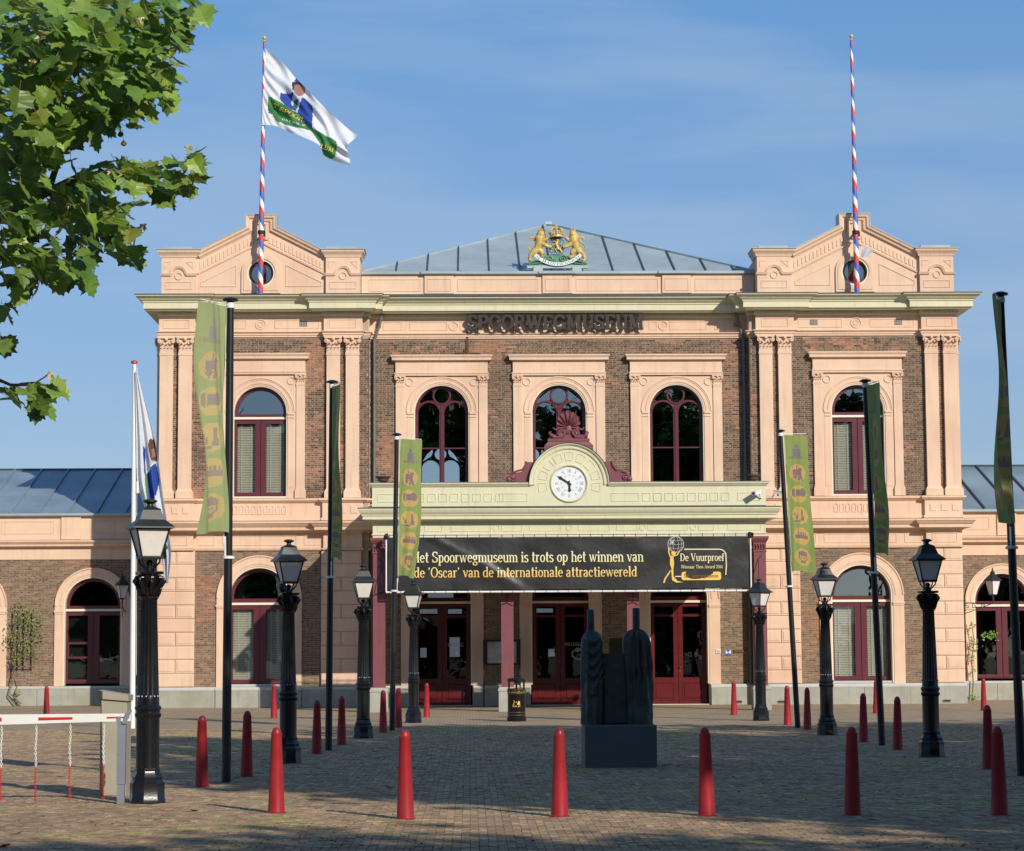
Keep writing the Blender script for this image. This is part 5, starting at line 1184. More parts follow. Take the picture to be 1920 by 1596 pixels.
def in_poly(x, y, P):
    c = False; n = len(P)
    for i in range(n):
        (x1, y1), (x2, y2) = P[i], P[i-1]
        if (y1 > y) != (y2 > y) and x < (x2-x1)*(y-y1)/(y2-y1)+x1: c = not c
    return c
def curve(pts, t):
    n = len(pts)-1; f = min(max(t, 0), .99999)*n; i = int(f); f -= i
    p0, p1, p2, p3 = pts[max(i-1, 0)], pts[i], pts[i+1], pts[min(i+2, n)]
    return tuple(.5*(2*p1[k]+(p2[k]-p0[k])*f+(2*p0[k]-5*p1[k]+4*p2[k]-p3[k])*f*f+(3*p1[k]-p0[k]-3*p2[k]+p3[k])*f**3) for k in range(2))
def cloth(name, nu, nv, shape, ripple, colour, Y, parent=None, offset=0.0, thick=0.0):
    """shape(u, v) -> outline position measured on the photograph, taken to real size on the plane y = Y; ripple gives depth"""
    mb = MB(); V = []
    for j in range(nv+1):
        for i in range(nu+1):
            u, v = i/nu, j/nv; px, py = shape(u, v); x, z = at(px, py, Y); V.append((x, Y+ripple(u, v), z))
    o = len(V); mb.v = V
    for j in range(nv):
        for i in range(nu):
            a = j*(nu+1)+i; mb.f.append((a, a+1, a+nu+2, a+nu+1)); px, py = shape((i+.5)/nu, (j+.5)/nv); mb.c.append(colour(px, py, (i+.5)/nu, (j+.5)/nv)); mb.m.append(0)
    return mb.obj(name, M['cloth_print'], parent, 80, fix=False)
# flying flag
f_top = [(496, 90), (527, 116), (556, 148), (585, 180), (615, 208), (645, 235), (671, 256)]
f_bot = [(491, 236), (517, 237), (545, 249), (574, 262), (600, 276), (612, 297), (657, 310)]
f_fly = [(0, 0), (-14, 4), (-8, 0), (0, 0)]
def flag_shape(u, v):
    a, b = curve(f_top, u), curve(f_bot, u); e = curve(f_fly, v); k = u**4; return (a[0]+(b[0]-a[0])*v+e[0]*k, a[1]+(b[1]-a[1])*v+e[1]*k)
def flag_ripple(u, v):
    return -.05-.10*u+(.02+.16*u)*sin(9*u+5*v+.5)*.8+.05*sin(23*u*(1-.5*v)-8*v)*min(1, u*4)+.035*sin(16*v/(u+.3))*exp_(-u*3.2)*min(1, u*12)+.05*exp_(-((u-.25)/.2)**2)*sin(18*v)+.04*sin(30*(v-.5*u))*(1-u)*min(1, 6*u)
exp_ = math.exp
q57 = lambda *p: [(460+a/5.7, 50+b/5.7) for a, b in p]
PW = (.78, .79, .82); PB = (.03, .075, .36)
prints = [
 (q57((545, 540), (590, 580), (640, 640), (600, 610), (525, 590)), PB),
 (q57((500, 610), (545, 590), (600, 598), (640, 640), (640, 670), (600, 640), (560, 625), (535, 650), (530, 700), (508, 690)), (.045, .03, .03)),
 (q57((525, 640), (560, 622), (610, 640), (643, 665), (640, 720), (610, 752), (570, 760), (535, 730), (520, 690)), (.36, .19, .16)),
 (q57((522, 722), (545, 745), (575, 770), (618, 758), (555, 915), (488, 830)), (.55, .60, .70)),
 (q57((528, 785), (572, 795), (545, 908), (505, 868)), (.04, .13, .16)),
 (q57((380, 718), (522, 722), (488, 830), (545, 912), (430, 862), (376, 790)), PB),
 (q57((616, 762), (722, 860), (716, 1082), (640, 1034), (556, 920)), PB),
 (q57((245, 760), (262, 758), (380, 822), (560, 930), (620, 1012), (750, 1112), (960, 1232), (985, 1262), (975, 1380), (945, 1418), (900, 1415), (800, 1362), (805, 1270), (700, 1112), (560, 1085), (450, 1060), (330, 1012), (290, 940), (245, 930)), None)]
def flag_col(px, py, u, v):
    for P, c in reversed(prints):
        if in_poly(px, py, P):
            if c is None:
                g = noise.noise(Vector((px*.06, py*.06, 0))); return (.05+.05*max(0, g), .20+.16*max(0, g+.1), .07)
            return c
    return PW
fo = cloth('museum_flag', 120, 84, flag_shape, flag_ripple, flag_col, -.42)
tag(fo, 'white flag with portrait print and green board flying from the left gable pole', 'flag')
def flag_text(t, p0, p1, hgt, m):
    mb = MB(); L_ = math.hypot(p1[0]-p0[0], p1[1]-p0[1]); d = ((p1[0]-p0[0])/L_, (p1[1]-p0[1])/L_); up = (d[1], -d[0])
    # find the cloth depth below each letter point from the flag's own grid
    def f(a, b, y):
        px, py = p0[0]+a*d[0]+b*up[0], p0[1]+a*d[1]+b*up[1]
        best = min(((flag_shape(u/20, v/14)[0]-px)**2+(flag_shape(u/20, v/14)[1]-py)**2, u/20, v/14) for u in range(21) for v in range(15)); _, u, v = best
        bb = best
        for du in (-.03, -.015, 0, .015, .03):
            for dv in (-.05, -.025, 0, .025, .05):
                s = flag_shape(u+du, v+dv); q = ((s[0]-px)**2+(s[1]-py)**2, u+du, v+dv); bb = min(bb, q)
        Y = -.42+flag_ripple(bb[1], bb[2])-.02; x, z = at(px, py, Y); return (x, Y-y, z)
    write(mb, t, 0, 0, 1, hgt, f, width=L_); mb.obj('flag_lettering', m, fo, fix=False)
flag_text('T SPOOR', (511, 200), (567, 229), 7.5, M['print_gold']); flag_text('DAT WIL JE', (528, 225), (573, 238), 3.6, M['white']); flag_text('EUM', (600, 277), (624, 286), 8, M['print_gold'])
# little rag on the right pole
so_ = cloth('flag_remnant', 8, 8, lambda u, v: (1614+u*24*(1-.3*v), 461+v*23+u*10*(1-v)), lambda u, v: -.1+.06*sin(7*u+3*v), lambda *a: (.66, .66, .68), -.42)
tag(so_, 'small pale rag fluttering from the clamp of the right roof flagpole', 'flag')

# ---- white flagpole with furled flag, left
wx, wy = ground_at(248, 1366); 
wp = thing('white_flagpole', 'white flagpole with red cap in front of the left wing', 'flagpole', (wx, wy, 0)); xt, zt = at(252, 682, wy)
wp.rotation_euler = (0, math.atan((xt-wx)/zt)*1.0, 0)
mb = MB(); mb.lathe([(.066, 0), (.064, 1.5), (.052, zt*.6), (.042, zt)], 14); mb.obj('pole', M['white'], wp, 40)
mb = MB(); mb.lathe([(.03, zt), (.08, zt+.01), (.075, zt+.05), (.02, zt+.08)], 14); mb.obj('cap', M['red'], wp, 40)
mb = MB(); mb.tube([(.07, -.03, zt-.1), (.09, -.03, 1.2)], .006, 4); mb.lathe([(.03, zt-3.0), (.035, zt-2.98), (.035, zt-2.75), (.03, zt-2.73)], 8, (.09, -.03, 0)); mb.obj('halyard', M['white'], wp)
l_ = [(254, 696), (255, 760), (256, 840), (257, 900), (262, 925), (274, 960), (290, 1000), (303, 1050), (311, 1094)]
r_ = [(257, 696), (270, 745), (286, 805), (297, 860), (303, 905), (312, 960), (321, 1020), (322, 1045), (316, 1094)]
def fur(u, v): a, b = curve(l_, v), curve(r_, v); return (a[0]+(b[0]-a[0])*u, a[1]+(b[1]-a[1])*u)
q36 = lambda *p: [(220+a/3.625, 660+b/3.625) for a, b in p]
fp = [(q36((175, 640), (192, 660), (190, 760), (200, 850), (186, 830)), PB), (q36((222, 590), (262, 600), (272, 740), (232, 745), (212, 640)), (.17, .075, .055)), (q36((235, 660), (262, 660), (266, 710), (240, 715)), (.40, .22, .20)), (q36((190, 690), (238, 740), (258, 752), (198, 812)), (.60, .58, .66)),
      (q36((198, 830), (262, 755), (284, 870), (270, 970), (235, 1020), (205, 1015)), PB), (q36((188, 780), (200, 840), (216, 1010), (206, 1010), (192, 900)), (.16, .32, .08)), (q36((330, 1290), (345, 1330), (330, 1400), (300, 1430)), (.04, .12, .06))]
def fcol(px, py, u, v):
    for P, c in reversed(fp):
        if in_poly(px, py, P): return c
    return PW
ff = cloth('furled_flag', 60, 120, fur, lambda u, v: -.05+(.02+.16*min(1, v*1.6))*sin(u*15+2*v)*.6+.03*sin(u*31-3*v)*v, fcol, wy-.05)
tag(ff, 'limp white flag with blue and flesh-coloured print on the white pole', 'flag')

# ---- black banner poles with green banners
def icon(k, x, y):
    """purple pictograms inside a unit disc; true where printed"""
    R = lambda a, b, c, d: a <= x <= b and c <= y <= d
    E = lambda a, b, r, s: ((x-a)/r)**2+((y-b)/s)**2 < 1
    if k == 0: return R(-.55, .5, -.25, .35) or R(-.1, .05, .3, .85) or R(.15, .55, .3, .6) or E(-.3, -.45, .25, .25) or E(.3, -.45, .25, .25) or (R(-.6, .6, -.85, -.6) and (x*6) % 1 < .5)
    if k == 1: return (R(-.8, .85, -.2, .55) or E(-.5, .1, .35, .5) or E(.5, .2, .4, .5)) and not (abs((x*5) % 1) < .08) or (R(-.5, .5, -.75, -.5) and (y*9) % 1 < .5)
    if k == 2: return (abs(x+.45) < .04+.12*max(0, .1-y) and -.5 < y < .6) or E(.25, .55, .1, .13) or (abs(x-.25) < .08+.22*max(0, .25-y) and -.6 < y < .42) or E(-.65, .1, .12, .14) or (R(-.8, 0, -.85, -.6) and (y*10) % 1 < .5)
    if k == 3: return R(-.8, .85, -.25, .1+.0*x) or (R(-.5, .6, .1, .5) and (x*3) % 1 > .2)
    return (E(0, .3, .6, .42) and y > .12) or (E(0, -.05, .55, .5) and not E(0, -.02, .42, .4)) or (R(-.35, .35, -.7, -.5) and (y*9) % 1 < .5) or E(-.2, -.05, .1, .1) or E(.2, -.05, .1, .1)
def person_print(x, y): return ((x)/.17)**2+((y-.55)/.28)**2 < 1 or (abs(x) < .30-.15*max(0, y) and -.75 < y < .28)
def banner_col(u, v, fade=.25, pale=0.0):
    c = banner_raw(u, v); g = (.30, .34, .125); c = tuple(a+(b-a)*fade for a, b in zip(c, g)); return tuple(a+(b-a)*pale for a, b in zip(c, (.62, .64, .42)))
def banner_raw(u, v):
    x = (u-.5)*.56; g = noise.noise(Vector((u*2, v*6, 4)))
    base = (.26+.05*g, .335+.04*g, .085+.02*g)
    if .055 < v < .175:
        yy = (.115-v)/.06
        if person_print(x/.28, yy): return (.20, .13, .26)
        if .155 < v < .172 and abs(x) < .22 and int(u*40) % 3: return (.22, .20, .10)
    for k, cv in enumerate((.277, .432, .588, .743, .895)):
        dx, dy = x/.19, (cv-v)*3.0/.19
        if dx*dx+dy*dy < 1:
            if icon(k, dx, dy): return (.24, .115, .185)
            return (.66, .40, .10)
    return base
def banner_pole(base, top_px, s_app, side, ang_sign, lab, lab2, wav, hgt=3.0, drop=.12, taper=0, fade=.3, pale=0.0):
    X, Yp = ground_at(*base); xt, zt = at(*top_px, Yp); t = thing('banner_pole', lab, 'pole', (X, Yp, 0), group='black banner poles')
    t.rotation_euler = (0, math.atan((xt-X)/zt), 0); lean = (xt-X)/zt
    mb = MB(); mb.lathe([(.062, 0), (.058, 2), (.048, zt)], 14); mb.obj('pole', M['black_pole'], t, 40)
    mb = MB(); mb.lathe([(.03, zt), (.10, zt+.01), (.105, zt+.035), (.04, zt+.06), (.02, zt+.06)], 16); mb.obj('cap', M['black_pole'], t, 40)
    mb = MB(); mb.lathe([(.052, zt-.09), (.058, zt-.085), (.058, zt-.02), (.052, zt-.015)], 14); mb.lathe([(.05, zt-hgt-.42), (.085, zt-hgt-.41), (.085, zt-hgt-.38), (.05, zt-hgt-.37)], 14); each(mb, 'collar', M['white'], t, 40)
    th = math.acos(min(1, s_app/.58)); dx, dy = side*cos(th), ang_sign*sin(th)
    mb = MB(); mb.tube([(0, 0, zt-.045), (dx*.62, dy*.62, zt-.045)], .007, 6); mb.tube([(dx*.09, dy*.09, zt-.05), (dx*.09, dy*.09, zt-hgt-.2)], .004, 4)
    mb.tube([(dx*.07, dy*.07, zt-hgt-.12), (dx*.06, dy*.06, zt-hgt-.4)], .014, 5); mb.obj('arm', M['white'], t)
    mb = MB(); nu, nv = 26, 150; V = []
    for j in range(nv+1):
        for i in range(nu+1):
            u, v = i/nu, j/nv; r = .075+.56*u*(1-taper*v**3); w = wav*(.3+.7*v)*(sin(2.3*pi*u+5*v+wav*60)*.06+sin(7*v+wav*90+2*u)*.09*u)+.012*sin(24*(u+v*.4))*(1-u)
            z = zt-.07-hgt*v-.05*v*v*u*drop*4+.02*sin(5*u)*v
            V.append((X+lean*z+dx*r-dy*w, Yp+dy*r+dx*w, z))
    mb.v = V
    for j in range(nv):
        for i in range(nu):
            a = j*(nu+1)+i; mb.f.append((a, a+1, a+nu+2, a+nu+1)); uu = (i+.5)/nu; mb.c.append(banner_col(uu if side > 0 else 1-uu, (j+.5)/nv, fade, pale)); mb.m.append(0)
    b = mb.obj('banner', M['cloth_print'], None, 80, fix=False); tag(b, lab2, 'banner', 'green banners on black poles'); return t
banner_pole((424, 1467), (432, 566), .32, -1, -1, 'tall black pole left of the lit lower window, its banner hanging leftwards', 'widest pale green banner on the tall pole before the left tower', 1.2, taper=.05, fade=.22, pale=.3)
banner_pole((616, 1407), (623, 719), .16, 1, -1, 'black pole standing before the inner pilasters of the left tower', 'narrow dark green banner turned edge-on before the left tower', .7, fade=.4)
banner_pole((735, 1370), (744, 817), .50, 1, 1, 'black pole left of the black entrance banner', 'green banner covering the start of the black entrance banner', 1.1, taper=.15, fade=.2, pale=.05)
banner_pole((1496, 1365), (1463, 810), .56, 1, 1, 'leaning black pole right of the portico', 'flat green banner with five orange discs right of the portico', .6, fade=.25)
banner_pole((1654, 1398), (1622, 717), .13, 1, -1, 'leaning black pole crossing the right tower windows', 'narrow green banner turned edge-on before the right tower window', .7, fade=.4)
banner_pole((1916, 1455), (1876, 555), .21, -1, -1, 'black pole at the right edge of the picture', 'long dark green banner against the sky right of the tower', 1.3, fade=.3, pale=.12)

# ---- black banner across the portico front
vb = thing('entrance_banner', 'wide black banner with cream and gold lettering strung across the portico', 'banner', (0, 0, 0)); YB = -6.84
bx0, _ = at(727, 1060, YB); bx1, _ = at(1404, 1060, YB); _, bzt = at(1066, 1009, YB); _, bzb = at(1066, 1105, YB)
def bdep(u, v): return .018*sin(u*31+5*v)*sin(pi*v)+.012*noise.noise(Vector((u*9, v*2, 1)))*6*.5*sin(pi*min(1, v*1.2))-.03*(exp_(-((u-.16-.2*v)/.035)**2))*v-.028*(exp_(-((u-.13-.26*v)/.02)**2))*(1-v*.3)+.02*exp_(-((u-.21-.18*v)/.02)**2)*v
mb = MB(); nu, nv = 200, 20
mb.v = [(bx0+(bx1-bx0)*i/nu, YB+bdep(i/nu, j/nv), bzt+(bzb-bzt)*j/nv+.006*sin(i*.9)*(j in (0, nv))) for j in range(nv+1) for i in range(nu+1)]
for j in range(nv):
    for i in range(nu): a = j*(nu+1)+i; mb.f.append((a, a+1, a+nu+2, a+nu+1)); mb.c.append(None); mb.m.append(0)
mb.obj('banner_cloth', M['banner_black'], vb, 80, fix=False)
def on_banner(a, b, y): u = (a-bx0)/(bx1-bx0); v = (b-bzt)/(bzb-bzt); return (a, YB+bdep(u, v)-.006-y, b)
def print_line(t, px0, px1, py_base, py_top, m, name='banner_lettering'):
    a, z0 = at(px0, py_base, YB); b, _ = at(px1, py_base, YB); _, z1 = at((px0+px1)/2, py_top, YB); mb = MB(); mb = None; sx = (b-a)/text_width(t, 1); x = a
    for wd in t.split(' '):
        mb = MB(); x = write(mb, wd, x, z0, sx, z1-z0, on_banner, kn=1.3, kt=1.05)+GL[' '][0]*sx; mb.obj(name, m, vb, fix=False)
def mat_fade(name, c0, c1, za, zb_):
    m, n, b = new_mat(name); N, L = n.nodes, n.links; g = N.new('ShaderNodeNewGeometry'); s = N.new('ShaderNodeSeparateXYZ'); L.new(g.outputs['Position'], s.inputs[0])
    r = N.new('ShaderNodeMapRange'); r.inputs['From Min'].default_value = za; r.inputs['From Max'].default_value = zb_; L.new(s.outputs['Z'], r.inputs['Value'])
    x = N.new('ShaderNodeMix'); x.data_type = 'RGBA'; L.new(r.outputs[0], x.inputs['Factor']); x.inputs['A'].default_value = (*c1, 1); x.inputs['B'].default_value = (*c0, 1); L.new(x.outputs['Result'], b.inputs['Base Color']); b.inputs['Roughness'].default_value = .5; return m
zA, zB_ = at(1000, 1056, YB)[1], at(1000, 1036, YB)[1]; zC, zD = at(1000, 1084, YB)[1], at(1000, 1064, YB)[1]
M['ink1'] = mat_fade('cream_to_yellow_print', (.82, .80, .62), (.80, .66, .26), zA, zB_); M['ink2'] = mat_fade('yellow_to_orange_print', (.82, .68, .30), (.80, .42, .06), zC, zD)
print_line('Het Spoorwegmuseum is trots op het winnen van', 772, 1207, 1055, 1034, M['ink1']); print_line("de 'Oscar' van de internationale attractiewereld", 776, 1195, 1083, 1063, M['ink2'])
print_line('De Vuurproef', 1275, 1358, 1052, 1038, M['ink1']); print_line('Winnaar Thea Award 2014', 1277, 1355, 1066, 1059.5, M['ink1'])
def ppx(*p): return [at(a, b, YB) for a, b in p]
def flatp(mb, pts, y=.0): q = tessellate_polygon([[Vector((a, b, 0)) for a, b in pts]]); mb.add([on_banner(a, b, y) for a, b in pts], [tuple(t) for t in q])
mb = MB(); a, z0 = at(1278, 1088, YB); b, z1 = at(1352, 1072, YB); r = .06
n_ = 24
rr = [(a+r+r*cos(t), z0+r+r*sin(t)) for t in np.linspace(pi, 1.5*pi, 5)]+[(b-r+r*cos(t), z0+r+r*sin(t)) for t in np.linspace(1.5*pi, 2*pi, 5)]+[(b-r+r*cos(t), z1-r+r*sin(t)) for t in np.linspace(0, .5*pi, 5)]+[(a+r+r*cos(t), z1-r+r*sin(t)) for t in np.linspace(.5*pi, pi, 5)]
flatp(mb, rr); mb.obj('logo_plate', M['print_gold'], vb, fix=False)
print_line('Het Spoorwegmuseum', 1283, 1347, 1083, 1076, M['print_brown'], 'plate_lettering')
for o in vb.children:
    if o.name.startswith('plate_lettering'): o.location = (0, -.006, 0)
mb = MB()
def line(mb, pts, w, y=.001):
    for (x0, z0), (x1, z1) in zip(pts, pts[1:]):
        d = Vector((x1-x0, z1-z0)); d.normalize(); n = Vector((-d.y, d.x))*w/2; y += .00005
        mb.add([on_banner(x0-n.x, z0-n.y, y), on_banner(x1-n.x, z1-n.y, y), on_banner(x1+n.x, z1+n.y, y), on_banner(x0+n.x, z0+n.y, y)], [(0, 1, 2, 3)])
line(mb, ppx((1283, 1030), (1350, 1030), (1356, 1032), (1361, 1038), (1362, 1060), (1361, 1078)), .028); line(mb, ppx((1266, 1081), (1278, 1081)), .025); mb.obj('logo_line', M['print_cream'], vb, fix=False)
mb = MB(); gx, gz = at(1267, 1021, YB); gr = .225
line(mb, [(gx+gr*cos(t), gz+gr*sin(t)) for t in np.linspace(0, 2*pi, 33)], .016)
for k in (.35, .75): line(mb, [(gx+gr*k*cos(t), gz+gr*sin(t)) for t in np.linspace(0, 2*pi, 25)], .009, .002+k*.002)
for k in (-.5, 0, .5): line(mb, [(gx-gr*sqrt(1-k*k), gz+gr*k+.02), (gx, gz+gr*k-.01), (gx+gr*sqrt(1-k*k), gz+gr*k+.02)], .009, .005+k*.001)
for k in range(8): t = k*pi/4; line(mb, [(gx-.1, gz+.06), (gx-.1+(.1 if k % 2 else .06)*cos(t), gz+.06+(.1 if k % 2 else .06)*sin(t))], .016, .007+.0003*k)
mb.obj('logo_globe', M['print_grey'], vb, fix=False)
mb = MB(); q4 = lambda *p: ppx(*[(1060+a/5.19, 990+b/5.19) for a, b in p])
flatp(mb, q4((1020, 270), (1050, 272), (1058, 330), (1058, 360), (1048, 410), (1035, 400), (1018, 350)), .002)
flatp(mb, q4((1030, 405), (1052, 405), (1052, 470), (1090, 515), (1148, 530), (1080, 532), (1040, 510), (1036, 480)), .0026)
flatp(mb, q4((1030, 410), (1010, 450), (975, 500), (968, 535), (952, 535), (960, 500), (1000, 440), (1020, 415)), .0032)
line(mb, q4((1022, 280), (1008, 240), (1005, 190)), .035, .004); line(mb, q4((1050, 275), (1090, 262), (1110, 225)), .03, .0046); flatp(mb, q4((1030, 235), (1055, 228), (1075, 240), (1072, 262), (1045, 268), (1032, 255)), .0052)
mb.obj('logo_figure', M['print_gold'], vb, fix=False)
mb = MB(); fx0, fx1, fz0, fz1 = at(724, 1060, YB)[0], at(1408, 1060, YB)[0], at(1066, 1109, YB)[1], at(1066, 1005, YB)[1]
mb.tube([(fx0, YB+.03, fz0), (fx1, YB+.03, fz0)], .028, 8); mb.tube([(fx0, YB+.03, fz1), (fx1, YB+.03, fz1)], .02, 8); mb.tube([(fx0, YB+.03, fz0), (fx0, YB+.03, fz1)], .022, 8); mb.tube([(fx1, YB+.03, fz0), (fx1, YB+.03, fz1)], .022, 8); mb.obj('frame_tube', M['white'], vb, 40)
mb = MB(); n = 32
for i in range(n+1):
    x = fx0+.1+(fx1-fx0-.2)*i/n; o = random.uniform(-.02, .02)
    mb.tube([(x, YB+.0, bzt-.03), (x+o, YB-.0, fz1+.025), (x+o*1.5, YB+.05, fz1+.05+random.uniform(0, .05))], .007, 4)
    mb.tube([(x, YB, bzb+.02), (x+o, YB-.0, fz0-.02), (x+o, YB+.04, fz0-.04)], .006, 4)
for x in (fx0, fx1): mb.ball((x, YB+.03, fz1), .09, 8, 6, disp=.6, seed=x)
mb.obj('cable_tie', M['black'], vb, kind='stuff')
mb = MB()
for s, cx in ((-1, -5.46), (1, 5.46)): mb.tube([(cx+s*.05, YF+.0, 4.4), (cx-s*.05, YF-.02, 4.3), (cx-s*.1, YB+.05, 3.6)], .01, 5); mb.tube([(cx-.2, YF-.0, 3.3), (cx, YF-.02, 3.38), (cx+.2, YF-.02, 3.42)], .012, 5)
for cx in (-1.8, 1.8): mb.tube([(cx-.18, YF, 3.02), (cx, YF-.03, 3.1), (cx, YF-.03, 3.35)], .01, 5); mb.tube([(cx, YF-.03, 3.1), (cx+.16, YF, 3.0)], .01, 5)
each(mb, 'strap', M['black'], vb)

# ---- street lamps
def make_lamp():
    t = thing('street_lamp', 'x', 'street lamp', group='black cast iron lamps along the square'); K = M['black_metal']
    mb = MB(); mb.lathe([(.215, 0), (.215, .05), (.205, .07), (.205, .23), (.19, .25), (.175, .27), (.178, .30), (.155, .34), (.145, .37), (.15, .39), (.14, .41)], 8, rot=pi/8); mb.obj('base', K, t, 25)
    mb = MB(); mb.lathe([(.14, .40), (.135, .45), (.135, .98), (.15, 1.0), (.155, 1.03), (.14, 1.05), (.14, 1.07), (.155, 1.09), (.155, 1.11), (.13, 1.14)], 24); mb.obj('lower_shaft', K, t, 35)
    mb = MB(); mb.lathe([(.132, 1.13), (.130, 1.2), (.128, 1.22), (.126, 1.26), (.094, 2.34), (.094, 2.36), (.11, 2.38), (.11, 2.40), (.09, 2.42)], 40, flute=(1.25, 2.35)); mb.obj('shaft', K, t, 30)
    mb = MB()
    for k in range(16): a = 2*pi*k/16; mb.ball((.131*cos(a), .131*sin(a), 1.235), .011, 6, 4)
    mb.obj('bead_ring', M['steel'], t)
    mb = MB(); mb.lathe([(.09, 2.41), (.095, 2.48), (.11, 2.56), (.15, 2.62), (.155, 2.64), (.14, 2.65)], 16); mb.lathe([(.15, 2.655), (.195, 2.66), (.20, 2.69), (.16, 2.695)], 4, rot=pi/4)
    for k in range(8):
        a = 2*pi*k/8; r0, r1 = .10, .185
        mb.tube([(r0*cos(a), r0*sin(a), 2.43), (.125*cos(a), .125*sin(a), 2.52), (r1*cos(a), r1*sin(a), 2.60), (.19*cos(a), .19*sin(a), 2.56)], [.035, .035, .03, .015], 6); mb.ball((.15*cos(a), .15*sin(a), 2.615), .03, 6, 5)
        a += pi/8; mb.tube([(.09*cos(a), .09*sin(a), 2.40), (.115*cos(a), .115*sin(a), 2.48), (.145*cos(a), .145*sin(a), 2.50)], [.03, .028, .012], 6)
    mb.obj('capital', K, t, 50)
    mb = MB(); 
    for k in range(4):
        a = pi/4+pi/2*k; mb.tube([(.05*cos(a), .05*sin(a), 2.69), (.06*cos(a), .06*sin(a), 2.73), (.14*cos(a), .14*sin(a), 2.80), (.15*cos(a), .15*sin(a), 2.86)], .011, 6)
    mb.lathe([(.05, 2.69), (.055, 2.70), (.03, 2.76), (.045, 2.80), (.02, 2.83)], 10); mb.obj('lantern_bracket', K, t, 40)
    la = part('lantern', t); q = sqrt(2); b0, b1, z0, z1 = .115, .195, 2.86, 3.20
    mb = MB()
    for k in range(4):
        a = pi/4+pi/2*k; mb.tube([(b0*q*cos(a), b0*q*sin(a), z0), (b1*q*cos(a), b1*q*sin(a), z1)], .012, 6)
    mb.lathe([(b0*q+.015, z0-.02), (b0*q+.02, z0), (b0*q+.01, z0+.015), (b0*q-.03, z0+.015), (b0*q-.03, z0-.02)], 4, rot=pi/4); mb.lathe([(b1*q-.02, z1-.02), (b1*q+.015, z1-.02), (b1*q+.02, z1), (b1*q-.02, z1)], 4, rot=pi/4); mb.obj('lantern_frame', M['lamp_roof'], la)
    for k in range(4):
        a = pi/2*k; c, s = cos(a), sin(a); mb = MB(); V = []
        for z, b in ((z0+.015, b0-.004), (z1-.02, b1-.008)):
            for w in (-1, 1): V.append((b*c-w*(b-.006)*s, b*s+w*(b-.006)*c, z))
        mb.add([V[0], V[1], V[3], V[2]]+[(x*.97, y*.97, z) for x, y, z in (V[0], V[1], V[3], V[2])], [(0, 1, 2, 3), (4, 7, 6, 5)]); mb.obj('pane', M['lamp_glass'], la)
    mb = MB(); mb.lathe([(b1*q+.03, z1), (b1*q+.072, z1-.005), (b1*q+.07, z1+.015), (.21, z1+.10), (.15, z1+.215), (.155, z1+.225), (.13, z1+.235), (.09, z1+.25), (.04, z1+.265)], 4, rot=pi/4); mb.obj('lantern_roof', M['lamp_roof'], la)
    mb = MB(); mb.lathe([(.05, z1+.25), (.035, z1+.275), (.035, z1+.29), (.085, z1+.315), (.085, z1+.33), (.05, z1+.345), (.02, z1+.35)], 12); mb.obj('finial', M['lamp_roof'], la, 40)
    return t
L0 = make_lamp()
lamps = [((271, 1508), 'tallest-looking black lamp beside the barrier cabinet, olive lantern roof', 20, 0.0), ((538, 1432), 'black lamp before the right half of the lit lower tower window', 18, .004), ((680, 1385), 'black lamp at the left end of the portico beside the mauve column', 8, 0), ((775, 1356), 'smallest black lamp, under the left end of the entrance banner', -8, 0),
         ((1429, 1352), 'black lamp before the right portico column, lantern corner turned forward', 45, 0), ((1554, 1379), 'black lamp before the left edge of the right lower tower window', 6, 0), ((1752, 1420), 'large black lamp right of the right lower tower window', 3, 0)]
for i, (b, lab, ang, _) in enumerate(lamps):
    x, y = ground_at(*b); o = L0 if i == 0 else copy_tree(L0, (0, 0, 0)); o.location = (x, y+.2, 0); o.rotation_euler = (0, 0, radians(ang)); o.scale = (.963,)*3; o['label'] = lab; o['group'] = 'black cast iron lamps along the square'

# ---- bollards
mb = MB(); mb.lathe([(.105, 0), (.105, .008), (.09, .014), (.088, .03), (.056, .80), (.058, .805), (.058, .825), (.05, .83), (.046, .855), (.03, .88), (.01, .89)], 20); bol = mb.mesh('bollard', M['bollard'], 40)
BL = [((86, 1352), 'red bollard seen behind the barrier beam at the left'), ((377, 1476), 'red bollard in sun left of the first banner pole'), ((461, 1457), 'shaded red bollard just right of the first banner pole'), ((517, 1525), 'sunlit red bollard in the front row, left of the second lamp'),
 ((513, 1347), 'red bollard close to the left tower plinth, left of the second lamp'), ((593, 1414), 'shaded red bollard just left of the second banner pole'), ((640, 1397), 'red bollard just right of the second banner pole'), ((718, 1374), 'red bollard left of the third banner pole'), ((747, 1365), 'red bollard right of the third banner pole'), ((800, 1345), 'red bollard right of the smallest lamp before the left door'),
 ((760, 1537), 'sunlit red bollard in the front row, nearest the camera'), ((1050, 1532), 'front row red bollard left of the statue plinth'), ((1327, 1531), 'front row red bollard right of the statue plinth'), ((1377, 1341), 'red bollard before the brick pier with the house number'), ((1478, 1360), 'red bollard left of the leaning pole right of the portico'), ((1515, 1368), 'red bollard right of the leaning pole right of the portico'),
 ((1601, 1529), 'dark shaded red bollard in the front row below the right tower'), ((1621, 1392), 'red bollard left of the pole crossing the right tower window'), ((1644, 1338), 'red bollard half hidden behind the pole crossing the right tower window'), ((1685, 1406), 'shaded red bollard left of the large right lamp'), ((1856, 1442), 'shaded red bollard standing behind the last one of the front row'), ((1878, 1529), 'last red bollard of the front row at the right edge'), ((1846, 1333), 'red bollard before the right wing window')]
for (b, lab) in BL:
    x, y = ground_at(*b); o = bpy.data.objects.new('bollard', bol); COL.objects.link(o); o.location = (x, y+.08, 0); o.rotation_euler = (random.uniform(-.012, .012), random.uniform(-.012, .012), random.uniform(0, 6)); tag(o, lab, 'bollard', 'red bollards on the square')

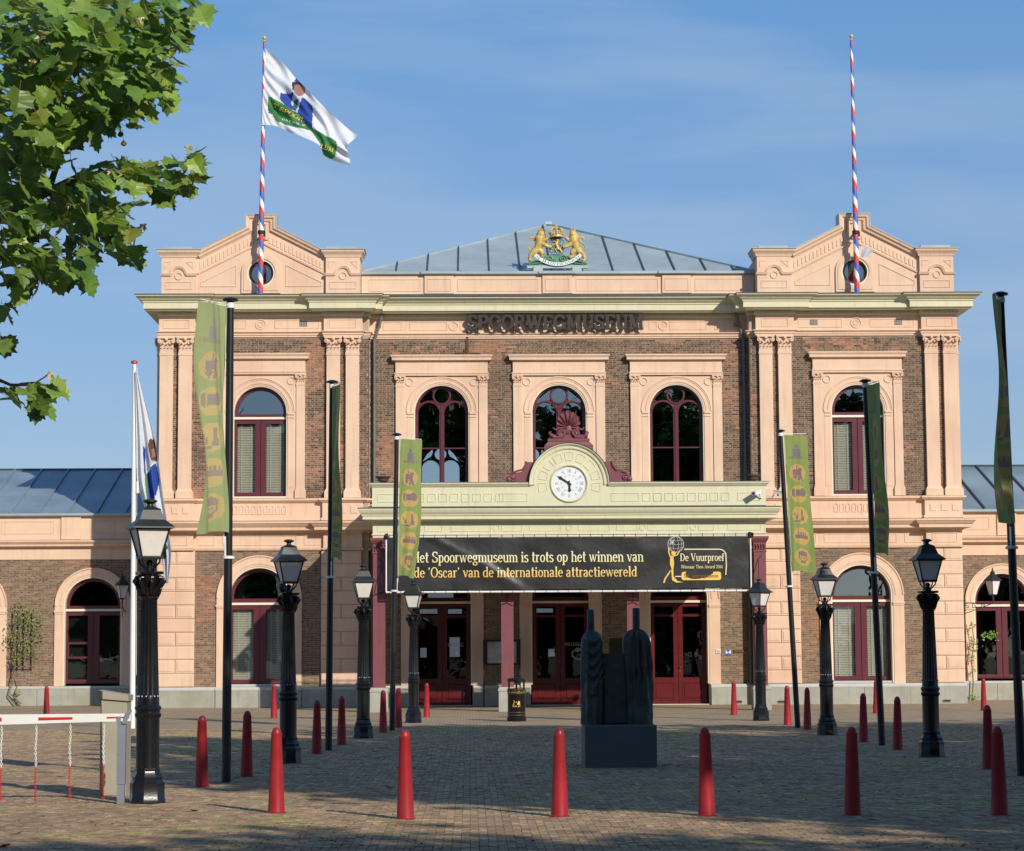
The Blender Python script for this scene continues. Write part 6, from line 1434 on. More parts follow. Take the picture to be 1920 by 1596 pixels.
# ---- statue of draped figures on its plinth
sx0, sy0 = ground_at(1097, 1440); sx1, _ = ground_at(1234, 1440); sw = sx1-sx0; scx = (sx0+sx1)/2
pl_h = at(1165, 1360, sy0)[1]
st = thing('statue', 'dark bronze statue of two draped headless figures joined by a low slab', 'statue', (scx, sy0+.5, pl_h))
pd = thing('statue_plinth', 'blue grey granite block carrying the bronze statue', 'plinth', (scx, sy0+.5, 0)); mb = MB(); mb.chamfer(-sw/2, sw/2, .5, -.5, -.01, pl_h-.002, .01); mb.obj('block', M['granite'], pd)
def robe(cx, yc, h, wt, wb, dt, db, kind, seed):
    mb = MB(); n, m = 72, 70; V = []
    for j in range(m+1):
        t = j/m; z = h*t
        ws = wb+(wt-wb)*t
        if t > .83: ws *= max(.24, max(0, 1-((t-.83)/.175)**2.4)**.55)
        dp = (db+(dt-db)*t)*(1 if t < .83 else max(.28, max(0, 1-((t-.83)/.175)**2.4)**.55))
        for i in range(n):
            a = 2*pi*i/n; ca, sa = cos(a), sin(a); x, y = ws*ca, dp*sa
            f = .013*(1-t*.7)*sin(a*9+seed+3*noise.noise(Vector((a, t*2, seed))))+.007*noise.noise(Vector((a*2.5, t*7, seed)))*1.5
            if sa < 0.1:
                if kind == 0:                                            # nested U folds falling to a point
                    s = z/h-2.3*(x/ws)**2*.12*(1.4-t); f += .019*sin(s*52)*max(0, min(1, (t-.32)*4))*(1-abs(ca)**3)
                    if .30 < t < .42: f += .02*exp_(-(ca/.25)**2)
                else: s = z/h*.35+.9*ca; f += .020*sin(s*16+seed)*max(0, min(1, (t-.2)*3))
            k = 1+f/max(.08, ws*.8); V.append((cx+x*k, yc+y*k+(.0), z))
    Fc = [(j*n+i, j*n+(i+1) % n, (j+1)*n+(i+1) % n, (j+1)*n+i) for j in range(m) for i in range(n)]+[tuple(range(n))[::-1], tuple(m*n+i for i in range(n))]
    mb.add(V, Fc); return mb
u = sw/140
robe((1114-1165)*u, 0, 1.37, .165, .165, .17, .22, 0, 1.0).obj('draped_figure', M['bronze'], st, 70)
robe((1204-1165)*u, .02, 1.39, .20, .205, .18, .24, 1, 4.2).obj('draped_figure', M['bronze'], st, 70)
for cx, y0, hh in ((1112, 0, 1.68), (1202, .02, 1.70)):
    mb = MB(); mb.lathe([(.07, 1.24), (.060, 1.37), (.055, 1.40), (.054, hh-.03), (.048, hh-.005), (.03, hh)], 14, ((cx-1165)*u, y0, 0)); mb.obj('neck', M['bronze'], st, 50)
x0, x1 = (1134-1165)*u, (1184-1165)*u
mb = MB(); mb.slab([(x0, 0), (x1, 0), (x1, .92), (x1-.02, 1.03), (x0+.02, 1.03), (x0, .94)], [], -.02, .28); mb.slab(arch((x0+x1)/2, (x1-x0)*.42, .02, .66, 16), [], -.06, -.021); mb.obj('seat_slab', M['bronze'], st)
mb = MB(); mb.sweep(arc_pts((x0+x1)/2, .66, (x1-x0)*.44, pi, 0, 16), [(-.015, 0), (-.015, .06), (.01, .06), (.01, 0)], FRONT(-.02)); mb.obj('slab_rim', M['bronze'], st)

# ---- litter bin
x, y = ground_at(969, 1353); bn = thing('litter_bin', 'black litter bin with gold bands, lettering and open hood', 'litter bin', (x, y+.2, 0), .0)
mb = MB(); mb.lathe([(.225, 0), (.235, .02), (.235, .10), (.215, .12), (.215, .70), (.225, .72), (.225, .78)], 24); mb.obj('body', M['black_metal'], bn, 35)
mb = MB(); mb.lathe([(.225, .96), (.235, .965), (.235, 1.02), (.20, 1.05), (.0, 1.06)], 24); mb.obj('hood', M['black_metal'], bn, 35)
mb = MB()
for k in range(6): a = pi/6+k*pi/3; mb.box(.21*cos(a)-.02, .21*cos(a)+.02, .21*sin(a)-.02, .21*sin(a)+.02, .78, .965)
mb.obj('hood_post', M['black_metal'], bn)
mb = MB(); mb.lathe([(.15, .74), (.16, .78), (.15, .80), (.14, .80)], 20); mb.obj('liner_rim', M['rust'], bn, 40)
for z in (.14, .205, .66, .765): mb = MB(); mb.lathe([(.214, z), (.230, z+.004), (.230, z+.02), (.214, z+.024)], 24); mb.obj('band', M['brass'], bn, 35)
def cyl(r): return lambda a, b, y: ((r+y)*sin(a/r), -(r+y)*cos(a/r), b)
mb = MB(); write(mb, 'SPOORWEGMUSEUM', -.24, .695, 1, .045, cyl(.222), width=.48, th=.001); mb.obj('lettering', M['gold'], bn, fix=False)
mb = MB(); c = cyl(.218)
for a, b, z0, z1 in ((-.10, .09, .37, .40), (-.08, .03, .40, .45), (.03, .08, .40, .49), (-.07, -.05, .45, .51), (-.02, .0, .45, .48), (-.11, .11, .345, .352)): mb.add([c(a, z0, 0), c(b, z0, 0), c(b, z1, 0), c(a, z1, 0)], [(0, 1, 2, 3)])
for a in (-.07, -.02, .05): mb.add([c(a+.018*cos(t), .366+.018*sin(t), .001) for t in np.linspace(0, 2*pi, 10)[:-1]], [tuple(range(9))])
mb.obj('emblem', M['gold'], bn, fix=False)

# ---- barrier
bx, by = ground_at(225, 1508); CB = thing('barrier', 'grey greige parking barrier with white and red beam at the left edge', 'barrier', (0, 0, 0))
cx0, cy0 = ground_at(183, 1492); cx1, _ = ground_at(240, 1490); cw = cx1-cx0; ctop = at(210, 1310, cy0)[1]
mb = MB(); mb.chamfer(cx0+.02, cx1, cy0+.35, cy0, 0, ctop, .006); mb.obj('cabinet', M['cab'], CB)
mb = MB(); V = [(cx0-.02, cy0-.03, ctop+.002), (cx1+.02, cy0-.03, ctop-.03), (cx1+.02, cy0+.38, ctop-.03), (cx0-.02, cy0+.38, ctop+.002), (cx0-.02, cy0-.03, ctop+.10), (cx1+.02, cy0-.03, ctop+.04), (cx1+.02, cy0+.38, ctop+.04), (cx0-.02, cy0+.38, ctop+.10)]
mb.add(V, [(0, 3, 2, 1), (4, 5, 6, 7), (0, 1, 5, 4), (1, 2, 6, 5), (2, 3, 7, 6), (3, 0, 4, 7)]); mb.obj('cabinet_lid', M['cab'], CB)
ptop = at(226, 1357, by)[1]
mb = MB(); mb.box(bx-.035, bx+.045, by, by+.08, 0, .24); mb.box(bx-.042, bx+.052, by-.006, by+.086, .22, ptop)
for z in (.3, .55): mb.ball((bx-.02, by-.008, z), .008, 6, 4)
mb.obj('rest_post', M['steel'], CB)
mb = MB(); zf = ptop; mb.box(bx-.045, bx+.0, by-.012, by+.09, zf, zf+.08); mb.add([(bx+.02, by-.03, zf), (bx+.06, by-.03, zf), (bx+.13, by-.03, zf+.15), (bx+.07, by-.03, zf+.15), (bx+.02, by-.022, zf), (bx+.06, by-.022, zf), (bx+.13, by-.022, zf+.15), (bx+.07, by-.022, zf+.15)], [(0, 1, 2, 3), (7, 6, 5, 4), (0, 4, 5, 1), (1, 5, 6, 2), (2, 6, 7, 3), (3, 7, 4, 0)]); mb.obj('rest_fork', M['steel'], CB)
zl0, zl1 = at(0, 1359, by)[1], at(0, 1340, by)[1]; xl, _ = at(0, 1350, by); xr, zr0 = at(246, 1352, by); zr1 = at(246, 1338, by)[1]
def beamz(x): t = (x-xl)/(xr-xl); return zl0+(zr0-zl0)*t, zl1+(zr1-zl1)*t
def bseg(a, b, y0, y1, g=0.0):
    mb = MB(); za, zb = beamz(a), beamz(b); mb.add([(a, y0, za[0]+g), (b, y0, zb[0]+g), (b, y0, zb[1]-g), (a, y0, za[1]-g), (a, y1, za[0]+g), (b, y1, zb[0]+g), (b, y1, zb[1]-g), (a, y1, za[1]-g)], [(0, 1, 2, 3), (7, 6, 5, 4), (0, 4, 5, 1), (1, 5, 6, 2), (2, 6, 7, 3), (3, 7, 4, 0)]); return mb
bseg(xl-3.2, xr, by+.0, by+.06).obj('beam', M['white'], CB)
for p0, p1 in ((-62, 3), (72, 136), (200, 243), (-200, -135)): bseg(at(p0, 1350, by)[0], at(p1, 1350, by)[0], by-.004, by-.001, .035).obj('red_band', M['red'], CB)
def chain(px, lab=None):
    x, _ = at(px, 1360, by); zt = beamz(x)[0]; zb = at(px, 1505, by)[1]; n = int((zt-zb)/.028)
    for nm, mt, r0, r1 in (('white_chain', M['white'], 0, int(n*.58)), ('red_chain', M['red'], int(n*.58), n)):
        mb = MB()
        for i in range(r0, r1):
            z = zt-.02-i*.028; h = i % 2; pts = [((.011*cos(t) if h else 0), (0 if h else .011*cos(t)), .020*sin(t)) for t in np.linspace(0, 2*pi, 9)[:-1]]
            mb.tube([(x+a+.004*sin(i*.5), by+.03+b, z+c) for a, b, c in pts], .0038, 4, closed=True)
        mb.obj(nm, mt, CB)
for px in (2, 67, 131, 194, -60, -124): chain(px)

# ---- things on the door wall
mt_ = thing('map_board', 'framed town map board standing between the left and middle doors', 'notice board'); YM = -.35
a, z0 = at(906, 1247, YM); b, z1 = at(976, 1199, YM); mb = MB(); mb.slab(rect(a, b, z0, z1), [rect(a+.12, b-.12, z0+.04, z1-.06)], YM, YM+.06); mb.box(a+.1, b-.1, YM+.05, YM+.07, z0+.03, z1-.05); mb.obj('frame', M['black'], mt_)
mb = MB(); mb.box(a+.13, b-.13, YM+.03, YM+.04, z0+.05, z1-.07); mb.obj('map', M['paper'], mt_)
mb = MB(); mb.box(a-.0, a+.04, YM+.07, YM+.11, 0, z1); mb.box(b-.04, b, YM+.07, YM+.11, 0, z1); each(mb, 'post', M['black'], mt_)
def plate(name, px, py, w, h, m, lab, cat, Y, t=.02):
    x, z = at(px, py, Y); o = thing(name, lab, cat, (x, Y, z)); mb = MB(); mb.chamfer(-w/2, w/2, .0, -t, -h/2, h/2, .004); mb.obj('plate', m, o); return o
o = plate('house_number', 1347, 1221, .145, .13, M['white'], 'white enamel house number 16 on the pilaster right of the right door', 'sign', .432); mb = MB(); write(mb, '16', -.05, -.045, 1, .09, lambda a, b, y: (a, -.0215-y, b), width=.10); mb.obj('digits', M['black'], o, fix=False)
x, z = at(1365.5, 1224, .47); o = thing('monument_shield', 'small blue and white shield on the brick right of the house number', 'sign', (x, .49, z)); shp = [(-.08, .10), (.08, .10), (.08, -.04), (0, -.12), (-.08, -.04)]
mb = MB(); mb.slab(shp, [], -.012, 0); mb.obj('plate', M['white'], o)
mb = MB(); mb.slab([(-.08, .10), (.08, .10), (0, -.0)], [], -.018, -.013); mb.slab([(0, .0), (.08, -.04), (0, -.12), (-.08, -.04)], [], -.018, -.013); mb.obj('blue_field', M['blue'], o)
plate('letter_plate', 1385, 1221, .32, .10, M['brass'], 'brass letter plate in the brick right of the shield', 'letter box', .475); plate('wall_plaque', 1158, 1215, .50, .60, M['dark_bronze_plate'], 'dark square bronze plaque on the brick behind the statue', 'plaque', .475)
for px in (1388, 1466, 1776):
    x, z = at(px, 1317, -.2); o = thing('vent_slot', {1388: 'dark vent slot in the plinth right of the right door', 1466: 'dark vent slot in the right tower plinth near the portico', 1776: 'dark vent slot in the plinth right of the large lamp'}[px], 'vent', (x, .32 if px == 1388 else -.17, .10)); mb = MB(); mb.slab(rect(-.12, .12, -.035, .035), [rect(-.105, .105, -.02, .02)], -.02, .0); mb.obj('frame', M['pipe'], o); mb = MB(); mb.box(-.105, .105, -.012, -.002, -.02, .02); mb.obj('slot', M['black'], o)
# wall lanterns
def wall_lantern(x, y, z, side, arm, lab, s=1.0, ornate=False):
    t = thing('wall_lantern', lab, 'wall lantern', (x, y, z)); K = M['lamp_roof']; q = sqrt(2); b0, b1, h = .085*s, .16*s, .42*s
    mb = MB()
    for k in range(4): a = pi/2*k+pi/4+.5; mb.tube([(b0*q*cos(a), b0*q*sin(a), 0), (b1*q*cos(a), b1*q*sin(a), h)], .011, 6)
    mb.lathe([(b1*q+.03, h), (b1*q+.06, h), (b1*q+.05, h+.02), (.07, h+.22), (.08, h+.24), (.05, h+.30), (.02, h+.32), (.03, h+.35), (.005, h+.42)], 4, rot=pi/4+.5); mb.lathe([(b0*q+.01, -.02), (b0*q+.01, 0), (.03, -.05), (.03, -.2)][::-1], 4, rot=pi/4+.5); mb.obj('lantern_frame', K, t)
    for k in range(4):
        a = pi/2*k+.5; c, s_ = cos(a), sin(a); mb = MB(); V = [(b*c-w*b*s_*.9, b*s_+w*b*c*.9, zz) for zz, b in ((.01, b0), (h-.01, b1)) for w in (-1, 1)]; mb.add([V[0], V[1], V[3], V[2]], [(0, 1, 2, 3)]); mb.obj('pane', M['lamp_glass'], t)
    mb = MB(); mb.tube([(0, 0, -.2), (0, 0, -.28), (side*arm*.4, .0, -.27), (side*arm, .0, -.26)], .018, 7); mb.tube([(side*arm, 0, -.62), (side*arm*.5, 0, -.45), (side*.02, 0, -.28)], .013, 6)
    if ornate:
        for k, (a, r) in enumerate(((.35, .07), (.62, .09), (.85, .08))): mb.tube(spiral(side*arm*a, -.36, r, 1.3, k, 1, 16), .012, 5)
        for dz in (-.16, -.32, -.48): mb.ball((side*(arm-.05), -.02, dz), .05, 8, 6)
    mb.obj('bracket', K, t, 40); return t
x, z = at(231, 1122, 4.1); wall_lantern(x, 3.9, z, -1, .0001, 'dark wall lantern beside the arched window of the left wing', 1.0)
mb = MB(); mb.tube([(x, 3.9, z-.25), (x+.02, 4.2, z-.4), (x+.02, 4.6, z-.45)], .018, 6); o = mb.obj('lantern_arm', M['lamp_roof'], [o for o in bpy.data.objects if o.name == 'wall_lantern'][0], 40); o.location = (-x, -3.9, -z)
x, z = at(1862, 1115, .6); wall_lantern(x, .6, z, -1, x-12.78, 'black wall lantern on ornate scroll bracket at the right tower corner', 1.05, True)

# ---- climbing plants
def creeper(name, lab, cat, Y, stems, blobs, trellis=None, nleaf=500, cols=((.06, .12, .02), (.10, .17, .03), (.14, .18, .04))):
    t = thing(name, lab, cat)
    if trellis:
        for b in trellis: mb = MB(); a0, z0 = at(b[0], b[1], Y); a1, z1 = at(b[2], b[3], Y); mb.box(min(a0, a1)-.012, max(a0, a1)+.012, Y, Y+.02, min(z0, z1)-.012, max(z0, z1)+.012); mb.obj('trellis_bar', M['wood'], t)
    mb = MB()
    for s in stems:
        P = []
        for i, (px, py) in enumerate(s): x, z = at(px, py, Y); P.append((x, Y-.04-.02*random.random(), max(z, 0)))
        mb.tube(P, [.022-.014*i/len(P) for i in range(len(P))], 5)
    mb.obj('stem', M['bark'], t)
    mb = MB(); tot = sum(b[2] for b in blobs)
    for px, py, r in blobs:
        for _ in range(int(nleaf*r/tot)):
            a, q = random.uniform(0, 2*pi), sqrt(random.random()); x, z = at(px+r*q*cos(a), py+r*1.2*q*sin(a), Y); y = Y-.05-random.random()*.16
            mb.cur = random.choice(cols); w = random.uniform(.02, .042); v1 = Vector((random.uniform(-1, 1), random.uniform(-.7, .7), random.uniform(-1, .4))).normalized()*w*1.5; v2 = v1.cross(Vector((random.uniform(-.5, .5), -1, random.uniform(-.3, .8)))).normalized()*w
            p = Vector((x, y, z)); mb.add([p, p+v1*.5+v2, p+v1, p+v1*.5-v2], [(0, 1, 2, 3)])
    mb.obj('foliage', M['leaf'], t, kind='stuff', fix=False)
creeper('climbing_plant', 'leafy climbing plant on a wooden trellis between two arched wing windows', 'climbing plant', 4.42,
  [[(30, 1322), (15, 1305), (20, 1285), (30, 1240), (24, 1200), (35, 1150)], [(40, 1320), (18, 1300), (28, 1270), (22, 1230), (40, 1190)], [(35, 1322), (28, 1300), (36, 1280), (32, 1262)]],
  [(38, 1148, 22), (55, 1150, 20), (70, 1160, 18), (30, 1180, 18), (35, 1205, 20), (42, 1225, 14), (60, 1180, 14), (72, 1190, 14), (55, 1210, 12), (66, 1225, 12), (20, 1200, 10), (36, 1300, 6), (25, 1240, 8)],
  [(22, 1250, 60, 1250), (22, 1230, 75, 1230), (22, 1200, 75, 1200), (22, 1170, 75, 1170), (26, 1145, 26, 1252), (36, 1145, 36, 1252), (47, 1145, 47, 1252), (62, 1145, 62, 1252)], 520)
creeper('wall_creeper', 'sparse creeper growing up the corner beside the right wing window', 'climbing plant', 4.4,
  [[(1822, 1320), (1824, 1280), (1821, 1240), (1826, 1200), (1820, 1165)]], [(1822, 1175, 7), (1824, 1200, 8), (1823, 1215, 9), (1820, 1235, 7), (1824, 1255, 6), (1822, 1305, 5), (1828, 1310, 5)], None, 190, ((.16, .2, .06), (.2, .22, .08), (.10, .16, .04)))
creeper('window_plant', 'thin green plant on the sill inside the right wing window', 'plant', 4.95, [[(1855, 1275), (1854, 1200)]], [(1845, 1192, 7), (1856, 1190, 8), (1866, 1194, 7)], None, 110, ((.12, .22, .04), (.18, .28, .06)))

# ================================================================== trees
def leaf_mesh(seed, col):
    rnd = random.Random(seed); half = [(0, 0), (.06, .10), (.30, .26), (.16, .36), (.48, .50), (.44, .34), (.56, .30), (.58, .18), (.78, .20), (.72, .10), (1.0, 0)]
    # five-lobed plane leaf, petiole at the origin, lying along +x, folded along its midrib
    R = [(0, 0, 0), (.02, .20), (-.03, .32), (.12, .40), (.20, .60), (.33, .50), (.43, .48), (.60, .60), (.60, .43), (.66, .31), (.83, .28), (.84, .14), (1.0, 0)]
    pts = [(.0, .0)]+[(a[0], a[1]) for a in R[1:]]
    fold, curl = rnd.uniform(.15, .5), rnd.uniform(-.35, .25)
    def z(x, y): return abs(y)*fold+curl*x*x-.15*y*y+.03*sin(9*x+5*y+seed)
    mb = MB(); mb.cur = col; n = len(pts); V = []; Fc = []; ax = [0, .0, .06, .12, .22, .32, .42, .5, .58, .66, .76, .86, 1.0]
    for s in (1, -1):
        o = len(V); V += [(x, s*y, z(x, y)) for x, y in pts]; o2 = len(V); V += [(a, 0, z(a, 0)) for a in ax]
        for i in range(n-1): Fc.append((o+i, o+i+1, o2+i+1, o2+i) if s < 0 else (o+i, o2+i, o2+i+1, o+i+1))
    sc = .168; V = [(x*sc, y*sc*.95, q*sc) for x, y, q in V]
    mb.add(V, Fc); p = len(V)
    mb.cur = (.16, .17, .05); mb.add([(-.07, -.0016, .01), (0, -.0016, 0), (0, .0016, 0), (-.07, .0016, .01), (-.07, 0, .013), (0, 0, .004)], [(0, 1, 2, 3), (0, 1, 5, 4)])
    return mb
LC = [(.085, .145, .022), (.105, .165, .027), (.06, .105, .02), (.125, .18, .03), (.095, .155, .03), (.14, .185, .035)]
leaves = [leaf_mesh(i*7+k, tuple(c*(.85+.3*random.random()) for c in col)) for i, col in enumerate(LC) for k in range(2)]
leaf_me = [l.mesh('leaf', M['leaf'], fix=False) for l in leaves]
blobs = [(40, 50, 80), (130, 45, 85), (215, 55, 80), (290, 40, 60), (345, 18, 32), (50, 160, 90), (150, 160, 90), (232, 150, 75), (290, 110, 40), (305, 165, 26), (310, 75, 30), (30, 270, 62), (110, 262, 50), (165, 215, 50), (215, 205, 45), (262, 180, 28), (50, 370, 62), (120, 380, 55), (180, 400, 55), (222, 410, 35), (235, 470, 24), (180, 330, 30), (282, 325, 32), (345, 320, 30), (365, 300, 16), (225, 312, 24), (255, 335, 22), (322, 350, 20), (20, 440, 55), (85, 480, 40), (45, 510, 42), (115, 510, 32), (145, 470, 30), (160, 520, 12), (8, 575, 10), (62, 735, 20), (90, 724, 14), (22, 740, 12), (76, 752, 10), (4, 640, 3)]
PT = thing('plane_tree', 'plane tree reaching in from the upper left with large lobed leaves and hanging fruits', 'tree', (-9.6, -54.5, 0))
lv = []
for bx_, by_, r in blobs:
    for _ in range(max(3, int(r*r*.0140))+(3 if r < 30 else 0)):
        a, q = random.uniform(0, 2*pi), sqrt(random.random())*.92; dd = 16.2+random.uniform(-1.4, 2.2)
        px, py = bx_+r*q*cos(a), by_+r*q*sin(a)*.95; x, z = at(px, py, dd-71.9); lv.append((Vector((x, dd-71.9, z)), dd))
lv.sort(key=lambda t: t[1])
def leaf_rot():
    az = random.gauss(-.3, 1.5); el = random.uniform(-1.15, .15); d = Vector((cos(az)*cos(el), sin(az)*cos(el), sin(el)))
    upv = Vector((random.gauss(.25, .5), random.gauss(-.35, .45), 1.0)); n = (upv-d*upv.dot(d)).normalized(); y = n.cross(d)
    return Matrix(((d.x, y.x, n.x), (d.y, y.y, n.y), (d.z, y.z, n.z)))
base_o = Vector(PT.location)
random.shuffle(lv)
for i, (p, dd) in enumerate(lv[:298]):
    o = link('leaf', random.choice(leaf_me), PT, p-base_o, leaf_rot().to_euler(), (random.uniform(.7, 1.15),)*3)
arrs = [(np.array(l.v), l.f, l.c) for l in leaves]
def leaf_mass(pts, name, parent):
    mb = MB()
    for p in pts:
        A, f, c = random.choice(arrs); R3 = np.array(leaf_rot())*random.uniform(.7, 1.15); V = A@R3.T+np.array(p); o = len(mb.v); mb.v += [tuple(v) for v in V]; mb.f += [tuple(i+o for i in q) for q in f]
        k = random.uniform(.8, 1.2); mb.c += [tuple(z*k for z in q) for q in c]; mb.m += [0]*len(f)
    o = mb.obj(name, M['leaf'], parent, kind='stuff', fix=False); return o
inner = [p-base_o for p, _ in lv[298:]]
outer = []
while len(outer) < 1500:
    p = Vector((random.gauss(-9.5, 2.0), random.gauss(-55, 2.3), random.gauss(8.5, 2.0)))
    if p.z < 4.2: continue
    v = np.array(p)-CAM; w = v@_fw
    if w < 1: continue
    px, py = W/2+F*(v@_rt)/w, H/2-F*(v@_up)/w
    if px > -60 and py > -60: continue
    outer.append(p-base_o)
leaf_mass(inner+outer, 'foliage', PT)
mb = MB(); mb.lathe([(.42, 0), (.34, .3), (.30, 1.5), (.26, 4), (.20, 6.5), (.12, 9), (.05, 11)], 14); mb.obj('trunk', M['bark'], PT, 60)
def branch(pts, r0, r1, m='bark'):
    P = []
    for px, py, dd in pts: x, z = at(px, py, dd-71.9); P.append(Vector((x, dd-71.9, z))-base_o)
    mb = MB(); mb.tube(P, [r0+(r1-r0)*i/(len(P)-1) for i in range(len(P))], 6); mb.obj('branch', M[m], PT, 60)
for pts, r0, r1 in [([(-300, 250, 17.2), (-60, 190, 17), (60, 130, 16.8), (170, 70, 16.8), (300, 30, 16.5)], .06, .012), ([(-300, 420, 17.2), (-40, 330, 17), (60, 270, 16.8), (150, 200, 16.6), (260, 150, 16.5)], .05, .01),
    ([(-300, 520, 17.2), (-30, 420, 17), (90, 360, 16.8), (150, 330, 16.5), (250, 345, 16.4), (340, 320, 16.4)], .05, .007), ([(-200, 560, 17.2), (-20, 480, 17), (60, 470, 16.7), (130, 470, 16.5), (170, 500, 16.5)], .04, .007),
    ([(90, 360, 16.8), (110, 300, 16.8), (130, 240, 17), (100, 110, 17), (70, 10, 17.2)], .03, .01), ([(90, 360, 16.8), (150, 420, 16.8), (200, 450, 16.7), (248, 470, 16.6), (258, 428, 16.6)], .022, .004), ([(-300, 700, 16.6), (-20, 705, 16.6), (20, 722, 16.5), (60, 722, 16.4), (92, 702, 16.3)], .02, .004),
    ([(150, 330, 16.5), (190, 305, 16.6), (230, 300, 16.6)], .008, .004), ([(40, 130, 16.9), (90, 60, 16.9), (120, -10, 17)], .02, .008), ([(20, 722, 16.5), (60, 735, 16.3), (110, 730, 16.3)], .006, .003)]: branch(pts, r0, r1)
fr = MB(); fr.ball((0, 0, 0), .016, 9, 7, disp=.25); frm = fr.mesh('fruit', M['fruit'], 60)
for px, py in ((226, 252), (232, 269), (57, 457), (115, 100), (20, 315), (300, 125)):
    x, z = at(px, py, -55.9); link('fruit', frm, PT, Vector((x, -55.9, z))-base_o, scale=(1.3, 1.3, 1.3)); mb = MB(); mb.tube([Vector((x, -55.9, z))-base_o, Vector((x-.01, -55.9, z+.10))-base_o], .0022, 4); mb.obj('fruit_stalk', M['twig'], PT)
# curled young leaves in cream and gold at the shoot ends
for k, (px, py) in enumerate(((265, 38), (320, 130), (345, 88), (352, 278), (175, 330), (268, 425), (95, 703), (130, 380), (160, 490), (75, 70), (60, 118), (205, 320), (105, 455))):
    x, z = at(px, py, -56.1); mb = MB()
    for _ in range(7):
        a = random.uniform(0, 6.3); d = Vector((cos(a), random.uniform(-1, .3), sin(a))).normalized()*.035; p = Vector((x, -56.1, z))-base_o; e = d.cross(Vector((0, 1, .3))).normalized()*.012; mb.cur = random.choice([(.42, .36, .16), (.30, .27, .10), (.5, .42, .24)])
        mb.add([p, p+d*.5+e, p+d*1.2+Vector((0, 0, -.01)), p+d*.5-e], [(0, 1, 2, 3)])
    mb.obj('young_leaf', M['leaf'], PT, fix=False)
# the row of trees on the near side of the square, beside and behind the camera: most throw the dappled shade, some are added only to block sky light
def crown_mesh(seed, n=7500, R=1.0, sz=.085):
    rnd = random.Random(seed); mb = MB(); cl = [(Vector((rnd.gauss(0, 1), rnd.gauss(0, 1), rnd.gauss(0, 1))).normalized()*(rnd.random()**.4)*.82, rnd.uniform(.16, .34)) for _ in range(46)]
    for _ in range(n):
        c, r = rnd.choice(cl); p = c+Vector((rnd.gauss(0, 1), rnd.gauss(0, 1), rnd.gauss(0, .8)))*r*.55
        a = Vector((rnd.gauss(0, 1), rnd.gauss(0, 1), rnd.gauss(0, .6))).normalized()*sz*rnd.uniform(.7, 1.3); b = a.cross(Vector((rnd.gauss(0, .5), rnd.gauss(0, .5), 1))).normalized()*sz*.8; k = rnd.uniform(.7, 1.2); mb.cur = (.07*k, .12*k, .022*k)
        mb.add([p-a*.6, p-a*.1+b*.7, p+a, p-a*.1-b*.7], [(0, 1, 2, 3)])
    return mb.mesh('crown', M['leaf_far'], fix=False)
crowns = [crown_mesh(1), crown_mesh(2)]
mb = MB(); mb.lathe([(.34, 0), (.27, .4), (.22, 2), (.18, 5), (.12, 8), (.05, 11)], 12)
for k in range(7): a = k*2.4; mb.tube([(0, 0, 4.5+k*.7), (1.2*cos(a), 1.2*sin(a), 6.5+k*.8), (2.4*cos(a), 2.4*sin(a), 8.2+k*.7)], [.11, .07, .03], 6)
trunk_me = mb.mesh('trunk', M['bark'], 60)
def shade_tree(i, x, d, zc, r, lab, hs=.95):
    t = thing('unseen_tree', lab, 'tree', (x, d-71.9, 0), random.uniform(0, 6), group='trees on the near side of the square'); link('trunk', trunk_me, t, scale=(1, 1, zc/11)); link('crown', crowns[i % 2], t, (0, 0, zc), (0, 0, i*1.3), (r, r, r*hs))
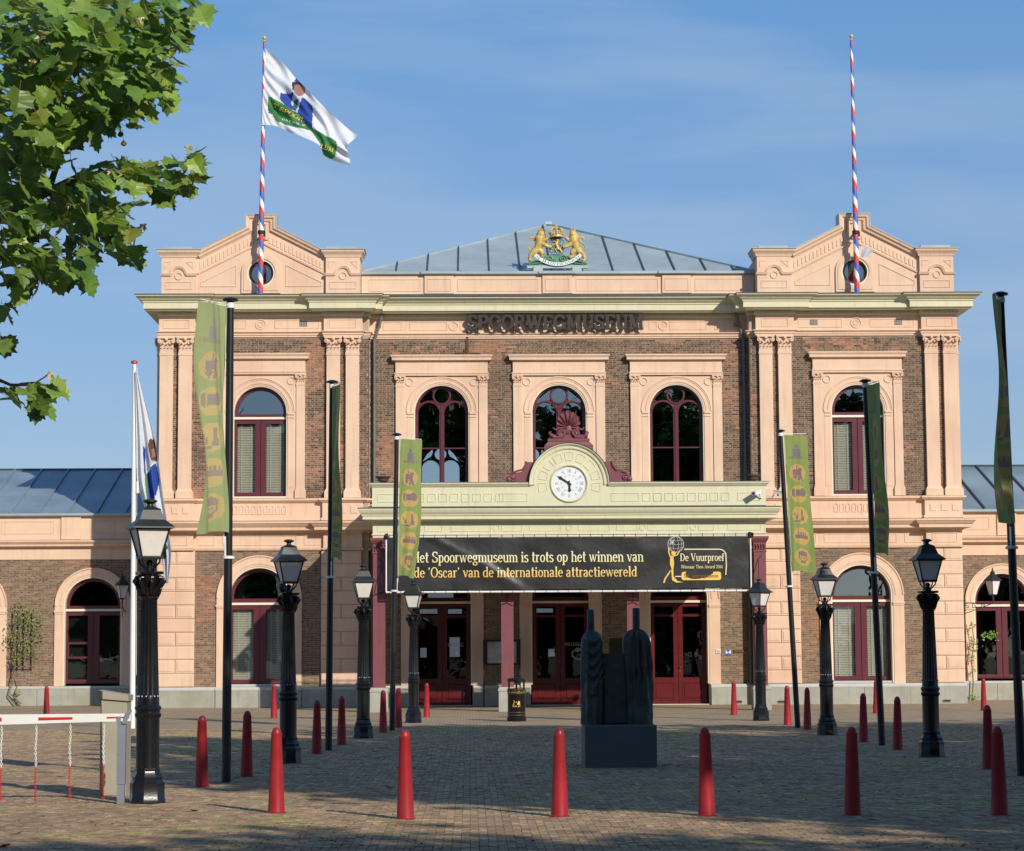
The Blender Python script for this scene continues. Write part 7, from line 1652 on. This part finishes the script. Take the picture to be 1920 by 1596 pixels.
TR = [(9.4, 10.5, 12.4, 4.2), (7.6, 20.5, 12.4, 4.2), (10.6, 27.5, 11.6, 4.2), (12.4, 12.5, 11.4, 4.4), (15.5, 20, 11.2, 4.5), (18.5, 28, 11.2, 4.5), (20.5, 12.5, 11.2, 4.5), (23.5, 20.5, 11.2, 4.5), (26, 29, 11.4, 4.6), (10.5, -4.3, 11.8, 4.6), (18.5, -4.5, 11.8, 4.9), (14.5, -5.2, 11, 4.4), (12.4, 8.5, 11.4, 3.6), (16.5, 12, 11, 4), (-14, 5, 10.5, 5), (-15.5, 17, 10.5, 5), (-18, 30, 10.5, 5), (-7, -11, 12, 6), (4, -13, 12.5, 6.5), (15, -14, 12, 6.5), (25, -4, 11, 5.5), (29, 10, 11, 5.5), (31, 22, 11, 5.5)]  # from the first left-hand tree on, added to block sky light
for i, (x, d, z, r) in enumerate(TR): shade_tree(i, x, d, z, r, 'unseen leafy tree beside or behind the viewer, casting shade and blocking sky light')
for i, (x, d, z, r) in enumerate([(-5.5, -20, 15.5, 6.8), (13.5, -21, 15.5, 7), (4.2, -24, 10.5, 5), (-18, -22, 10.5, 5.5), (-28, -20, 10, 6), (36, -20, 11, 6.5)]): shade_tree(i, x, d, z, r, 'tall tree across the road facing the museum', 1.05)
for i in range(13): shade_tree(i, -46+i*8+random.uniform(-1, 1), -16.5+random.uniform(-1.5, 1.5), 2.6 if i == 9 else 4.4, 3.8 if i == 9 else 5.2, 'low dense unseen tree added across the road to darken the window reflections', .85)  # unseen crowns added so low windows reflect dark; one shrunk to reflect sky
# fallen leaves
fm = MB(); a_, f_, c_ = arrs[0]; fm.v = [tuple(v) for v in a_*np.array([.6, .6, .5])]; fm.f = list(f_); fm.c = [None]*len(f_); fm.m = [0]*len(f_); flm = fm.mesh('fallen_leaf', M['dry_leaf'], fix=False)
for px, py, lab in ((31, 1565, 'curled dry leaf lying on the paving in the lower left corner'), (18, 1588, 'dry brown leaf at the very bottom left of the paving'), (355, 1522, 'small red-brown leaf between the near lamp and front bollard'), (733, 1480, 'dry leaf on the shaded paving left of the second front bollard'), (965, 1458, 'pale dry leaf on the shaded paving between the front bollards'), (112, 1456, 'brown leaf lying behind the barrier chains')):
    x, y = ground_at(px, py); o = bpy.data.objects.new('fallen_leaf', flm); COL.objects.link(o); o.location = (x, y, .012); o.rotation_euler = (random.uniform(-.4, .4), random.uniform(-.4, .4), random.uniform(0, 6)); o.scale = (1.1,)*3; tag(o, lab, 'leaf', 'fallen leaves on the paving')
